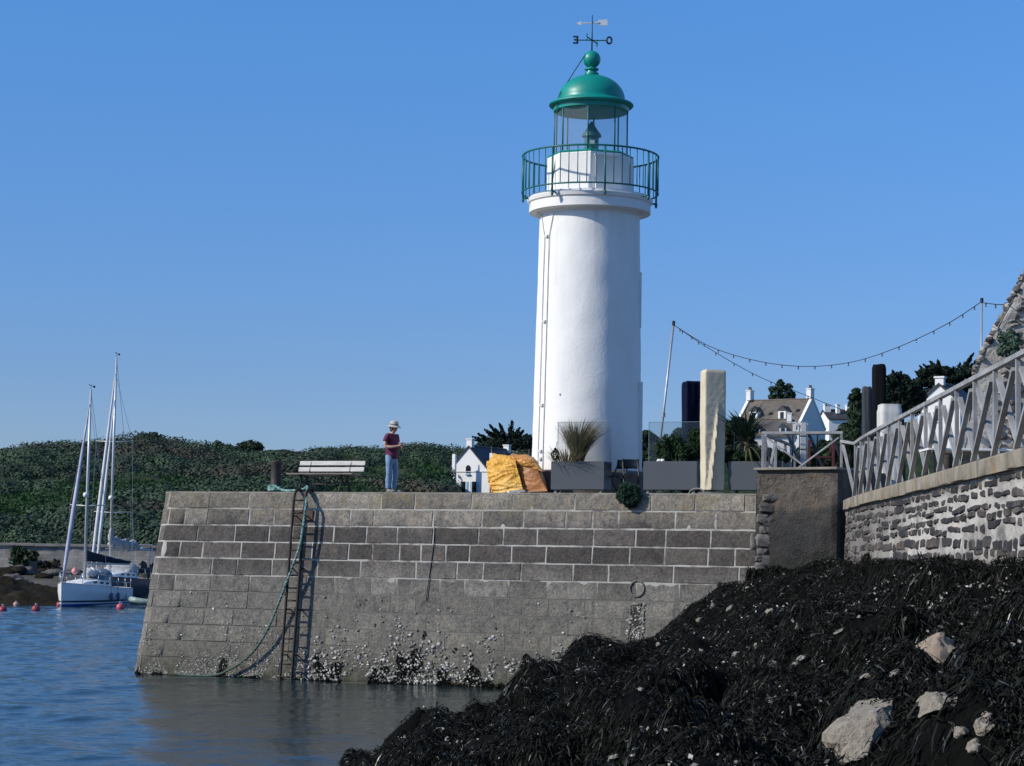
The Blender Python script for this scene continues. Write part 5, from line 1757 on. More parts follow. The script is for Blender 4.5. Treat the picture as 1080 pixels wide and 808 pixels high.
# ---- planters with glass screens
PLG = M('planter_grey', (0.056, 0.066, 0.080), (0.048, 0.057, 0.070), 2, 0.5)
PLD = M('planter_dark', (0.02, 0.021, 0.024), None, 4, 0.6)
m, t, b, o = newmat('screen_glass')
b.inputs['Base Color'].default_value = (0.05, 0.08, 0.11, 1)
b.inputs['Roughness'].default_value = 0.03
b.inputs['Alpha'].default_value = 0.15
SGL = m
EDGE = M('glass_edge', (0.14, 0.19, 0.22), None, 4, 0.2)
def planter(px0, px1, v, depth, glass, label, gx0=None, gx1=None, gl_top=444):
    s0, s1 = qs(px0, 502, v), qs(px1, 502, v)
    sc2 = (s0 + s1) / 2
    c = Q(sc2, v)
    pl = thing('planter', label, 'planter', tuple(c), QANG)
    W_ = s1 - s0
    zt = P(px0, 487.3, Q(s0, v).y).z - DZ
    zb_ = 0.105
    mb = MB()
    mb.box((0, depth / 2, (zb_ + zt) / 2), (W_, depth, zt - zb_))
    mb.build('box', PLG, pl, world=False, bevel=0.006)
    mb = MB()
    for a, b2, c2 in (((0, 0.012, zt), (W_ - 0.002, 0.022, 0.014), None), ((0, depth - 0.012, zt), (W_ - 0.002, 0.022, 0.014), None)):
        mb.box((a[0], a[1], a[2] + 0.008), b2)
    mb.box((-W_ / 2 + 0.012, depth / 2, zt + 0.0075), (0.022, depth - 0.05, 0.014))
    mb.box((W_ / 2 - 0.012, depth / 2, zt + 0.0075), (0.022, depth - 0.05, 0.014))
    mb.build('rim', PLG, pl, world=False)
    mb = MB()
    mb.box((0, depth / 2, zt + 0.004), (W_ - 0.05, depth - 0.05, 0.006))
    mb.build('soil', M('potting_soil', (0.03, 0.022, 0.016), None, 14, 0.95, bump=1.0), pl, world=False)
    for sx_ in (-1, 1):
        for sy_ in (0.08, depth - 0.08):
            mb = MB()
            mb.lathe([(0.045, 0.0), (0.045, 0.05), (0.03, 0.06), (0.03, zb_ + 0.002)], 14, (sx_ * (W_ / 2 - 0.09), sy_, 0))
            mb.build('foot', M('caster_grey', (0.3, 0.3, 0.3), (0.1, 0.1, 0.1), 9, 0.5), pl, world=False)
    if glass:
        zg_ = P(px0, gl_top, Q(s0, v).y).z - DZ
        x0 = qs(gx0, 470, v) - sc2
        x1 = qs(gx1, 470, v) - sc2
        mb = MB()
        mb.box(((x0 + x1) / 2, depth - 0.05, (zg_ + zt) / 2 + 0.003), (x1 - x0, 0.012, zg_ - zt - 0.02))
        mb.build('glass_screen', SGL, pl, world=False)
        mb = MB()
        mb.box(((x0 + x1) / 2, depth - 0.05, zg_ - 0.001), (x1 - x0, 0.014, 0.010))
        mb.box((x0 - 0.006, depth - 0.05, (zg_ + zt) / 2), (0.010, 0.014, zg_ - zt))
        mb.box((x1 + 0.006, depth - 0.05, (zg_ + zt) / 2), (0.010, 0.014, zg_ - zt))
        mb.build('glass_edge', EDGE, pl, world=False)
    return c, W_, zt + DZ
v1 = 0.80
cP1 = planter(581, 637, v1, 0.50, True, 'grey box planter with ornamental grass and a glass screen in front of the lighthouse', 581, 637)
cP2 = planter(678.5, 735, v1, 0.45, True, 'grey box planter with dark shrubs and a glass screen beside the beige parasol', 678.5, 736)
cP3 = planter(768, 826, v1 + 0.02, 0.45, True, 'grey box planter with a spiky palm half hidden behind the masonry pier', 769, 846)

# ornamental grass, blown to the right at the top
og = thing('ornamental_grass', 'feathery ornamental grass tuft in the left planter', 'grass plant', tuple(cP1[0] + QV * 0.25 + Vector((0, 0, cP1[2] - DZ))))
gcx = Q(qs(610, 487, v1 + 0.25), v1 + 0.25, cP1[2])
mbV, mbF = [], []
gr_ = np.random.default_rng(4)
def blades(center, n, hgt, spread, bend, wid, side_fn=None, r=gr_, seg=7, spread_xy=0.12):
    V, Fq = [], []
    for i in range(n):
        a = r.random() * 2 * math.pi
        b0 = Vector(center) + Vector((math.cos(a), math.sin(a), 0)) * spread_xy * r.random() ** 0.5
        lean = spread * r.random() ** 0.8
        di = Vector((math.cos(a), math.sin(a), 0))
        L = hgt * r.uniform(0.55, 1.08)
        pos = b0.copy()
        pts = [pos.copy()]
        ang_ = lean
        for k in range(seg - 1):
            st = L / (seg - 1)
            pos = pos + (Vector((0, 0, math.cos(ang_))) + di * math.sin(ang_)) * st + Vector(bend) * st * (k / seg) ** 1.5
            ang_ += r.uniform(0.05, 0.22)
            pts.append(pos.copy())
        sd = Vector((-di.y, di.x, 0.0)).normalized() * wid * r.uniform(0.6, 1.3)
        b_ = len(V)
        for k, q in enumerate(pts):
            w_ = math.sin(math.pi * (0.15 + 0.85 * k / (seg - 1))) ** 0.7 if k < seg - 1 else 0.05
            V += [tuple(q - sd * 0.5 * w_), tuple(q + sd * 0.5 * w_)]
        for k in range(seg - 1):
            Fq.append((b_ + 2 * k, b_ + 2 * k + 1, b_ + 2 * k + 3, b_ + 2 * k + 2))
    return V, Fq
GRASSM = foliage_mat('ornamental_blades', (0.10, 0.105, 0.055), (0.26, 0.24, 0.15), trans=0.3)
V_, F_ = blades(gcx, 900, 1.05, 0.34, (0.42, 0.02, 0.05), 0.012)
mesh_np('blades', V_, F_, GRASSM, og)
V_, F_ = blades(gcx + Vector((-0.25, 0, 0)), 260, 0.45, 1.1, (0.2, 0, 0), 0.012, spread_xy=0.35)
mesh_np('dry_blades', V_, F_, foliage_mat('dry_blades', (0.10, 0.085, 0.045), (0.26, 0.22, 0.13), trans=0.3), og)
fe = thing('flowering_weed', 'thin stalk with seed head beside the ornamental grass', 'plant', tuple(gcx + Vector((-0.42, 0, 0))))
LEAFD = foliage_mat('planter_leaves', (0.010, 0.030, 0.014), (0.035, 0.075, 0.030), trans=0.2)
def leaf_ball(center, rad, n, size, r=rng, aspect=1.7, hollow=0.55, updir=None):
    d = r.normal(size=(n, 3))
    d /= np.linalg.norm(d, axis=1)[:, None]
    rr_ = (hollow + (1 - hollow) * r.random(n) ** 0.5)[:, None]
    C = np.array(tuple(center)) + d * rr_ * np.array(rad)
    if updir is None:
        return cards_n(C, d, r.uniform(0.6, 1.4, n) * size, aspect, r, 0.5)
    return cards(C, np.array([updir]), r.uniform(0.6, 1.3, n) * size, aspect, r)
def join_cards(lst):
    V, Fq, k = [], [], 0
    for v, f in lst:
        V.append(v)
        Fq.append(np.asarray(f) + k)
        k += len(v)
    return np.concatenate(V), np.concatenate(Fq)
mesh_np('stalk', *leaf_ball(gcx + Vector((-0.50, 0, 0.16)), (0.10, 0.08, 0.14), 90, 0.04), LEAFD, fe)
MB().tube([gcx + Vector((-0.48, 0, 0)), gcx + Vector((-0.5, 0, 0.28)), gcx + Vector((-0.47, 0, 0.45))], 0.006, 5).build('stem', M('plant_stem', (0.08, 0.09, 0.04), None, 8, 0.8), fe)
# shrubs in the middle planter
def bush(name, label, cat, center, parts, size, mat, up=None):
    th_ = thing(name, label, cat, tuple(center))
    mesh_np('foliage', *join_cards([leaf_ball(Vector(center) + Vector(o_), r_, n_, size, aspect=1.7 if up is None else 2.8, hollow=0.55 if up is None else 0.1, updir=up) for o_, r_, n_ in parts]), mat, th_)
    mb = MB()
    for o_, r_, n_ in parts[:4]:
        mb.tube([Vector(center) + Vector((o_[0] * 0.3, o_[1] * 0.3, -0.02)), Vector(center) + Vector(o_) * 0.6, Vector(center) + Vector(o_)], [0.018, 0.012, 0.006], 6)
    mb.build('stem', M('plant_stem', (0.08, 0.09, 0.04)), th_)
    return th_
b2 = Q(qs(713, 487, v1 + 0.22), v1 + 0.22, cP2[2])
prts = []
brnd = random.Random(8)
for i in range(26):
    x = -0.45 + 0.95 * brnd.random()
    h = (0.22 + 0.36 * brnd.random()) * (0.6 + 0.5 * min(1, (x + 0.5)))
    prts.append(((x * QU.x, x * QU.y + brnd.uniform(-0.12, 0.12), h), (0.10, 0.10, 0.20), 170))
bush('shrub', 'dark green shrub filling the planter beside the beige parasol', 'shrub', b2, prts, 0.030, LEAFD, (0, 0, 0.7))
b3 = Q(qs(800, 487, v1 + 0.22), v1 + 0.22, cP3[2])
prts = []
for i in range(16):
    x = -0.62 + 1.2 * brnd.random()
    prts.append(((x * QU.x, x * QU.y + brnd.uniform(-0.12, 0.12), 0.07 + 0.12 * brnd.random()), (0.12, 0.10, 0.10), 130))
bush('hedge', 'low dark hedge plants in the planter with the spiky palm', 'hedge', b3, prts, 0.045, LEAFD)
# cabbage palm
pc = Q(qs(787, 487, v1 + 0.24), v1 + 0.24, cP3[2])
palm = thing('cabbage_palm', 'spiky cabbage palm with upright and drooping leaves in the right planter', 'palm', tuple(pc))
MB().tube([pc + Vector((0, 0, -0.05)), pc + Vector((0.01, 0, 0.15)), pc + Vector((0, 0, 0.42))], [0.06, 0.05, 0.055], 10).build('trunk', M('palm_trunk', (0.13, 0.10, 0.06), (0.07, 0.055, 0.035), 8, 0.9, bump=0.8), palm, smooth=True)
PALMM = foliage_mat('palm_leaves', (0.008, 0.024, 0.014), (0.030, 0.060, 0.030), trans=0.2)
V_, F_ = blades(pc + Vector((0, 0, 0.42)), 120, 0.98, 0.8, (0, 0, 0.0), 0.036, spread_xy=0.05)
mesh_np('leaves', V_, F_, PALMM, palm)
V_, F_ = blades(pc + Vector((0, 0, 0.35)), 34, 0.75, 1.9, (0, 0, -0.55), 0.038, spread_xy=0.05)
mesh_np('drooping_leaves', V_, F_, foliage_mat('palm_dry_leaves', (0.06, 0.07, 0.035), (0.20, 0.18, 0.10), trans=0.2), palm)
# small white stones on the planter rim
for i, (px, py) in enumerate(((695, 486), (699, 486))):
    q = Q(qs(px, py, v1 + 0.1), v1 + 0.1, cP2[2] + 0.035)
    o = MB().lump((0, 0, 0), (0.05, 0.045, 0.035), 0.15, 2, 8, i * 3.0).build('white_pebble', W_ARROW, smooth=True)
    o.location = q
    tag(o, 'white pebble lying on the rim of the planter with dark shrubs', 'pebble', 'pebbles on the planter')
# bush growing out of the coping
wb = Q(qs(664, 519, 0.0), -0.02, DZ - 0.04)
prts = []
for i in range(42):
    a = brnd.random() * 6.28
    rr_ = brnd.random() ** 0.5
    prts.append(((0.20 * rr_ * math.cos(a) - 0.02, -0.10 - 0.10 * brnd.random(), 0.02 + 0.19 * rr_ * math.sin(a)), (0.09, 0.085, 0.09), 300))
for i in range(16):
    prts.append(((-0.10 + 0.22 * brnd.random(), -0.08, -0.10 - 0.12 * brnd.random()), (0.06, 0.06, 0.07), 120))
bush('wall_bush', 'green tuft of rock samphire growing out of the coping below the bar chairs', 'plant', wb, prts, 0.018, foliage_mat('samphire_leaves', (0.020, 0.045, 0.028), (0.060, 0.115, 0.070), trans=0.15), (0, -0.2, 0.6))

# ---- two folded bar chairs
BLKM = M('black_powdercoat', (0.012, 0.012, 0.014), (0.018, 0.018, 0.02), 8, 0.4)
def bar_chair(px, v, rz, label):
    c = qat(px, 505, v)
    ch = thing('bar_chair', label, 'chair', tuple(c), QANG + rz, 'bar chairs by the planter')
    H = 0.79
    for sx_ in (-0.165, 0.165):
        MB().tube([(sx_, -0.20, 0.0), (sx_, 0.05, 0.36), (sx_, 0.20, 0.66), (sx_, 0.22, H)], 0.016, 8).build('leg', BLKM, ch, world=False, smooth=True)
        MB().tube([(sx_ * 0.85, 0.22, 0.0), (sx_ * 0.85, 0.0, 0.34), (sx_ * 0.85, -0.16, 0.40)], 0.013, 8).build('leg', BLKM, ch, world=False, smooth=True)
    mb = MB()
    mb.box((0, 0.0, 0.41), (0.35, 0.30, 0.022))
    mb.build('seat', BLKM, ch, world=False, bevel=0.008)
    mb = MB()
    mb.grid(lambda u, w_: Vector((-0.18 + 0.36 * u, 0.205 + 0.05 * (1 - (2 * u - 1) ** 2) + 0.02 * w_, 0.585 + 0.20 * w_)), 12, 5)
    bk = mb.build('backrest', BLKM, ch, world=False, smooth=True)
    sd_ = bk.modifiers.new('thickness', 'SOLIDIFY')
    sd_.thickness = 0.022
    mb = MB()
    mb.tube([(-0.16, 0.15, 0.12), (0.16, 0.15, 0.12)], 0.011, 6)
    mb.build('foot_bar', BLKM, ch, world=False, smooth=True)
    return ch
bar_chair(650, 1.30, R(-25), 'black bar chair pushed against the planter with grass')
bar_chair(666, 1.15, R(25), 'black bar chair standing free beside the lighthouse base')

# ---- closed parasols in covers
def covered_parasol(px0, px1, py_top, v, label, mat, depth=0.36, fold=True, seed=0, ptop=None, base=True, group=None, lean=0.0, z_floor=DZ, zb=0.06):
    s0, s1 = qs(px0, 450, v), qs(px1, 450, v)
    c = Q((s0 + s1) / 2, v)
    W_ = (s1 - s0)
    H = P((px0 + px1) / 2, py_top, c.y).z - z_floor
    pr = thing('covered_parasol', label, 'parasol', (c.x, c.y, z_floor), QANG + R(36), group)
    mb = MB()
    rows = 130
    loop = []                                            # rounded rectangle, unit half sizes
    cr = 0.16
    for (cx_, cy_, a0) in ((1, 1, 0), (-1, 1, 90), (-1, -1, 180), (1, -1, 270)):
        for k in range(5):
            a = R(a0 + 90 * k / 4)
            loop.append((cx_ * (1 - cr) + cr * math.cos(a), cy_ * (1 - cr) + cr * math.sin(a)))
        nx_ = {0: (-1, 1), 90: (-1, -1), 180: (1, -1), 270: (1, 1)}[a0]
        st_ = loop[-1]
        en_ = {0: (-(1 - cr), 1.0), 90: (-1.0, -(1 - cr)), 180: (1 - cr, -1.0), 270: (1.0, 1 - cr)}[a0]
        for k in range(1, 14):
            loop.append((st_[0] + (en_[0] - st_[0]) * k / 14, st_[1] + (en_[1] - st_[1]) * k / 14))
    n = len(loop)
    vs, fs = [], []
    for j in range(rows + 1):
        v_ = j / rows
        z = zb + (H - zb) * v_
        k = 1.0
        if v_ > 0.975:
            k = 0.88 + 0.12 * math.cos((v_ - 0.975) / 0.025 * math.pi / 2)
        wv_ = (0.92 + 0.08 * min(1, v_ / 0.6)) * k
        for i, (lx, ly) in enumerate(loop):
            x = lx * W_ / 2 * wv_
            y = ly * depth / 2 * wv_
            a = math.atan2(ly, lx)
            if fold:
                e_ = (x / W_) - 0.14 + 0.50 * (0.75 - v_)            # a flap folded over, running down to the left
                wd = 0.05 + 0.16 * max(0.0, 0.75 - v_)
                f1 = max(0.0, min(1.0, (e_ + wd) / wd)) if e_ < 0 else max(0.0, 1 - e_ / 0.09)
                f1 *= max(0, min(1, (0.74 - v_) * 3.5))
                if ly < -0.5:
                    y -= 0.085 * f1
                y += 0.006 * noise.noise(Vector((x * 5 + z * 4.0, z * 6 - x * 7, seed))) * (1.25 - v_)
                y += 0.004 * noise.noise(Vector((x * 14 + z * 9.0, z * 13 - x * 14, seed + 2))) * (1.2 - v_)
                x += 0.012 * noise.noise(Vector((z * 4, a, seed + 3))) * (1.3 - v_)
            else:
                y += 0.012 * noise.noise(Vector((x * 9, z * 1.5, seed)))
                x += 0.012 * noise.noise(Vector((z * 3, a, seed + 3)))
            x += lean * v_
            vs.append((x, y, z + (0.014 * noise.noise(Vector((x * 8, y * 8, seed))) if j == rows else 0)))
    for j in range(rows):
        for i in range(n):
            i2 = (i + 1) % n
            fs.append((j * n + i, j * n + i2, (j + 1) * n + i2, (j + 1) * n + i))
    fs.append(tuple(range(n - 1, -1, -1)))
    fs.append(tuple(rows * n + i for i in range(n)))
    mb.add(vs, fs)
    mb.build('cover', mat, pr, world=False, smooth=True, autos=40)
    mb = MB()
    mb.tube([(0, 0, 0.02), (0, 0, H * 0.9)], 0.03, 10)
    mb.build('pole', M('parasol_pole', (0.35, 0.35, 0.35), None, 6, 0.4, 0.6), pr, world=False, smooth=True)
    if base:
        mb = MB()
        mb.lathe([(0.30, 0.0), (0.30, 0.04), (0.27, 0.055), (0.06, 0.06), (0.055, 0.12), (0.0, 0.12)], 30)
        mb.build('base', M('parasol_base', (0.16, 0.16, 0.15), (0.08, 0.08, 0.08), 5, 0.7, bump=0.5), pr, world=False, smooth=True, autos=40)
    return pr
CREAM = M('cream_cover', (0.60, 0.53, 0.39), (0.50, 0.44, 0.32), 3, 0.75, bump=0.4, bscale=10)
NAVY = M('navy_cover', (0.0035, 0.006, 0.022), (0.005, 0.008, 0.028), 3, 0.9, spec=0.1)
BLKC = M('black_cover', (0.005, 0.0055, 0.008), (0.008, 0.009, 0.011), 3, 0.9, spec=0.1)
covered_parasol(740.5, 763, 390.5, 0.78, 'tall closed parasol in a cream cover standing at the quay edge', CREAM, 0.34, True, 1, zb=0.10)
covered_parasol(721, 739.5, 402.5, 1.55, 'closed parasol in a navy blue cover beside the cream one', NAVY, 0.34, False, 5)
o = MB()
q = Q(qs(735, 516, 0.35), 0.35, DZ + 0.02)
o.tube([q + QU * (0.17 * math.cos(a)) + QV * 0.0 + Vector((0, 0, 0.11 * abs(math.sin(a)) - 0.01)) for a in [math.pi * k / 12 for k in range(13)]], 0.014, 6)
o = o.build('hose_loop', M('grey_hose', (0.25, 0.25, 0.23), None, 9, 0.7), smooth=True)
tag(o, 'loop of grey hose on the coping left of the cream parasol', 'hose')

# ---- string lights: leaning pole, upright pole, two sagging strings with bulbs
ALU = M('grey_metal', (0.42, 0.43, 0.44), (0.30, 0.31, 0.32), 6, 0.45, 0.5)
lp0, lp1 = Q(qs(692, 505, 2.2), 2.2, DZ), None
dlp = lp0.y
ltop = P(710.5, 341, dlp)
pole = thing('light_pole', 'thin leaning metal pole holding the string lights right of the lighthouse', 'pole', tuple(lp0))
foot = P(690, 509, dlp)
MB().tube([Vector((foot.x, foot.y, DZ)), ltop], 0.026, 10).build('pole', ALU, pole, smooth=True)
mid = Vector((foot.x, foot.y, DZ)).lerp(ltop, 0.47)
MB().lathe([(0.0, -0.05), (0.045, -0.05), (0.045, 0.05), (0.0, 0.05)], 14, tuple(mid)).build('clamp', ALU, pole)
MB().lathe([(0.0, -0.05), (0.035, -0.05), (0.035, 0.05), (0.0, 0.06)], 14, tuple(ltop)).build('cap', BLKM, pole)
MB().box((foot.x, foot.y, DZ + 0.04), (0.34, 0.34, 0.08)).build('foot', M('parasol_base', (0.16, 0.16, 0.15)), pole, bevel=0.01)
d2 = 38.0
up0, up1 = P(1033.5, 395, d2), P(1035.5, 317, d2)
pole2 = thing('light_pole', 'upright thin pole holding the string lights beside the rubble buttress', 'pole', (up0.x, up0.y, RZ))
MB().tube([Vector((up0.x, up0.y, RZ)), up1], 0.017, 10).build('pole', ALU, pole2, smooth=True)
MB().lathe([(0.0, -0.04), (0.03, -0.04), (0.03, 0.04), (0.0, 0.05)], 12, tuple(up1)).build('cap', BLKM, pole2)
WIRE = M('black_wire', (0.012, 0.012, 0.012), None, 8, 0.6)
BULB = M('glass_bulb', (0.16, 0.16, 0.15), None, 4, 0.15)
def string_lights(ctrl, nb, label, phase=0.5):
    th_ = thing('string_lights', label, 'string lights', tuple(ctrl[0]))
    pts = []
    for i in range(len(ctrl) - 1):
        p0, p1, p2, p3 = ctrl[max(0, i - 1)], ctrl[i], ctrl[i + 1], ctrl[min(len(ctrl) - 1, i + 2)]
        for k in range(14):
            u = k / 14
            pts.append(0.5 * ((2 * p1) + (p2 - p0) * u + (2 * p0 - 5 * p1 + 4 * p2 - p3) * u * u + (-p0 + 3 * p1 - 3 * p2 + p3) * u ** 3))
    pts.append(ctrl[-1])
    MB().tube(pts, 0.0075, 6).build('wire', WIRE, th_, smooth=True)
    cum = [0]
    for a, c in zip(pts[:-1], pts[1:]):
        cum.append(cum[-1] + (c - a).length)
    for i in range(nb):
        L = cum[-1] * (i + phase) / nb
        k = max(j for j in range(len(cum)) if cum[j] <= L)
        k = min(k, len(pts) - 2)
        q = pts[k].lerp(pts[k + 1], (L - cum[k]) / max(1e-6, cum[k + 1] - cum[k]))
        so_ = MB().lathe([(0.0, 0.0), (0.012, -0.004), (0.013, -0.029), (0.0, -0.031)], 8, tuple(q)).build('socket', WIRE, th_, smooth=True)
        MB().lathe([(0.008, -0.030), (0.015, -0.040), (0.016, -0.052), (0.009, -0.064), (0.0, -0.066)], 8, tuple(q)).build('bulb', BULB, so_, smooth=True)
c1 = [(711, 343), (750, 366), (800, 381), (850, 386.5), (900, 381.5), (950, 365), (1000, 341), (1034, 319)]
string_lights([P(px, py, dlp + (d2 - dlp) * i / 7) for i, (px, py) in enumerate(c1)], 20, 'long sagging string of bulbs from the leaning pole to the upright pole')
c2 = [(711, 343), (750, 369), (800, 397), (850, 417), (900, 437)]
string_lights([P(px, py, dlp + 3.5 * i / 4) for i, (px, py) in enumerate(c2)], 10, 'string of bulbs falling from the leaning pole towards the covered terrace')
c3 = [(1035, 319), (1050, 321), (1066, 321.5)]
string_lights([P(px, py, d2 - 7.5 * i / 2) for i, (px, py) in enumerate(c3)], 3, 'short string of three bulbs between the upright pole and the rubble buttress')
# ================================================================== RAILINGS AND THE RIGHT-HAND TERRACE
GALV = M('weathered_grey_paint', (0.36, 0.36, 0.36), (0.17, 0.172, 0.175), 2.2, 0.55, 0.0, bump=0.35, bscale=30, c3=(0.26, 0.22, 0.18))
# ---- crossed railing along the ramp wall
rl = thing('ramp_railing', 'grey metal railing with crossed braces running along the ramp wall coping', 'railing', (ramp_x(32) + 0.12, 32, RZ))
def rpt(d, z):
    return Vector((ramp_x(d) + 0.12, d, RZ + z))
HR = 1.08
ds_ = [41.9 - 1.5 * i for i in range(17)]
MBt = MB()
tp = [rpt(d, HR) for d in np.linspace(42.0, 17.6, 40)]
for a, c in zip(tp[:-1], tp[1:]):
    MBt.beam(a, c, 0.075, 0.055)
MBt.build('top_rail', GALV, rl)
for i, d in enumerate(ds_):
    MB().beam(rpt(d, 0.0), rpt(d, HR - 0.027), 0.05, 0.05, (0, 1, 0)).build('post', GALV, rl)
    if i + 1 < len(ds_):
        e = ds_[i + 1]
        dx = Vector((0.033, 0, 0))
        MB().beam(rpt(d - 0.05, 0.05) - dx, rpt(e + 0.05, HR - 0.14) - dx, 0.048, 0.062, (1, 0, 0)).build('cross_brace', GALV, rl)
        MB().beam(rpt(d - 0.05, HR - 0.14) + dx, rpt(e + 0.05, 0.05) + dx, 0.048, 0.062, (1, 0, 0)).build('cross_brace', GALV, rl)
# ---- railing panel behind the pier, turning into the ramp railing
fr = thing('landing_railing', 'square grey railing panel with a wide cross brace above the masonry pier', 'railing', tuple(P(845, 494, 43.4)))
fa, fb = P(804.5, 456.5, 43.7), P(887.5, 455.5, 43.2)
zt_ = fa.z
zb_ = RZ + 0.02
def frp(k, z):
    return Vector((fa.x + (fb.x - fa.x) * k, fa.y + (fb.y - fa.y) * k, z))
MB().beam(frp(-0.01, zt_), frp(1.015, zt_), 0.06, 0.05).build('top_rail', GALV, fr)
for k in (0.0, 1.0):
    MB().beam(frp(k, zb_), frp(k, zt_ - 0.025), 0.042, 0.042, (0, 1, 0)).build('post', GALV, fr)
MB().beam(frp(0.05, zt_ - 0.10), frp(0.97, zb_ + 0.16), 0.03, 0.03).build('cross_brace', GALV, fr)
n_ = (frp(1, 0) - frp(0, 0)).cross(Vector((0, 0, 1))).normalized() * 0.031
MB().beam(frp(0.97, zt_ - 0.10) + n_, frp(0.05, zb_ + 0.16) + n_, 0.03, 0.03).build('cross_brace', GALV, fr)
MB().beam(frp(1.0, zt_ - 0.17), rpt(41.95, HR), 0.06, 0.05).build('link_rail', GALV, fr)
MB().beam(frp(1.02, zt_ - 0.25), rpt(42.0, 0.05), 0.05, 0.04).build('link_brace', GALV, fr)
# ---- return railing running back over the quay
bk = thing('return_railing', 'railing with lit white braces running back behind the square railing panel', 'railing', tuple(P(815, 494, 45)))
r0, r1 = P(807, 457, 44.2), P(838, 460, 48.6)
def bkp(k, z):
    return Vector((r0.x + (r1.x - r0.x) * k, r0.y + (r1.y - r0.y) * k, z))
MB().beam(bkp(0, zt_ - 0.01), bkp(1, zt_ - 0.01), 0.06, 0.05).build('top_rail', GALV, bk)
for i in range(4):
    MB().beam(bkp(i / 3, DZ), bkp(i / 3, zt_ - 0.035), 0.055, 0.055, (0, 1, 0)).build('post', GALV, bk)
    if i < 3:
        MB().beam(bkp(i / 3 + 0.02, DZ + 0.08), bkp((i + 1) / 3 - 0.02, zt_ - 0.12), 0.06, 0.05, (1, 0, 0)).build('cross_brace', GALV, bk)
        MB().beam(bkp(i / 3 + 0.02, zt_ - 0.12), bkp((i + 1) / 3 - 0.02, DZ + 0.08), 0.06, 0.03, (1, 0, 0)).build('cross_brace', GALV, bk)
# shaded braces of the railing behind, their shade painted as black
DK = M('black_paint_and_shade', (0.02, 0.02, 0.024), None, 6, 0.5)
gw = thing('shaded_railing', 'sloping railing braces coloured dark for shade, seen through the square railing panel', 'railing', tuple(P(850, 494, 46.5)))
for (x0, y0, x1, y1) in ((830, 457, 845, 492), (853, 458, 869, 495), (879, 462, 889, 490)):
    MB().beam(P(x0, y0, 46.5), P(x1, y1, 46.0), 0.055, 0.04).build('brace', DK, gw)
MB().beam(P(826, 457.8, 46.5), P(892, 457.5, 46.3), 0.04, 0.04).build('top_rail', DK, gw)
for px in (836, 862, 886):
    q = P(px, 480, 46.6)
    MB().beam((q.x, q.y, DZ), (q.x, q.y, P(px, 457.6, 46.6).z), 0.03, 0.03, (0, 1, 0)).build('post', DK, gw)
MAR = M('maroon_paint', (0.10, 0.018, 0.022), (0.07, 0.014, 0.018), 6, 0.5)
tr_ = thing('maroon_trestle', 'maroon painted metal trestle standing behind the square railing panel', 'trestle', tuple(P(870, 500, 45.4)))
for px in (853.5, 879):
    q = P(px, 470, 45.4)
    MB().beam((q.x, q.y, DZ), (q.x, q.y, P(px, 464, 45.4).z), 0.055, 0.055, (0, 1, 0)).build('leg', MAR, tr_, bevel=0.006)
MB().beam(P(853, 482, 45.4), P(879, 482, 45.4), 0.03, 0.03).build('crossbar', MAR, tr_)
MB().beam(P(868, 492, 45.5), P(879, 467, 45.5), 0.035, 0.03).build('brace', MAR, tr_)
wp = P(847, 480, 46.2)
wpo = thing('white_post', 'white post with dark straps in the middle behind the square railing panel', 'post', (wp.x, wp.y, DZ))
zt2 = P(847, 446, 46.2).z
MB().box((wp.x, wp.y, (DZ + zt2) / 2), (0.115, 0.115, zt2 - DZ)).build('post', W_ARROW, wpo, bevel=0.008)
MB().box((wp.x - 0.03, wp.y, zt2 - 0.03), (0.26, 0.09, 0.05)).build('arm', W_ARROW, wpo, bevel=0.006)
for py in (460, 474):
    MB().box((wp.x, wp.y, P(847, py, 46.2).z), (0.125, 0.125, 0.025)).build('strap', BLKM, wpo)
cb = P(847, 494, 45.8)
o = MB().box((cb.x, cb.y, DZ + 0.22), (0.62, 0.40, 0.42)).build('storage_chest', DK, bevel=0.03)
tag(o, 'low black chest on the quay behind the square railing panel', 'chest')

# ---- dark covered parasols and a white covered stack on the terrace
zf = RZ
def terrace_parasol(px0, px1, pyt, d, label, mat, seed, lean=0.0):
    c = P((px0 + px1) / 2, 480, d)
    W_ = (px1 - px0) / F_PX * d
    H = P((px0 + px1) / 2, pyt, d).z - zf
    pr = thing('covered_parasol', label, 'parasol', (c.x, c.y, zf), R(-12))
    mb = MB()
    n, rows = 40, 40
    vs, fs = [], []
    for j in range(rows + 1):
        v_ = j / rows
        k = 1.0 if v_ < 0.965 else 0.82 + 0.18 * math.cos((v_ - 0.965) / 0.035 * math.pi / 2)
        for i in range(n):
            a = 2 * math.pi * i / n
            ca, sa = math.cos(a), math.sin(a)
            rr_ = (abs(ca) ** 4 + abs(sa) ** 4) ** -0.25
            g = 0.014 * noise.noise(Vector((ca * 2.4, sa * 2.4, v_ * 2 + seed)))
            vs.append(((ca * rr_ * W_ / 2 + g) * k + lean * v_, (sa * rr_ * W_ / 2 * 0.85 + g) * k, 0.05 + (H - 0.05) * v_ + (0.02 * noise.noise(Vector((ca, sa, seed))) if j == rows else 0)))
    for j in range(rows):
        for i in range(n):
            i2 = (i + 1) % n
            fs.append((j * n + i, j * n + i2, (j + 1) * n + i2, (j + 1) * n + i))
    fs += [tuple(range(n - 1, -1, -1)), tuple(rows * n + i for i in range(n))]
    mb.add(vs, fs)
    mb.build('cover', mat, pr, world=False, smooth=True, autos=55)
    MB().lathe([(0.3, 0), (0.3, 0.045), (0.05, 0.05), (0.05, 0.10), (0, 0.10)], 24).build('base', M('parasol_base', (0.16, 0.16, 0.15)), pr, world=False)
    return pr
SLT = M('slate_cover', (0.020, 0.026, 0.036), (0.028, 0.034, 0.046), 3, 0.7)
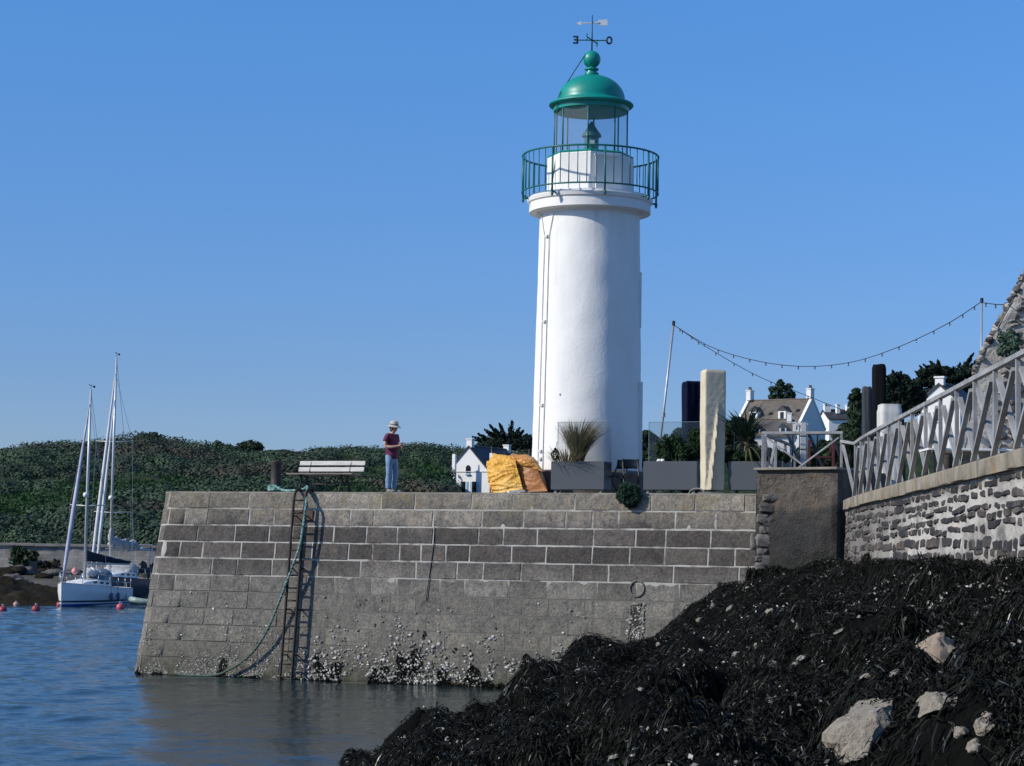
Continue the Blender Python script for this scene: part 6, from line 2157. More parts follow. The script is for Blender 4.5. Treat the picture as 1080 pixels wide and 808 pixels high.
terrace_parasol(919.5, 934.5, 384.5, 46.0, 'tallest black covered parasol standing on the terrace behind the ramp railing', BLKC, 3)
terrace_parasol(909, 919.5, 408, 47.0, 'shorter slate grey covered parasol left of the tallest black one', SLT, 8)
c = P(938, 450, 45.0)
ws = thing('covered_stack', 'stack under a white sheet behind the ramp railing', 'covered stack', (c.x, c.y, zf))
mb = MB()
zt3 = P(938, 427, 45).z
def sheet(u, v):
    x = -0.24 + 0.48 * u
    fr_ = abs(v - 0.5) * 2
    return Vector((c.x + x + 0.02 * noise.noise(Vector((u * 4, v * 6, 2))), c.y + 0.36 * math.cos(v * math.pi) , zf + (zt3 - zf) * min(1, math.sin(v * math.pi) * 4) + 0.03 * noise.noise(Vector((u * 3, v * 3, 7)))))
vs, fs = [], []
n, rows = 44, 30
for j in range(rows + 1):
    v_ = j / rows
    k = 1.0 if v_ < 0.96 else 0.93
    for i in range(n):
        a = 2 * math.pi * i / n
        ca, sa = math.cos(a), math.sin(a)
        rr_ = (abs(ca) ** 7 + abs(sa) ** 7) ** (-1 / 7)
        g = 0.025 * noise.noise(Vector((ca * 4, sa * 4, v_ * 1.5))) * (1.3 - v_)
        vs.append((c.x + (ca * rr_ * 0.225 + g) * k, c.y + (sa * rr_ * 0.3 + g) * k, zf + (zt3 - zf) * v_))
for j in range(rows):
    for i in range(n):
        i2 = (i + 1) % n
        fs.append((j * n + i, j * n + i2, (j + 1) * n + i2, (j + 1) * n + i))
fs.append(tuple(rows * n + i for i in range(n)))
mb.add(vs, fs).build('sheet', M('white_sheet', (0.58, 0.57, 0.55), (0.48, 0.475, 0.46), 3, 0.75), ws, smooth=True, autos=50)
mb = MB()
mb.box((c.x, c.y, zf + 0.25), (0.38, 0.5, 0.5))
mb.build('stacked_furniture', DK, ws)
# low box and white tray seen through the railing
q = P(1000, 489, 31)
tb = thing('terrace_table', 'low terrace table with a white top seen through the ramp railing', 'table', (q.x + 0.3, q.y, RZ))
MB().box((q.x + 0.3, q.y, RZ + 0.40), (1.3, 0.7, 0.03)).build('table_top', W_ARROW, tb, bevel=0.006)
for a in (-0.55, 0.55):
    for c_ in (-0.28, 0.28):
        MB().beam((q.x + 0.3 + a, q.y + c_, RZ), (q.x + 0.3 + a, q.y + c_, RZ + 0.385), 0.035, 0.035, (0, 1, 0)).build('leg', DK, tb)

# ---- rubble buttress at the right edge
BD = 31.0
def bx_at(px, py, d=BD):
    q = P(px, py, d)
    return q.x, q.z
bt = thing('rubble_buttress', 'sloping rubble stone buttress of a tall wall at the right edge', 'buttress', (bx_at(1050, 480)[0], BD, RZ))
xb, _ = bx_at(1012, 487)
x1_, z1_ = bx_at(1030, 390)
x2_, z2_ = bx_at(1043, 362)
x3_, z3_ = bx_at(1081, 292)
x4_, z4_ = bx_at(1100, 258)
edge = [(RZ - 0.02, xb), (z1_, x1_), (z2_, x2_), (z3_, x3_), (z4_ + 1.2, x4_ + 0.65)]
ez = np.array([e[0] for e in edge])
ex_ = np.array([e[1] for e in edge])
ZT = edge[-1][0]
def bface(u, z, out=0.0):
    """u metres right of the sloping left edge on the front face"""
    x0 = float(np.interp(z, ez, ex_))
    return Vector((x0 + u, BD - 0.10 * u - out, z))
rst2 = MB()
rq = random.Random(31)
z = RZ - 0.02
row = 0
stones_done = 0
while z < ZT - 0.05:
    h = rq.uniform(0.06, 0.13)
    u = 0.30 - 0.22 * min(1, max(0, (z - z2_ + 0.2) / 0.4)) + rq.uniform(0, 0.06)
    while u < 3.2:
        L = rq.uniform(0.08, 0.22)
        g = rq.uniform(0.008, 0.022)
        sd = rq.uniform(0, 80)
        off = rq.uniform(0.01, 0.07)
        nu = 5
        vs = []
        for jv in range(nu + 1):
            for iu in range(nu + 1):
                uu, vv = iu / nu, jv / nu
                rim = iu in (0, nu) or jv in (0, nu)
                cu, cv = uu * 2 - 1, vv * 2 - 1
                cor = 1 - 0.18 * (abs(cu) * abs(cv)) ** 2
                pu_ = u + L / 2 + (L / 2 - g) * cu * cor + 0.03 * noise.noise(Vector((uu * 2, vv * 2, sd)))
                pz_ = z + h / 2 + (h / 2 - g * 0.7) * cv * cor + 0.03 * noise.noise(Vector((uu * 2, vv * 2, sd + 9))) + 0.05 * noise.noise(Vector((u * 0.9, row * 0.7, 5)))
                out = -0.07 if rim else off * (1 - 0.5 * (cu ** 4 + cv ** 4)) + 0.03 * noise.noise(Vector((pu_ * 8, pz_ * 8, sd)))
                vs.append(bface(pu_, pz_, out))
        w_ = nu + 1
        rst2.add(vs, [(jv * w_ + iu, jv * w_ + iu + 1, (jv + 1) * w_ + iu + 1, (jv + 1) * w_ + iu) for jv in range(nu) for iu in range(nu)])
        u += L
    z += h
    row += 1
m, t, b, o = newmat('buttress_stone')
i = island_n(t)
p = pos_n(t)
col = ramp_n(t, i, [(0.0, (0.045, 0.042, 0.042)), (0.35, (0.12, 0.108, 0.10)), (0.65, (0.26, 0.245, 0.225)), (1.0, (0.46, 0.45, 0.43))])
f = noise_n(t, p, 10, 7, 0.7)
col = mix_n(t, 1.0, col, ramp_n(t, f, [(0.3, (0.6, 0.6, 0.6)), (0.7, (1.35, 1.3, 1.25))]), 'MULTIPLY')
t.links.new(col, b.inputs['Base Color'])
b.inputs['Roughness'].default_value = 0.88
bump_n(t, b, noise_n(t, p, 28, 6), 0.9, 0.02)
STB = m
m, t, b, o = newmat('buttress_mortar')
p = pos_n(t)
f = noise_n(t, p, 4.5, 7, 0.7)
col = ramp_n(t, f, [(0.3, (0.16, 0.145, 0.13)), (0.5, (0.36, 0.34, 0.31)), (0.7, (0.50, 0.48, 0.44))])
t.links.new(col, b.inputs['Base Color'])
b.inputs['Roughness'].default_value = 0.9
bump_n(t, b, noise_n(t, p, 17, 6), 1.0, 0.04)
BMORT = m
mb = MB()
mb.grid(lambda u, v: bface(0.0 + 3.3 * u, RZ - 0.02 + (ZT - RZ) * v, 0.03 * fbm(u * 9, v * 14, 3, 3.0) + (0.0 if u > 0.001 else -0.02)), 80, 100)
def lface(u, v):
    z = RZ - 0.02 + (ZT - RZ) * v
    q = bface(0.0, z, 0.0)
    return q + Vector((0.30 * u + 0.02 * noise.noise(Vector((u * 4, v * 9, 6))), 1.6 * u, 0))
mb.grid(lambda u, v: lface(1 - u, v), 14, 90)
mb.build('mortar', BMORT, bt, smooth=True, autos=60)
mb = MB()
rq = random.Random(77)
for i in range(420):                                         # rubble edge along the slope
    v = rq.random()
    z = RZ + (ZT - RZ) * v
    if z < z1_ - 0.1:
        continue
    q = lface(rq.random() * 0.55, v)
    s_ = rq.uniform(0.03, 0.075)
    rst2.lump(q + Vector((-0.01, 0, 0)), (s_, s_, s_ * 0.7), 0.25, 1.5, 5, i * 1.3)
rst2.build('rubble_stones', STB, bt, smooth=True, autos=55)
q = P(1063, 362, BD - 0.35)
prts = []
brnd = random.Random(19)
for i in range(34):
    prts.append(((brnd.uniform(-0.13, 0.15), brnd.uniform(-0.14, 0.0), brnd.uniform(-0.17, 0.15)), (0.06, 0.06, 0.06), 90))
bush('wall_plant', 'pale green leafy plant growing out of the rubble buttress above the railing', 'plant', q, prts, 0.028, foliage_mat('pale_wall_leaves', (0.06, 0.10, 0.07), (0.15, 0.22, 0.155), trans=0.2))
# ================================================================== HOUSES AND TREES ACROSS THE HARBOUR
HWHITE = M('house_white', (0.80, 0.795, 0.78), (0.72, 0.71, 0.69), 0.6, 0.8, bump=0.3, bscale=3, bdist=0.03)
SLATE = M('slate_roof', (0.040, 0.042, 0.048), (0.022, 0.023, 0.027), 1.2, 0.6, bump=0.6, bscale=6, bdist=0.05)
OLDROOF = M('lichen_slate_roof', (0.135, 0.115, 0.095), (0.075, 0.066, 0.060), 1.0, 0.8, bump=0.6, bscale=7, bdist=0.05, c3=(0.21, 0.17, 0.12))
DARKG = M('dark_window', (0.012, 0.015, 0.020), None, 4, 0.15)
SHUT = M('pale_blue_shutter', (0.38, 0.55, 0.68), (0.32, 0.48, 0.60), 5, 0.6)
BRICK = M('chimney_brick', (0.14, 0.12, 0.115), (0.08, 0.07, 0.07), 3, 0.85)
def house(label, cat, org, rz, L, D, zb, ze, zr, roofmat, wallmat=HWHITE, over=0.18, parapet=False, gap=0.0):
    """local x along the ridge, local -y faces the viewer; org = middle of the floor"""
    h = thing('house', label, cat, (org[0], org[1], zb), rz)
    e, r_ = ze - zb, zr - zb
    mb = MB()
    mb.box((0, 0, e / 2 - 0.3), (L, D, e + 0.6))
    for s_ in (-1, 1):
        mb.prism([(s_ * L / 2, -D / 2, e), (s_ * L / 2, D / 2, e), (s_ * L / 2, 0, r_)], (-s_ * 0.3, 0, 0))
    mb.build('wall', wallmat, h, world=False)
    mb = MB()
    o_ = 0.0 if parapet else over
    sl = (r_ - e) / (D / 2)
    for s_ in (-1, 1):
        y1 = s_ * (D / 2 + over)
        z1 = e - sl * over
        mb.prism([(-L / 2 - o_ + (0.3 if parapet else 0), 0, r_ + 0.06), (-L / 2 - o_ + (0.3 if parapet else 0), y1, z1 + 0.06), (-L / 2 - o_ + (0.3 if parapet else 0), y1, z1 - 0.10), (-L / 2 - o_ + (0.3 if parapet else 0), 0, r_ - 0.10)], (L + 2 * o_ - (0.6 if parapet else 0), 0, 0))
    rf = mb.build('roof', roofmat, h, world=False)
    mb = MB()
    mb.tube([(-L / 2 + 0.1, 0, r_ + 0.09), (L / 2 - 0.1, 0, r_ + 0.09)], 0.11, 8)
    mb.build('ridge_tiles', M('ridge_tile', (0.16, 0.13, 0.11), None, 4, 0.8), rf, world=False)
    if parapet:
        for s_ in (-1, 1):
            mb = MB()
            for q in (-1, 1):
                mb.beam((s_ * (L / 2 - 0.12), q * (D / 2 + 0.05), e + 0.05), (s_ * (L / 2 - 0.12), 0, r_ + 0.20), 0.42, 0.28, (0, 0, 1))
            mb.build('gable_parapet', wallmat, h, world=False)
    return h, e, r_
def win(h, p, w_, hh, axis, frame=True, shutters=False, name='window'):
    """opening on a face: axis 'y' -> on a wall facing -y, axis 'x' -> on a wall facing +x or -x (sign of p.x)"""
    mb = MB()
    sz_ = (w_, 0.06, hh) if axis == 'y' else (0.06, w_, hh)
    mb.box(p, sz_)
    f = mb.build(name, DARKG, h, world=False)
    if frame:
        mb = MB()
        for k in (-1, 1):
            if axis == 'y':
                mb.box((p[0] + k * (w_ / 2), p[1] - 0.01, p[2]), (0.09, 0.09, hh + 0.08))
                mb.box((p[0], p[1] - 0.012, p[2] + k * hh / 2), (w_ - 0.09, 0.09, 0.09))
            else:
                s_ = math.copysign(0.01, p[0])
                mb.box((p[0] + s_, p[1] + k * (w_ / 2), p[2]), (0.09, 0.09, hh + 0.08))
                mb.box((p[0] + s_ * 1.2, p[1], p[2] + k * hh / 2), (0.09, w_ - 0.09, 0.09))
        mb.build('frame', W_ARROW, f, world=False)
    if shutters:
        for k in (-1, 1):
            mb = MB()
            if axis == 'y':
                mb.box((p[0] + k * w_ * 0.80, p[1] - 0.03, p[2]), (w_ * 0.5, 0.06, hh))
            else:
                mb.box((p[0] + math.copysign(0.03, p[0]), p[1] + k * w_ * 0.80, p[2]), (0.06, w_ * 0.5, hh))
            mb.build('shutter', SHUT, f, world=False)
    return f
def chimney(h, p, size, pots=1, mat=HWHITE, rf=None):
    mb = MB()
    mb.box((p[0], p[1], p[2]), size)
    mb.box((p[0], p[1], p[2] + size[2] / 2 + 0.06), (size[0] + 0.14, size[1] + 0.14, 0.12))
    c = mb.build('chimney', mat, h, world=False)
    for k in range(pots):
        mb = MB()
        mb.lathe([(0.14, 0), (0.11, 0.45), (0.0, 0.45)], 10, (p[0], p[1] + (k - (pots - 1) / 2) * 0.45, p[2] + size[2] / 2 + 0.12))
        mb.build('chimney_pot', M('clay_pot', (0.13, 0.09, 0.08), None, 5, 0.8), c, world=False)
# ---- the white chapel house: gable faces the viewer, long side runs back to the right
hd = 240.0
k_ = hd / F_PX
gw_ = 45.5 * k_
zE, zA = P(495, 497.5, hd).z, P(500, 470.5, hd).z
zB = P(495, 524, hd).z - 0.6
al = R(26)
ax = Vector((math.sin(al), math.cos(al), 0))                   # ridge direction (away, to the right)
gc_ = P(494.0, 497, hd)
Lh = 10.0
org = Vector((gc_.x, gc_.y, 0)) + ax * Lh / 2
h, e, r_ = house('small white gabled chapel house with a dark slate roof and arched niche', 'house', org, math.atan2(ax.y, ax.x), Lh, gw_ / math.cos(al), zB, zE, zA, SLATE, over=0.16)
DH = gw_ / math.cos(al)
# local: gable facing the viewer is at x = -L/2; its left end (photo) is +y
xg = -Lh / 2 - 0.03
for yy_ in (0.56, -0.78):
    f = win(h, (xg, yy_, (P(490, 517, hd).z - zB)), 0.50, 1.9, 'x', frame=False, shutters=True, name='door')
mb = MB()
zn = P(495.5, 494.5, hd).z - zB
mb.prism([(xg - 0.03, 0.02 + 0.28 * math.cos(a), zn + 0.10 + 0.30 * math.sin(a)) for a in [math.pi * k / 10 for k in range(11)]] + [(xg - 0.03, -0.26, zn - 0.46), (xg - 0.03, 0.30, zn - 0.46)], (0.06, 0, 0))
mb.build('niche_window', DARKG, h, world=False)
mb = MB()
mb.box((xg - 0.01, 0, e + 0.0), (0.08, DH - 0.2, 0.07))
mb.build('string_course', M('off_white', (0.6, 0.6, 0.58), None, 3, 0.8), h, world=False)  # string course is a duller white than the walls
mb = MB()
for i in range(7):
    mb.lump((xg - 0.12, -0.22 + 0.075 * i, zn - 0.62 + 0.05 * math.sin(i * 2)), (0.08, 0.07, 0.10), 0.3, 2, 6, i * 1.0)
mb.build('flower_box', M('blue_flowers', (0.25, 0.45, 0.62), (0.55, 0.68, 0.75), 9, 0.8), h, world=False, smooth=True)
chimney(h, (-Lh / 2 + 0.36, 0, r_ + 0.28), (0.62, 0.66, 0.85), 0)
chimney(h, (Lh / 2 - 0.4, 0, r_ + 0.10), (0.62, 0.66, 0.85), 0)
for (px, py0, py1, dd_) in ((479, 512, 479, 238.5), (518.5, 500, 478, 239), (558, 500, 481, 246)):
    a, c = P(px, py0, dd_), P(px, py1, dd_)
    inv = WORLD[h.name].inverted()
    mb = MB()
    mb.box(inv @ ((a + c) / 2), (0.36, 0.36, (c - a).length))
    pn = mb.build('pinnacle', HWHITE, h, world=False)
    mb = MB()
    q = inv @ c
    mb.lathe([(0.09, 0), (0.07, 0.35), (0.05, 0.75), (0.0, 0.8)], 8, tuple(q))
    mb.build('spike', BRICK, pn, world=False)

# ---- the big house with dormers
hd = 300.0
k_ = hd / F_PX
al2 = R(-33)
rl_, rr2 = P(790, 423, hd), P(852, 421.5, hd)
zr2 = (rl_.z + rr2.z) / 2
L2 = (P(854, 430, hd).x - P(791, 430, hd).x) / math.cos(al2)
D2h = 8.4
zE2 = zr2 - 4.0
mid_ = P(822.5, 430, hd)
h2, e2, r2_ = house('large house with lichen covered slate roof, dormers and white gable parapets', 'house', (mid_.x, mid_.y), al2, L2, D2h, zE2 - 6.0, zE2, zr2, OLDROOF, parapet=True, wallmat=HWHITE)
for s_ in (-1, 1):
    chimney(h2, (s_ * (L2 / 2 - 0.32), 0, r2_ + 0.75), (0.66, 1.15, 1.3), 2, HWHITE)
for x in (-2.4, 1.9):
    yd, zd_ = -2.75, r2_ - 2.25
    mb = MB()
    mb.box((x, yd + 0.4, zd_ - 0.15), (1.15, 1.8, 1.5))
    dm = mb.build('dormer', HWHITE, h2, world=False)
    mb = MB()
    mb.prism([(x - 0.75, yd - 0.62, zd_ + 0.60), (x + 0.75, yd - 0.62, zd_ + 0.60), (x, yd - 0.62, zd_ + 1.25)], (0, 2.6, 0))
    mb.build('dormer_roof', SLATE, dm, world=False)
    mb = MB()
    mb.box((x, yd - 0.52, zd_ - 0.1), (0.5, 0.06, 0.95))
    mb.build('dormer_window', DARKG, dm, world=False)
mb = MB()
for x, y in ((-0.3, -2.2), (3.6, -1.8)):
    mb.box((x, y, r2_ + 0.09 - abs(y) * (r2_ - e2) / (D2h / 2) + 0.03), (0.55, 0.5, 0.06), Matrix.Rotation(math.atan((r2_ - e2) / (D2h / 2)), 3, 'X'))
mb.build('roof_light', DARKG, h2, world=False)
# lower white building in front
hd = 285.0
c_ = P(812, 470, hd)
k_ = hd / F_PX
h3, e3, r3_ = house('low white building with small dormers in front of the dormered house', 'house', (c_.x + 0.2, c_.y + 1.0), R(-14), 46 * k_, 5.5, P(812, 492, hd).z, P(812, 459, hd).z, P(812, 442.5, hd).z, OLDROOF, over=0.3)
for x in (-1.5, 1.9):
    yd, zd_ = -2.0, e3 + 0.55
    mb = MB()
    mb.box((x, yd + 0.2, zd_ - 0.05), (0.9, 1.4, 0.9))
    dm = mb.build('dormer', HWHITE, h3, world=False)
    mb = MB()
    mb.prism([(x - 0.6, yd - 0.6, zd_ + 0.40), (x + 0.6, yd - 0.6, zd_ + 0.40), (x, yd - 0.6, zd_ + 0.95)], (0, 2.2, 0))
    mb.build('dormer_roof', SLATE, dm, world=False)
    mb = MB()
    mb.box((x, yd - 0.52, zd_), (0.45, 0.06, 0.6))
    mb.build('dormer_window', DARKG, dm, world=False)
for x in (-1.4, 1.0):
    win(h3, (x, -2.78, e3 - 2.3), 0.8, 1.2, 'y')
chimney(h3, (46 * k_ / 2 - 0.35, -0.3, r3_ + 0.15), (0.6, 0.7, 1.3), 0)
chimney(h3, (46 * k_ / 2 + 0.5, -1.9, e3 + 0.3), (0.42, 0.5, 2.4), 0)
# small white house right of the gable
hd = 330.0
k_ = hd / F_PX
c_ = P(884, 440, hd)
h4, e4, r4_ = house('small white house with three stubby chimneys right of the dormered house', 'house', (c_.x, c_.y), R(8), 32 * k_, 6.0, P(884, 462, hd).z, P(884, 443, hd).z, P(884, 433, hd).z, SLATE)
for px in (871, 881, 895):
    x = (px - 884) * k_
    chimney(h4, (x, -0.4 if px != 881 else -1.2, r4_ + 0.1), (0.95 if px != 881 else 0.5, 0.8, 1.3), 0)
# white gabled house behind the ramp railing
hd = 150.0
k_ = hd / F_PX
c_ = P(995, 430, hd)
al5 = R(62)
h5, e5, r5_ = house('white gabled house under dark trees seen above the ramp railing', 'house', (c_.x + 1.0, c_.y + 2.6), al5, 5.4, 3.0, P(995, 466, hd).z, P(995, 424, hd).z, P(995, 404.5, hd).z, SLATE, over=0.12)
chimney(h5, (-2.4, 0, r5_ + 0.15), (0.45, 0.6, 0.5), 0)
win(h5, (-2.73, 0.2, e5 - 1.0), 0.45, 0.7, 'x')

# ---- trees
BARK = M('bark', (0.055, 0.045, 0.035), (0.03, 0.025, 0.02), 5, 0.9, bump=0.8)
CYP = foliage_mat('cypress_needles', (0.004, 0.012, 0.008), (0.014, 0.028, 0.016), trans=0.08)
OAK = foliage_mat('oak_leaves', (0.010, 0.026, 0.012), (0.032, 0.060, 0.026), trans=0.15)
PINE = foliage_mat('pine_needles', (0.010, 0.026, 0.016), (0.030, 0.056, 0.032), trans=0.1)
def tree(name, label, base, H, crown, mat, leaf, trunk_r=0.2, cat='tree', group=None):
    """crown: list of (offset, radii, leaf count); limbs run from the trunk to every clump"""
    t_ = thing(name, label, cat, tuple(base), 0, group)
    b = Vector(base)
    mb = MB()
    mb.tube([b + Vector((0, 0, -0.6)), b + Vector((0.05 * H * 0.2, 0, H * 0.35)), b + Vector((0, 0, H * 0.72))], [trunk_r * 1.2, trunk_r * 0.8, trunk_r * 0.3], 9)
    for o_, r__, n_ in crown[:26]:
        o_ = Vector(o_)
        st = b + Vector((0, 0, max(0.15 * H, min(o_.z * 0.7, H * 0.6))))
        mb.tube([st, st.lerp(b + o_, 0.5) + Vector((0, 0, 0.04 * H)), b + o_], [trunk_r * 0.4, trunk_r * 0.25, trunk_r * 0.08], 6)
    mb.build('trunk', BARK, t_, smooth=True)
    mesh_np('crown', *join_cards([leaf_ball(b + Vector(o_), r__, n_, leaf, hollow=0.25) for o_, r__, n_ in crown]), mat, t_)
    return t_
def sprays(mb_list, b, tips, wid, n, leaf):
    for st, tip in tips:
        st, tip = Vector(st), Vector(tip)
        L = (tip - st).length
        k = rng.random(n) ** 0.8
        C = np.array([tuple(st)]) + k[:, None] * np.array(tuple(tip - st))
        w_ = wid * (1.12 - k) ** 0.8
        C = C + rng.normal(size=(n, 3)) * w_[:, None] * np.array([1, 1, 0.7])
        d = np.array(tuple((tip - st).normalized()))
        mb_list.append(cards(C, d[None] * 0.9, rng.uniform(0.7, 1.2, n) * leaf, 1.8))
def cypress(label, base, tips_px, d, mat, bulk, leaf=0.30, group=None, n=150, wid=0.55):
    """wind-shaped Monterey cypress: dense bulk with spiky sprays reaching out of it"""
    t_ = thing('cypress_tree', label, 'tree', tuple(base), 0, group)
    b = Vector(base)
    ctr = sum((Vector(q[0]) for q in bulk), Vector()) / len(bulk)
    lst = [leaf_ball(Vector(c), r__, n_, leaf, hollow=0.35) for c, r__, n_ in bulk]
    tips = []
    mb = MB()
    mb.tube([b + Vector((0, 0, -0.5)), b.lerp(ctr, 0.5), ctr], [0.45, 0.33, 0.2], 9)
    for k, (px, py) in enumerate(tips_px):
        tip = P(px, py, d + random.uniform(-1.5, 1.5))
        st = ctr.lerp(tip, 0.25) - Vector((0, 0, 0.3))
        tips.append((st, tip))
        mb.tube([ctr - Vector((0, 0, 0.4)), st, tip], [0.12, 0.08, 0.02], 5)
    sprays(lst, b, tips, wid, n, leaf)
    mb.build('trunk', BARK, t_, smooth=True)
    mesh_np('crown', *join_cards(lst), mat, t_)
    return t_
def ground_at(px, d):
    q = P(px, 500, d)
    return Vector((q.x, q.y, float(hill_z(np.array([q.x]), np.array([q.y]))[0])))
random.seed(3)
# cypress behind the chapel house
d = 285
bulk = []
for (px, py, rx, rz_) in ((528, 468, 2.4, 1.2), (516, 470, 2.0, 0.9), (545, 468, 2.4, 1.0), (556, 466, 1.4, 0.9), (535, 472, 2.8, 1.4), (520, 475, 2.2, 1.0), (557, 472, 1.6, 1.2)):
    q = P(px, py, d)
    bulk.append((q, (rx * 0.9, 2.0, rz_), 900))
cypress('dark spiky cypress spreading above the white chapel house', ground_at(532, d), [(499, 460.5), (504, 457.5), (501, 464), (511, 453), (517, 448.5), (516, 455), (522, 452), (527, 447), (530, 455), (540, 444), (538, 450), (541, 455), (548, 451), (552, 454), (556, 458), (545, 456), (508, 462), (560, 459)], d, CYP, bulk, leaf=0.20, n=260, wid=0.26)
# pine behind the dormered house
d = 335
cr = []
b = ground_at(823, d)
for (px, py, r__) in ((823, 404, 0.8), (822, 409, 1.0), (831, 409, 0.9), (815, 411, 0.8), (818, 416, 1.2), (829, 415, 1.3), (835, 416, 0.8), (823, 421, 1.5), (814, 419, 0.7), (834, 422, 1.1), (825, 411, 0.7), (817, 422, 1.0)):
    q = P(px, py, d) - b
    cr.append((tuple(q), (r__ * 0.85, r__, r__ * 0.75), 110))
tree('pine_tree', 'green pine rising behind the roof of the dormered house', b, (P(823, 402, d) - b).z, cr, PINE, 0.30, 0.3)
# trees between lighthouse and dormered house (seen through the glass screens)
def clump_tree(label, px, d, spots, mat, leaf, n=260, name='broadleaf_tree', group=None):
    b = ground_at(px, d)
    cr = []
    for (x, y, rp_) in spots:
        q = P(x, y, d + random.uniform(-1.5, 1.5)) - b
        r__ = rp_ / F_PX * d
        cr.append((tuple(q), (r__ * 1.1, r__, r__ * 0.9), n))
    top = min(s_[1] for s_ in spots)
    return tree(name, label, b, (P(px, top, d) - b).z, cr, mat, leaf, 0.22, group=group)
clump_tree('dark tree just right of the lighthouse tower behind the leaning pole', 684, 170, [(682, 459, 6), (688, 464, 7), (680, 468, 8), (692, 472, 7), (684, 478, 9), (696, 481, 7), (678, 485, 8), (690, 488, 9), (700, 486, 7)], OAK, 0.20, 520)
clump_tree('rounded dark tree behind the navy covered parasol', 722, 160, [(718, 458, 8), (727, 455, 8), (713, 465, 8), (722, 468, 11), (733, 463, 9), (708, 474, 9), (718, 480, 12), (731, 478, 12), (740, 470, 9), (704, 484, 9), (742, 484, 10), (716, 491, 10)], OAK, 0.20, 520)
clump_tree('dark bushy tree between the cream parasol and the low white building', 772, 165, [(770, 452, 9), (779, 447, 9), (766, 462, 9), (776, 463, 11), (786, 460, 9), (770, 474, 11), (782, 476, 10), (762, 480, 10), (790, 470, 8)], OAK, 0.20, 520)
for i, (px, py, r__, lab) in enumerate(((805, 482, 9, 'bush below the low white building, left of the railing'), (850, 482, 10, 'dark bush behind the white strapped post'), (872, 476, 11, 'bush under the bluish shaded gable of the dormered house'), (895, 458, 11, 'dark bush right of the shaded gable'), (893, 478, 11, 'low dark bush at the left end of the ramp railing'))):
    clump_tree(lab, px, 150 + 4 * i, [(px, py, r__), (px - 9, py + 3, r__ * 0.8), (px + 9, py + 2, r__ * 0.8), (px - 4, py - 6, r__ * 0.6), (px + 5, py - 5, r__ * 0.6), (px, py + 10, r__)], OAK, 0.20, 350, 'garden_bush')
# dark trees on the right
clump_tree('slim dark tree left of the slate grey covered parasol', 903, 120, [(903, 413, 4), (900, 419, 5), (906, 419, 5), (902, 427, 7), (908, 428, 5), (899, 436, 6), (905, 438, 7), (901, 447, 7), (909, 449, 6), (904, 458, 8)], OAK, 0.13, 420)
d = 140
bulk = []
for (px, py, rp_) in ((945, 400, 9), (938, 408, 10), (952, 403, 10), (946, 414, 12), (960, 410, 11), (936, 420, 10), (955, 422, 12), (968, 418, 10), (945, 430, 12), (963, 430, 11), (940, 440, 11)):
    q = P(px, py, d)
    r__ = rp_ / F_PX * d
    bulk.append((q, (r__, r__ * 1.4, r__ * 0.85), 900))
cypress('dense rounded dark cypress right of the tallest black parasol', ground_at(950, d), [(942, 391), (950, 392), (957, 395), (935, 396), (964, 402)], d, CYP, bulk, leaf=0.12, n=120, wid=0.14)
d = 175
bulk = []
for (px, py, rp_) in ((985, 390, 10), (975, 394, 9), (996, 392, 10), (985, 402, 13), (1003, 399, 10), (970, 404, 10), (1012, 396, 9), (1022, 394, 8), (1000, 412, 14), (980, 417, 14), (1016, 408, 12), (1028, 402, 10), (1024, 416, 12), (1008, 424, 12), (985, 430, 12)):
    q = P(px, py, d)
    r__ = rp_ / F_PX * d
    bulk.append((q, (r__ * 0.95, r__ * 1.3, r__ * 0.62), 900))
cypress('wide dark cypress with spiky tips above the white gabled house', ground_at(1000, d), [(970, 386), (974, 384), (981, 381), (985, 384), (989, 380), (997, 387), (966, 392), (1013, 383), (1020, 381), (1027, 372.5), (1025, 378), (1033, 377), (1006, 387), (1031, 386)], d, CYP, bulk, leaf=0.14, n=220, wid=0.16)
# a few single trees on the far crest
for i, (px, py) in enumerate(((12, 471), (38, 470), (102, 468), (150, 459), (158, 461), (262, 468), (238, 468))):
    d = 262
    b = ground_at(px, d)
    tz = P(px, py, d)
    hgt = max(1.3, tz.z - b.z)
    cr = [((random.uniform(-1.1, 1.1), random.uniform(-0.8, 0.8), hgt * random.uniform(0.45, 0.9)), (0.95, 0.95, 0.7), 200) for _ in range(7)]
    tree('hill_tree', 'small bushy tree on the crest of the scrub covered hill', b, hgt, cr, OAK, 0.22, 0.1, group='trees on the hill crest')
# bush on the sea wall
q = P(25, 588, 139.9)
prts = [((brnd.uniform(-0.7, 0.7), brnd.uniform(-0.4, 0.0), brnd.uniform(-0.9, 0.6)), (0.4, 0.3, 0.35), 60) for i in range(12)]
bush('wall_bush', 'green bush hanging on the far sea wall at the left', 'plant', q, prts, 0.16, OAK)
q = P(45, 594, 139.9)
prts = [((brnd.uniform(-0.5, 0.9), brnd.uniform(-0.3, 0.0), brnd.uniform(-0.5, 0.3)), (0.3, 0.3, 0.3), 40) for i in range(8)]
bush('wall_bush', 'brownish low bush at the foot of the far sea wall beside the green bush', 'plant', q, prts, 0.15, foliage_mat('brown_bush', (0.03, 0.028, 0.018), (0.08, 0.07, 0.045), trans=0.1))
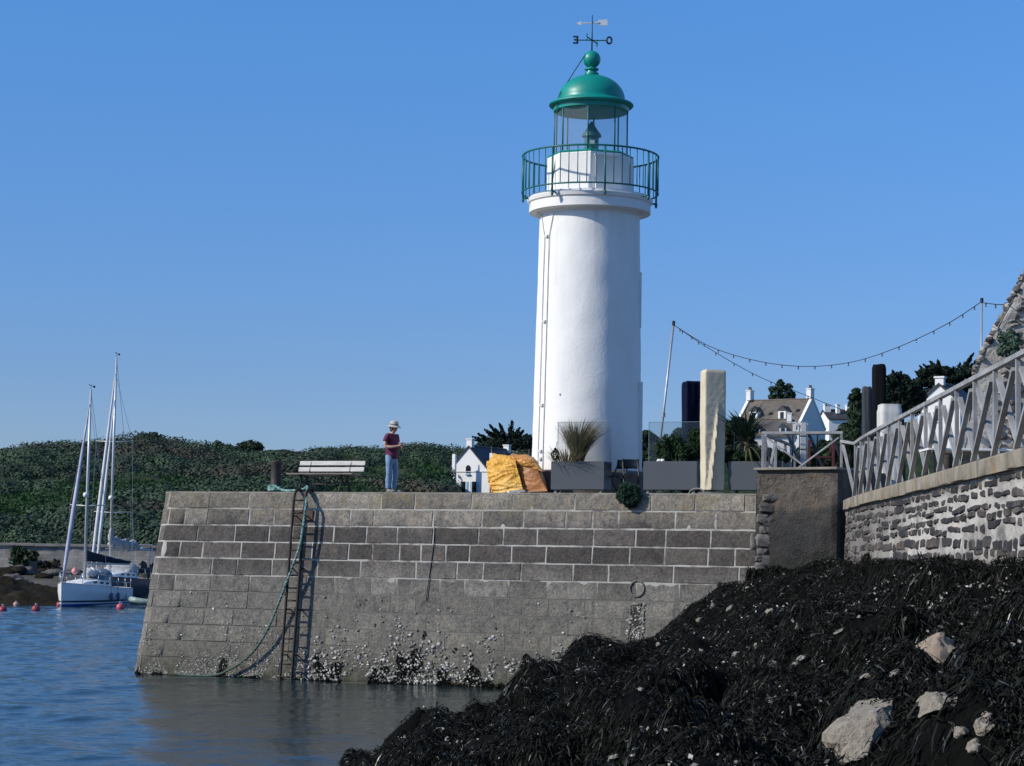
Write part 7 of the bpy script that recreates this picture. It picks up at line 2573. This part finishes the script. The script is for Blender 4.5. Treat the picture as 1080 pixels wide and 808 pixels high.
# ================================================================== BOATS AND BUOYS
GEL = M('white_gelcoat', (0.74, 0.75, 0.76), (0.68, 0.69, 0.70), 2, 0.3)
DECKM = M('deck_white', (0.78, 0.78, 0.77), (0.70, 0.70, 0.69), 4, 0.55)
NAVYP = M('navy_stripe', (0.012, 0.02, 0.07), None, 4, 0.35)
BLUEP = M('blue_antifoul', (0.015, 0.055, 0.25), (0.01, 0.04, 0.18), 4, 0.5)
MASTM = M('alloy_mast', (0.55, 0.55, 0.56), (0.46, 0.46, 0.47), 4, 0.4, 0.4)
SAILC = M('navy_sail_cover', (0.008, 0.010, 0.022), (0.012, 0.014, 0.03), 6, 0.8)
CANV = M('grey_canvas', (0.40, 0.40, 0.40), (0.28, 0.28, 0.29), 4, 0.85)
CLEARP = M('sprayhood_window', (0.14, 0.17, 0.20), (0.08, 0.10, 0.12), 4, 0.2)
STEEL = M('stainless', (0.6, 0.6, 0.6), None, 4, 0.25, 0.9)
PINKB = M('pink_buoy', (0.52, 0.08, 0.13), (0.40, 0.06, 0.09), 3, 0.45)
REDB = M('dark_red_buoy', (0.30, 0.035, 0.05), (0.20, 0.03, 0.04), 3, 0.5)
def hull_shape(L, B, fb, fs, dr):
    """half breadth and deck height along the hull, x from stern (-L/2) to bow (+L/2)"""
    def hb(t_):
        return B / 2 * (0.80 + 0.20 * math.sin(min(1, t_ / 0.45) * math.pi / 2)) * max(0.0, 1 - max(0, (t_ - 0.42) / 0.58) ** 2.2) ** 0.9
    def dk(t_):
        return fs + (fb - fs) * t_ ** 1.6
    return hb, dk
def yacht(label, loc, rz, L, B, fb, fs, mast_h, mast_t, lines=True, dark=False, second=False, boom_a=0.0, boom_l=3.0):
    y = thing('sailing_yacht', label, 'sailboat', loc, rz)
    hb, dk = hull_shape(L, B, fb, fs, 0.5)
    nst, nk = 36, 12
    hm = GEL if not second else M('slate_blue_hull', (0.060, 0.080, 0.105), (0.045, 0.060, 0.082), 2, 0.35)
    mb = MB()
    vs, fs_ = [], []
    for i in range(nst + 1):
        t_ = i / nst
        x = -L / 2 + L * t_
        for k in range(nk + 1):
            q = k / nk
            z = -0.35 + (dk(t_) + 0.35) * q
            flare = (0.50 + 0.50 * min(1, (q * 1.35)) ** 0.55)
            y_ = max(0.006, hb(t_) * flare)
            xx = x + (0.05 * q if t_ > 0.98 else 0) - (0.10 * (1 - q) if t_ < 0.02 else 0)
            vs.append((xx, y_, z))
        for k in range(nk, -1, -1):
            p_ = vs[i * 2 * (nk + 1) + k]
            vs.append((p_[0], -p_[1], p_[2]))
    w_ = 2 * (nk + 1)
    for i in range(nst):
        for k in range(w_ - 1):
            if k == nk:
                continue
            fs_.append((i * w_ + k, (i + 1) * w_ + k, (i + 1) * w_ + k + 1, i * w_ + k + 1))
    fs_.append(tuple(range(w_ - 1, -1, -1)))
    fs_.append(tuple(nst * w_ + k for k in range(w_)))
    mb.add(vs, fs_).build('hull', hm, y, world=False, smooth=True, autos=50)
    def band(z0, z1, mat, name):
        mb = MB()
        for s_ in (-1, 1):
            vs, fs_ = [], []
            for i in range(nst + 1):
                t_ = i / nst
                for z in (z0, z1):
                    q = (z + 0.35) / (dk(t_) + 0.35)
                    flare = (0.50 + 0.50 * min(1, (q * 1.35)) ** 0.55)
                    vs.append((-L / 2 + L * t_, s_ * (max(0.006, hb(t_) * flare) + 0.012), z))
            for i in range(nst):
                f = (i * 2, i * 2 + 2, i * 2 + 3, i * 2 + 1)
                fs_.append(f if s_ < 0 else f[::-1])
            mb.add(vs, fs_)
        return mb.build(name, mat, y, world=False, smooth=True)
    band(-0.3, 0.13, BLUEP, 'antifouling_paint')
    band(0.21, 0.30, NAVYP, 'waterline_stripe')
    mb = MB()
    vs, fs_ = [], []
    for i in range(nst + 1):
        t_ = i / nst
        for q in (-1, -0.5, 0, 0.5, 1):
            vs.append((-L / 2 + L * t_, q * max(0.004, hb(t_) - 0.01), dk(t_) + 0.02 + 0.05 * (1 - q * q)))
    for i in range(nst):
        for k in range(4):
            fs_.append((i * 5 + k, (i + 1) * 5 + k, (i + 1) * 5 + k + 1, i * 5 + k + 1))
    mb.add(vs, fs_).build('deck', DECKM, y, world=False, smooth=True)
    # coach roof
    mb = MB()
    xs_ = [0.30 * L, 0.22 * L, 0.05 * L, -0.12 * L, -0.16 * L]
    hs_ = [0.02, 0.20, 0.33, 0.40, 0.40]
    vs, fs_ = [], []
    for x, hh in zip(xs_, hs_):
        t_ = (x + L / 2) / L
        wv_ = hb(t_) * 0.62
        z = dk(t_) + 0.03
        for q, zz in ((-1, 0), (-0.93, hh * 0.85), (-0.6, hh), (0, hh + 0.04), (0.6, hh), (0.93, hh * 0.85), (1, 0)):
            vs.append((x, q * wv_, z + zz))
    for i in range(len(xs_) - 1):
        for k in range(6):
            fs_.append((i * 7 + k, i * 7 + k + 1, (i + 1) * 7 + k + 1, (i + 1) * 7 + k))
    fs_.append(tuple((len(xs_) - 1) * 7 + k for k in range(7)))
    cabin = mb.add(vs, fs_).build('coach_roof', DECKM, y, world=False, smooth=True, autos=40)
    for s_ in (-1, 1):
        for x in (0.12 * L, 0.02 * L, -0.08 * L):
            t_ = (x + L / 2) / L
            mb = MB()
            mb.box((x, s_ * (hb(t_) * 0.62 * 0.965 + 0.012), dk(t_) + 0.03 + 0.17), (0.05 * L, 0.02, 0.10))
            mb.build('cabin_window', DARKG, cabin, world=False)
    # sprayhood
    mb = MB()
    xh = -0.12 * L
    t_ = (xh + L / 2) / L
    wv_ = hb(t_) * 0.66
    def hood(u, v):
        a = math.pi * u
        k = math.sin(v * math.pi / 2)
        return Vector((xh + 0.9 - 1.25 * v, wv_ * math.cos(a) * (0.75 + 0.25 * k), dk(t_) + 0.38 + 0.62 * math.sin(a) ** 0.7 * k))
    mb.grid(hood, 20, 8)
    mb.build('sprayhood', CLEARP if not second else CANV, y, world=False, smooth=True)
    # mast, spreaders, boom, stays
    xm = -L / 2 + L * mast_t
    tm = mast_t
    zm = dk(tm) + 0.1
    mb = MB()
    mb.tube([(xm, 0, zm), (xm, 0, mast_h * 0.6), (xm - 0.06, 0, mast_h)], [0.085, 0.075, 0.05], 10)
    mast = mb.build('mast', MASTM, y, world=False, smooth=True)
    mb = MB()
    mb.tube([(xm - 0.05, 0, mast_h), (xm - 0.05, 0, mast_h + 0.22)], 0.012, 5)
    mb.tube([(xm - 0.40, 0.05, mast_h + 0.18), (xm + 0.25, 0.0, mast_h + 0.24)], 0.018, 5)
    mb.lump((xm - 0.40, 0.05, mast_h + 0.18), (0.10, 0.06, 0.06), 0.1, 1, 5)
    mb.build('wind_vane', BLKM, mast, world=False)
    spr = [0.46] if not second else [0.36, 0.65]
    for sp in spr:
        mb = MB()
        zz = mast_h * sp
        ws_ = 0.95 if not second else 1.05
        mb.tube([(xm - 0.1, -ws_, zz + 0.05), (xm, 0, zz), (xm - 0.1, ws_, zz + 0.05)], 0.028, 6)
        mb.build('spreader', MASTM, mast, world=False, smooth=True)
    mb = MB()
    mb.lathe([(0.0, -0.14), (0.12, -0.10), (0.15, 0), (0.12, 0.10), (0.0, 0.14)], 14, (xm + 0.20, 0.0, mast_h * (0.51 if not second else 0.42)))
    mb.build('radar_reflector', W_ARROW, mast, world=False, smooth=True)
    wire = MB()
    bow = (L / 2 - 0.12, 0, fb + 0.10)
    zst = mast_h * 0.93
    ws_ = hb(tm) * 0.95
    for s_ in (-1, 1):
        for sp in spr:
            wire.tube([(xm - 0.1, s_ * ws_, dk(tm)), (xm - 0.1, s_ * (0.95 if not second else 1.05), mast_h * sp + 0.05)], 0.011, 4)
        wire.tube([(xm - 0.1, s_ * (0.95 if not second else 1.05), mast_h * spr[-1] + 0.05), (xm, 0, zst)], 0.011, 4)
    wire.tube([(-L / 2 + 0.1, 0, fs + 0.6), (xm - 0.06, 0, mast_h - 0.05)], 0.011, 4)
    wire.build('rigging', STEEL, y, world=False)
    # furled headsails
    FURL = M('furled_sail', (0.60, 0.60, 0.60), (0.48, 0.48, 0.50), 2.0, 0.8)
    UVS = M('lilac_sail_strip', (0.30, 0.30, 0.42), (0.55, 0.55, 0.60), 1.5, 0.8, stretch=(1, 1, 0.7))
    a, c = Vector(bow), Vector((xm + 0.08, 0, zst))
    pts = [a.lerp(c, k / 10) for k in range(11)]
    MB().tube(pts, [0.03, 0.09, 0.11, 0.11, 0.11, 0.10, 0.09, 0.08, 0.06, 0.05, 0.02], 8).build('furled_headsail', UVS if not second else FURL, y, world=False, smooth=True)
    if second:
        a, c = Vector((L / 2 - 1.1, 0, fb + 0.1)), Vector((xm + 0.08, 0, mast_h * 0.82))
        pts = [a.lerp(c, k / 10) for k in range(11)]
        MB().tube(pts, [0.03, 0.085, 0.10, 0.10, 0.10, 0.09, 0.08, 0.07, 0.05, 0.04, 0.02], 8).build('furled_staysail', FURL, y, world=False, smooth=True)
    # boom with sail under a cover
    zb_ = zm + (1.05 if not second else 1.5)
    bd = Vector((-math.cos(boom_a), math.sin(boom_a), 0))
    b0 = Vector((xm - 0.1, 0, zb_))
    boom = MB().tube([b0, b0 + bd * boom_l], 0.055, 8).build('boom', MASTM, y, world=False, smooth=True)
    if not second:
        pts = [b0 + bd * (boom_l * k / 12) + Vector((0, 0, 0.30 * (1 - k / 12) ** 1.3 + 0.10 + 0.015 * math.sin(k * 2.2))) for k in range(13)]
        mb = MB()
        vs, fs_ = [], []
        pr = Vector((-bd.y, bd.x, 0))
        for k, q in enumerate(pts):
            hh = 0.42 * (1 - k / 12) ** 1.1 + 0.12
            for i in range(10):
                an = 2 * math.pi * i / 10
                vs.append(q + pr * (0.10 * math.cos(an)) + Vector((0, 0, hh * 0.55 * math.sin(an))))
        for k in range(12):
            for i in range(10):
                fs_.append((k * 10 + i, k * 10 + (i + 1) % 10, (k + 1) * 10 + (i + 1) % 10, (k + 1) * 10 + i))
        fs_ += [tuple(range(10)), tuple(120 + i for i in range(9, -1, -1))]
        mb.add(vs, fs_).build('sail_cover', SAILC, boom, world=False, smooth=True)
    else:
        mb = MB()
        for k in range(9):
            f = k / 8
            q = b0 + bd * (0.15 + 1.9 * f) + Vector((0, 0, 0.34 - 0.12 * f + 0.08 * math.sin(k * 2.1)))
            mb.lump(q, (0.30, 0.22, 0.34 - 0.14 * f), 0.3, 1.6, 8, k * 1.7)
        mb.lump(b0 + Vector((0.1, 0, 0.75)), (0.16, 0.16, 0.45), 0.2, 1.5, 8, 3.0)
        mb.build('bundled_mainsail', CANV, boom, world=False, smooth=True)
    # pulpit, guard rails, fenders
    mb = MB()
    for s_ in (-1, 1):
        last = None
        for t_ in (0.04, 0.2, 0.36, 0.52, 0.68, 0.84, 0.94):
            x = -L / 2 + L * t_
            q = Vector((x, s_ * max(0.05, hb(t_) - 0.06), dk(t_)))
            mb.tube([q, q + Vector((0, 0, 0.58))], 0.014, 5)
            if last is not None:
                mb.tube([last + Vector((0, 0, 0.57)), q + Vector((0, 0, 0.57))], 0.008, 4)
                mb.tube([last + Vector((0, 0, 0.3)), q + Vector((0, 0, 0.3))], 0.008, 4)
            last = q
        mb.tube([last + Vector((0, 0, 0.57)), Vector((L / 2 + 0.02, 0, fb + 0.62))], 0.016, 5)
    mb.build('guard_rail', STEEL, y, world=False, smooth=True)
    if not second:
        for t_ in (0.18, 0.40, 0.52):
            mb = MB()
            q = Vector((-L / 2 + L * t_, -(0 - 1) * (hb(t_) + 0.06), 0.45))
            mb.lathe([(0.0, -0.24), (0.075, -0.20), (0.085, 0.0), (0.075, 0.20), (0.0, 0.24)], 12, tuple(q))
            mb.tube([q + Vector((0, 0, 0.22)), Vector((q.x, hb(t_) - 0.05, dk(t_) + 0.3))], 0.010, 4)
            mb.build('fender', W_ARROW if t_ < 0.3 else M('blue_fender', (0.10, 0.13, 0.22), None, 4, 0.5), y, world=False, smooth=True)
        mb = MB()
        mb.lathe([(0.0, -0.17), (0.12, -0.12), (0.17, 0.0), (0.12, 0.12), (0.04, 0.19), (0.0, 0.19)], 16, (xm + 0.5, -0.35, dk(tm) + 0.75))
        mb.build('deck_buoy', M('salmon_buoy', (0.70, 0.28, 0.26), None, 4, 0.5), y, world=False, smooth=True)
        mb = MB()
        for k in range(6):
            mb.lump((xm - 0.5 - 0.22 * k, 0.15 * math.sin(k * 2), dk(tm) + 0.66 + 0.05 * math.sin(k)), (0.22, 0.26, 0.22), 0.3, 1.6, 7, k * 2.2)
        mb.build('folded_canvas', M('pale_canvas', (0.62, 0.62, 0.62), (0.40, 0.41, 0.43), 6, 0.8), y, world=False, smooth=True)
    else:
        # stern arch with solar panel, bimini, outboard clutter
        mb = MB()
        za_ = fs + 1.95
        for s_ in (-1, 1):
            mb.tube([(-L / 2 + 0.5, s_ * 1.0, fs), (-L / 2 + 0.4, s_ * 1.0, za_ - 0.15), (-L / 2 + 0.4, s_ * 0.85, za_)], 0.025, 6)
            mb.tube([(-L / 2 + 1.3, s_ * 1.05, fs), (-L / 2 + 0.6, s_ * 0.95, za_ - 0.1)], 0.022, 6)
        mb.tube([(-L / 2 + 0.4, -0.85, za_), (-L / 2 + 0.4, 0.85, za_)], 0.025, 6)
        arch = mb.build('stern_arch', STEEL, y, world=False, smooth=True)
        MB().box((-L / 2 + 0.5, 0, za_ + 0.06), (1.0, 2.3, 0.05)).build('solar_panel', M('panel_grey', (0.30, 0.31, 0.33), None, 4, 0.3), arch, world=False)
        mb = MB()
        mb.grid(lambda u, v: Vector((-L / 2 + 1.0 + 1.9 * u, -1.1 + 2.2 * v, fs + 1.75 + 0.15 * math.sin(v * math.pi) + 0.05 * math.sin(u * math.pi))), 6, 10)
        bi = mb.build('bimini', CANV, y, world=False, smooth=True)
        bi.modifiers.new('t', 'SOLIDIFY').thickness = 0.02
        mb = MB()
        for k in range(8):
            mb.lump((-L / 2 + 0.35 + 0.35 * k, 0.9 + 0.25 * math.sin(k * 1.9), fs + 0.55 + 0.2 * math.sin(k * 2.7)), (0.2, 0.18, 0.28), 0.3, 1.6, 7, k * 3.0)
        mb.build('cockpit_gear', DK, y, world=False, smooth=True)
    return y
# near yacht: bow towards the left and the viewer, in shade on its visible side
yd = 113.0
c = P(93.5, 638, yd)
yacht('white sailing yacht with navy sail cover moored left of the quay, bow to the left', (c.x, c.y, 0), R(260), 7.6, 2.5, 1.18, 0.86, P(97, 412, yd).z, 0.59, boom_a=R(26), boom_l=3.1)
yd2 = 125.0
c = P(120, 628, yd2)
yacht('larger yacht with taller mast and grey bundled mainsail behind the white yacht', (c.x, c.y, 0), R(264), 9.4, 3.0, 1.45, 1.2, P(122, 378, yd2).z, 0.60, second=True, boom_a=R(28), boom_l=3.3)
# dinghy peeping out behind the corner of the quay
c = P(163, 630, 111)
dg = thing('dinghy', 'small grey green inflatable dinghy half hidden behind the quay corner', 'dinghy', (c.x, c.y, 0), R(205))
mb = MB()
mb.tube([(-1.1, 0.5, 0.25), (0.3, 0.52, 0.26), (0.9, 0.35, 0.33), (1.2, 0.0, 0.40), (0.9, -0.35, 0.33), (0.3, -0.52, 0.26), (-1.1, -0.5, 0.25)], 0.15, 12)
mb.build('tube', M('dinghy_grey', (0.28, 0.36, 0.33), (0.12, 0.18, 0.16), 4, 0.6), dg, world=False, smooth=True)
MB().box((-0.2, 0, 0.15), (1.9, 0.8, 0.06)).build('floor', M('dinghy_floor', (0.16, 0.2, 0.18), None, 4, 0.7), dg, world=False)
MB().box((-1.05, 0, 0.30), (0.05, 0.75, 0.4)).build('transom', M('dinghy_floor', (0.16, 0.2, 0.18)), dg, world=False)
# buoys
for px, py, r0, lab, mat in ((3, 641.5, 0.25, 'red mooring buoy at the very left edge of the water', REDB), (17, 631.5, 0.17, 'pale pink small buoy floating nearest the weedy outcrop', M('pale_buoy', (0.55, 0.30, 0.30), (0.42, 0.22, 0.22), 3, 0.5)), (38, 640.5, 0.25, 'dark red mooring buoy between the outcrop and the yacht bow', REDB), (63.5, 636, 0.25, 'red mooring buoy touching the bow of the white yacht', REDB), (127, 638.5, 0.26, 'bright pink mooring buoy in front of the stern of the white yacht', PINKB)):
    q0 = P(px, py, 100)
    v = q0 - EYE
    dd = EYE.z / max(1e-4, -(P(px, py + 3.5, 1.0) - EYE).z)
    dd = min(dd, 111.0)
    q = P(px, py, dd)
    r0 *= 0.8
    by_ = thing('mooring_buoy', lab, 'buoy', (q.x, q.y, 0), 0, 'mooring buoys')
    mb = MB()
    mb.lathe([(0.0, -r0 * 0.5), (r0 * 0.85, -r0 * 0.35), (r0, r0 * 0.35), (r0 * 0.86, r0 * 0.85), (r0 * 0.4, r0 * 1.22), (0.0, r0 * 1.3)], 20)
    mb.build('float', mat, by_, world=False, smooth=True)
    mb = MB()
    mb.torus((0, 0, r0 * 1.42), r0 * 0.22, r0 * 0.07, 14, 6, 'y')
    mb.build('ring', STEEL, by_, world=False, smooth=True)
# ================================================================== PERSON ON THE QUAY
SKIN = M('skin', (0.50, 0.30, 0.22), (0.42, 0.24, 0.17), 9, 0.55)
TSH = M('maroon_cotton', (0.125, 0.016, 0.062), (0.085, 0.011, 0.042), 9, 0.85, bump=0.4, bscale=30)
JEAN = M('blue_denim', (0.17, 0.29, 0.44), (0.10, 0.18, 0.30), 6, 0.85, c3=(0.34, 0.45, 0.58), bump=0.4, bscale=40)
HATM = M('pale_hat_cotton', (0.50, 0.48, 0.42), (0.38, 0.36, 0.32), 9, 0.85)
HAIR = M('grey_brown_hair', (0.12, 0.085, 0.06), (0.07, 0.05, 0.035), 20, 0.6)
SHOE = M('grey_shoe', (0.20, 0.19, 0.17), (0.12, 0.115, 0.10), 9, 0.7)
def skin_mesh(name, nodes, edges, mat, parent, sub=2, root=0):
    """a body grown over a skeleton of joints with radii"""
    names = list(nodes)
    idx = {n: i for i, n in enumerate(names)}
    me = bpy.data.meshes.new(name)
    me.from_pydata([nodes[n][0] for n in names], [(idx[a], idx[b]) for a, b in edges], [])
    o = bpy.data.objects.new(name, me)
    COL.objects.link(o)
    md = o.modifiers.new('skin', 'SKIN')
    md.use_smooth_shade = True
    for i, n in enumerate(names):
        sv = me.skin_vertices[0].data[i]
        r_ = nodes[n][1]
        sv.radius = r_ if isinstance(r_, tuple) else (r_, r_)
        sv.use_root = (i == root)
    s = o.modifiers.new('sub', 'SUBSURF')
    s.levels = s.render_levels = sub
    bpy.context.view_layer.update()
    dg_ = bpy.context.evaluated_depsgraph_get()
    m2 = bpy.data.meshes.new_from_object(o.evaluated_get(dg_))
    m2.name = name
    bpy.data.objects.remove(o)
    m2.materials.clear()
    m2.materials.append(mat)
    m2.polygons.foreach_set('use_smooth', [True] * len(m2.polygons))
    o2 = bpy.data.objects.new(name, m2)
    COL.objects.link(o2)
    o2.parent = parent
    WORLD[o2.name] = WORLD[parent.name].copy()
    return o2
# local frame: x right of the person as seen from behind... the person faces local -y
pv_ = 0.55
pp = qat(412.5, 519, pv_)
per = thing('person', 'person in a maroon t-shirt, blue jeans and pale sun hat looking at a phone', 'person', tuple(pp), R(50))
S = 1.60 / 1.66
def V3(x, y, z):
    return (x * S, y * S, z * S)
head_c = (0.0, -0.055, 1.49)
body = {
    'pelvis': (V3(0, 0, 0.90), 0.095 * S), 'waist': (V3(0, 0.0, 1.03), 0.092 * S), 'chest': (V3(0, 0.005, 1.20), 0.115 * S), 'upper': (V3(0, 0.01, 1.31), 0.085 * S), 'neck': (V3(0, -0.01, 1.39), 0.048 * S), 'neck2': (V3(0, -0.03, 1.425), 0.047 * S),
    'jaw': (V3(0, -0.065, 1.455), 0.060 * S), 'face': (V3(0, -0.060, 1.51), 0.078 * S), 'crown': (V3(0, -0.045, 1.575), 0.072 * S),
}
be = [('pelvis', 'waist'), ('waist', 'chest'), ('chest', 'upper'), ('upper', 'neck'), ('neck', 'neck2'), ('neck2', 'jaw'), ('jaw', 'face'), ('face', 'crown')]
arms = {-1: [(-0.155, 0.01, 1.325), (-0.20, 0.02, 1.22), (-0.225, 0.01, 1.07), (-0.15, -0.14, 1.06), (-0.065, -0.235, 1.085)],
        1: [(0.155, 0.01, 1.325), (0.20, 0.03, 1.22), (0.215, 0.01, 1.06), (0.16, -0.13, 1.05), (0.085, -0.235, 1.075)]}
rad_a = [0.058, 0.050, 0.040, 0.036, 0.026]
for s_, pts in arms.items():
    prev = 'upper'
    for k, (q, r_) in enumerate(zip(pts, rad_a)):
        n = 'arm%d_%d' % (s_, k)
        body[n] = (V3(*q), r_ * S)
        be.append((prev, n))
        prev = n
    wx, wy, wz = pts[-1]
    n = 'palm%d' % s_
    pc_ = (wx - s_ * 0.022, wy - 0.045, wz + 0.012)
    body[n] = (V3(*pc_), (0.024 * S, 0.017 * S))
    be.append((prev, n))
    if s_ == 1:
        fing = [((-0.012, -0.040, 0.024), (-0.036, -0.050, 0.030)), ((-0.016, -0.042, 0.006), (-0.042, -0.052, 0.008)), ((-0.016, -0.040, -0.012), (-0.040, -0.048, -0.014)), ((-0.012, -0.034, -0.028), (-0.032, -0.040, -0.032))]
    else:
        fing = [((0.016, -0.040, 0.020), (0.038, -0.040, 0.028)), ((0.018, -0.042, 0.004), (0.046, -0.036, 0.004)), ((0.016, -0.038, -0.012), (0.040, -0.032, -0.016)), ((0.012, -0.032, -0.026), (0.030, -0.026, -0.032))]
    for i, (a, c) in enumerate(fing):
        for k, dlt in enumerate((a, c)):
            nn_ = 'f%d_%d_%d' % (s_, i, k)
            body[nn_] = (V3(pc_[0] + dlt[0], pc_[1] + dlt[1], pc_[2] + dlt[2]), (0.0085 - 0.001 * k) * S)
            be.append((n if k == 0 else 'f%d_%d_0' % (s_, i), nn_))
    body['thumb%d_0' % s_] = (V3(pc_[0] - s_ * 0.012, pc_[1] - 0.006, pc_[2] + 0.032), 0.010 * S)
    body['thumb%d_1' % s_] = (V3(pc_[0] - s_ * 0.020, pc_[1] - 0.034, pc_[2] + 0.048), 0.009 * S)
    be += [(n, 'thumb%d_0' % s_), ('thumb%d_0' % s_, 'thumb%d_1' % s_)]
legs = {-1: [(-0.088, 0.0, 0.83), (-0.095, -0.01, 0.47), (-0.095, 0.015, 0.09), (-0.10, -0.06, 0.04), (-0.105, -0.15, 0.03)],
        1: [(0.088, 0.0, 0.83), (0.100, -0.035, 0.47), (0.095, 0.0, 0.09), (0.105, -0.075, 0.04), (0.11, -0.165, 0.03)]}
rad_l = [0.085, 0.056, 0.036, 0.034, 0.026]
for s_, pts in legs.items():
    prev = 'pelvis'
    for k, (q, r_) in enumerate(zip(pts, rad_l)):
        n = 'leg%d_%d' % (s_, k)
        body[n] = (V3(*q), r_ * S)
        be.append((prev, n))
        prev = n
skin_mesh('body', body, be, SKIN, per)
# nose, eyes, mouth, ears
mb = MB()
hc = Vector(V3(0, -0.060, 1.505))
mb.lump(hc + Vector((0, -0.083, -0.012)), (0.013, 0.018, 0.022), 0.05, 1, 6)
for s_ in (-1, 1):
    mb.lump(hc + Vector((s_ * 0.078, 0.012, -0.005)), (0.010, 0.02, 0.03), 0.05, 1, 6)
mb.build('nose_and_ears', SKIN, per, world=False, smooth=True)
for s_ in (-1, 1):
    MB().lump(hc + Vector((s_ * 0.029, -0.072, 0.012)), (0.012, 0.007, 0.007), 0, 1, 6).build('eye', M('eye_dark', (0.05, 0.04, 0.035), None, 9, 0.3), per, world=False, smooth=True)
MB().lump(hc + Vector((0, -0.072, -0.052)), (0.022, 0.007, 0.006), 0, 1, 6).build('mouth', M('lips', (0.30, 0.11, 0.09), None, 9, 0.5), per, world=False, smooth=True)
# t-shirt with loose short sleeves and hem
sh = {'hem': (V3(0, 0.005, 0.76), (0.160 * S, 0.145 * S)), 'hem2': (V3(0, 0.005, 0.87), (0.164 * S, 0.148 * S)), 'w': (V3(0, 0.0, 1.03), (0.150 * S, 0.135 * S)), 'c': (V3(0, 0.0, 1.19), (0.150 * S, 0.125 * S)), 'u': (V3(0, 0.012, 1.30), (0.112 * S, 0.095 * S)), 'n': (V3(0, 0.0, 1.362), 0.066 * S)}
se = [('hem', 'hem2'), ('hem2', 'w'), ('w', 'c'), ('c', 'u'), ('u', 'n')]
for s_ in (-1, 1):
    a = arms[s_]
    sh['s%d0' % s_] = (V3(*a[0]), 0.073 * S)
    sh['s%d1' % s_] = (V3(a[1][0], a[1][1], a[1][2]), 0.070 * S)
    q = Vector(a[1]).lerp(Vector(a[2]), 0.30)
    sh['s%d2' % s_] = (V3(q.x + s_ * 0.004, q.y, q.z), 0.068 * S)
    se += [('u', 's%d0' % s_), ('s%d0' % s_, 's%d1' % s_), ('s%d1' % s_, 's%d2' % s_)]
ts = skin_mesh('t_shirt', sh, se, TSH, per)
for v in ts.data.vertices:
    n3 = noise.noise(v.co * 13) * 0.010 + noise.noise(v.co * 30) * 0.004
    v.co += v.normal * n3
# jeans
jn = {'b': (V3(0, 0.008, 1.00), (0.140 * S, 0.126 * S)), 'h': (V3(0, 0.005, 0.84), (0.142 * S, 0.130 * S))}
je = [('b', 'h')]
for s_ in (-1, 1):
    L_ = legs[s_]
    jn['t%d' % s_] = (V3(L_[0][0], 0, 0.74), 0.095 * S)
    jn['k%d' % s_] = (V3(*L_[1]), 0.072 * S)
    jn['c%d' % s_] = (V3(L_[2][0], L_[2][1], 0.26), 0.066 * S)
    jn['a%d' % s_] = (V3(L_[2][0], L_[2][1] - 0.005, 0.075), 0.062 * S)
    je += [('h', 't%d' % s_), ('t%d' % s_, 'k%d' % s_), ('k%d' % s_, 'c%d' % s_), ('c%d' % s_, 'a%d' % s_)]
jo = skin_mesh('jeans', jn, je, JEAN, per)
for v in jo.data.vertices:
    n3 = noise.noise(Vector((v.co.x * 10, v.co.y * 10, v.co.z * 22))) * 0.010
    v.co += v.normal * n3
for s_ in (-1, 1):
    L_ = legs[s_]
    mb = MB()
    mb.lump(Vector(V3(L_[3][0], L_[3][1] - 0.015, 0.04)), (0.050, 0.135, 0.042), 0.06, 1.2, 10, 2.0)
    mb.box(Vector(V3(L_[3][0], L_[3][1] - 0.02, 0.009)), (0.085, 0.235, 0.018))
    mb.build('shoe', SHOE, per, world=False, smooth=True, autos=40)
# hair and sun hat
hcr = Vector(V3(0, -0.045, 1.55))
mb = MB()
mb.lump(hcr + Vector((0, 0.026, -0.035)), (0.090, 0.080, 0.095), 0.06, 2, 12, 6.0)
mb.build('hair', HAIR, per, world=False, smooth=True)
mb = MB()
prof = [(0.165, -0.028), (0.160, -0.030), (0.125, 0.000), (0.102, 0.012), (0.098, 0.06), (0.088, 0.095), (0.055, 0.115), (0.0, 0.120)]
mb.lathe(prof, 36)
rt = Matrix.Rotation(R(9), 3, 'X')
mb.v = [tuple(rt @ (Vector(q) * S + Vector((0, 0.0, 0.006 * noise.noise(Vector(q) * 12)))) + hcr + Vector((0, -0.008, 0.015))) for q in mb.v]
hat = mb.build('sun_hat', HATM, per, world=False, smooth=True)
hat.modifiers.new('t', 'SOLIDIFY').thickness = 0.006
mb = MB()
mb.lathe([(0.1035, 0.014), (0.1035, 0.036), (0.101, 0.038)], 36)
mb.v = [tuple(rt @ (Vector(q) * S) + hcr + Vector((0, -0.008, 0.015))) for q in mb.v]
mb.build('hat_band', M('hat_band_grey', (0.12, 0.11, 0.10), None, 9, 0.8), hat, world=False)
# phone held in the right-hand side hand
WM = WORLD[per.name]
ph = thing('phone', 'black phone held by the person in the maroon t-shirt', 'phone', tuple(WM @ Vector(V3(0.03, -0.31, 1.10))), R(50))
mb = MB()
mb.box((0, 0, 0), (0.075, 0.010, 0.150), Matrix.Rotation(R(-40), 3, 'X'))
mb.build('case', BLKM, ph, world=False, bevel=0.003)
mb = MB()
mb.box(Matrix.Rotation(R(-40), 3, 'X') @ Vector((0, 0.0065, 0)), (0.068, 0.002, 0.140), Matrix.Rotation(R(-40), 3, 'X'))
mb.build('screen', DARKG, ph, world=False)
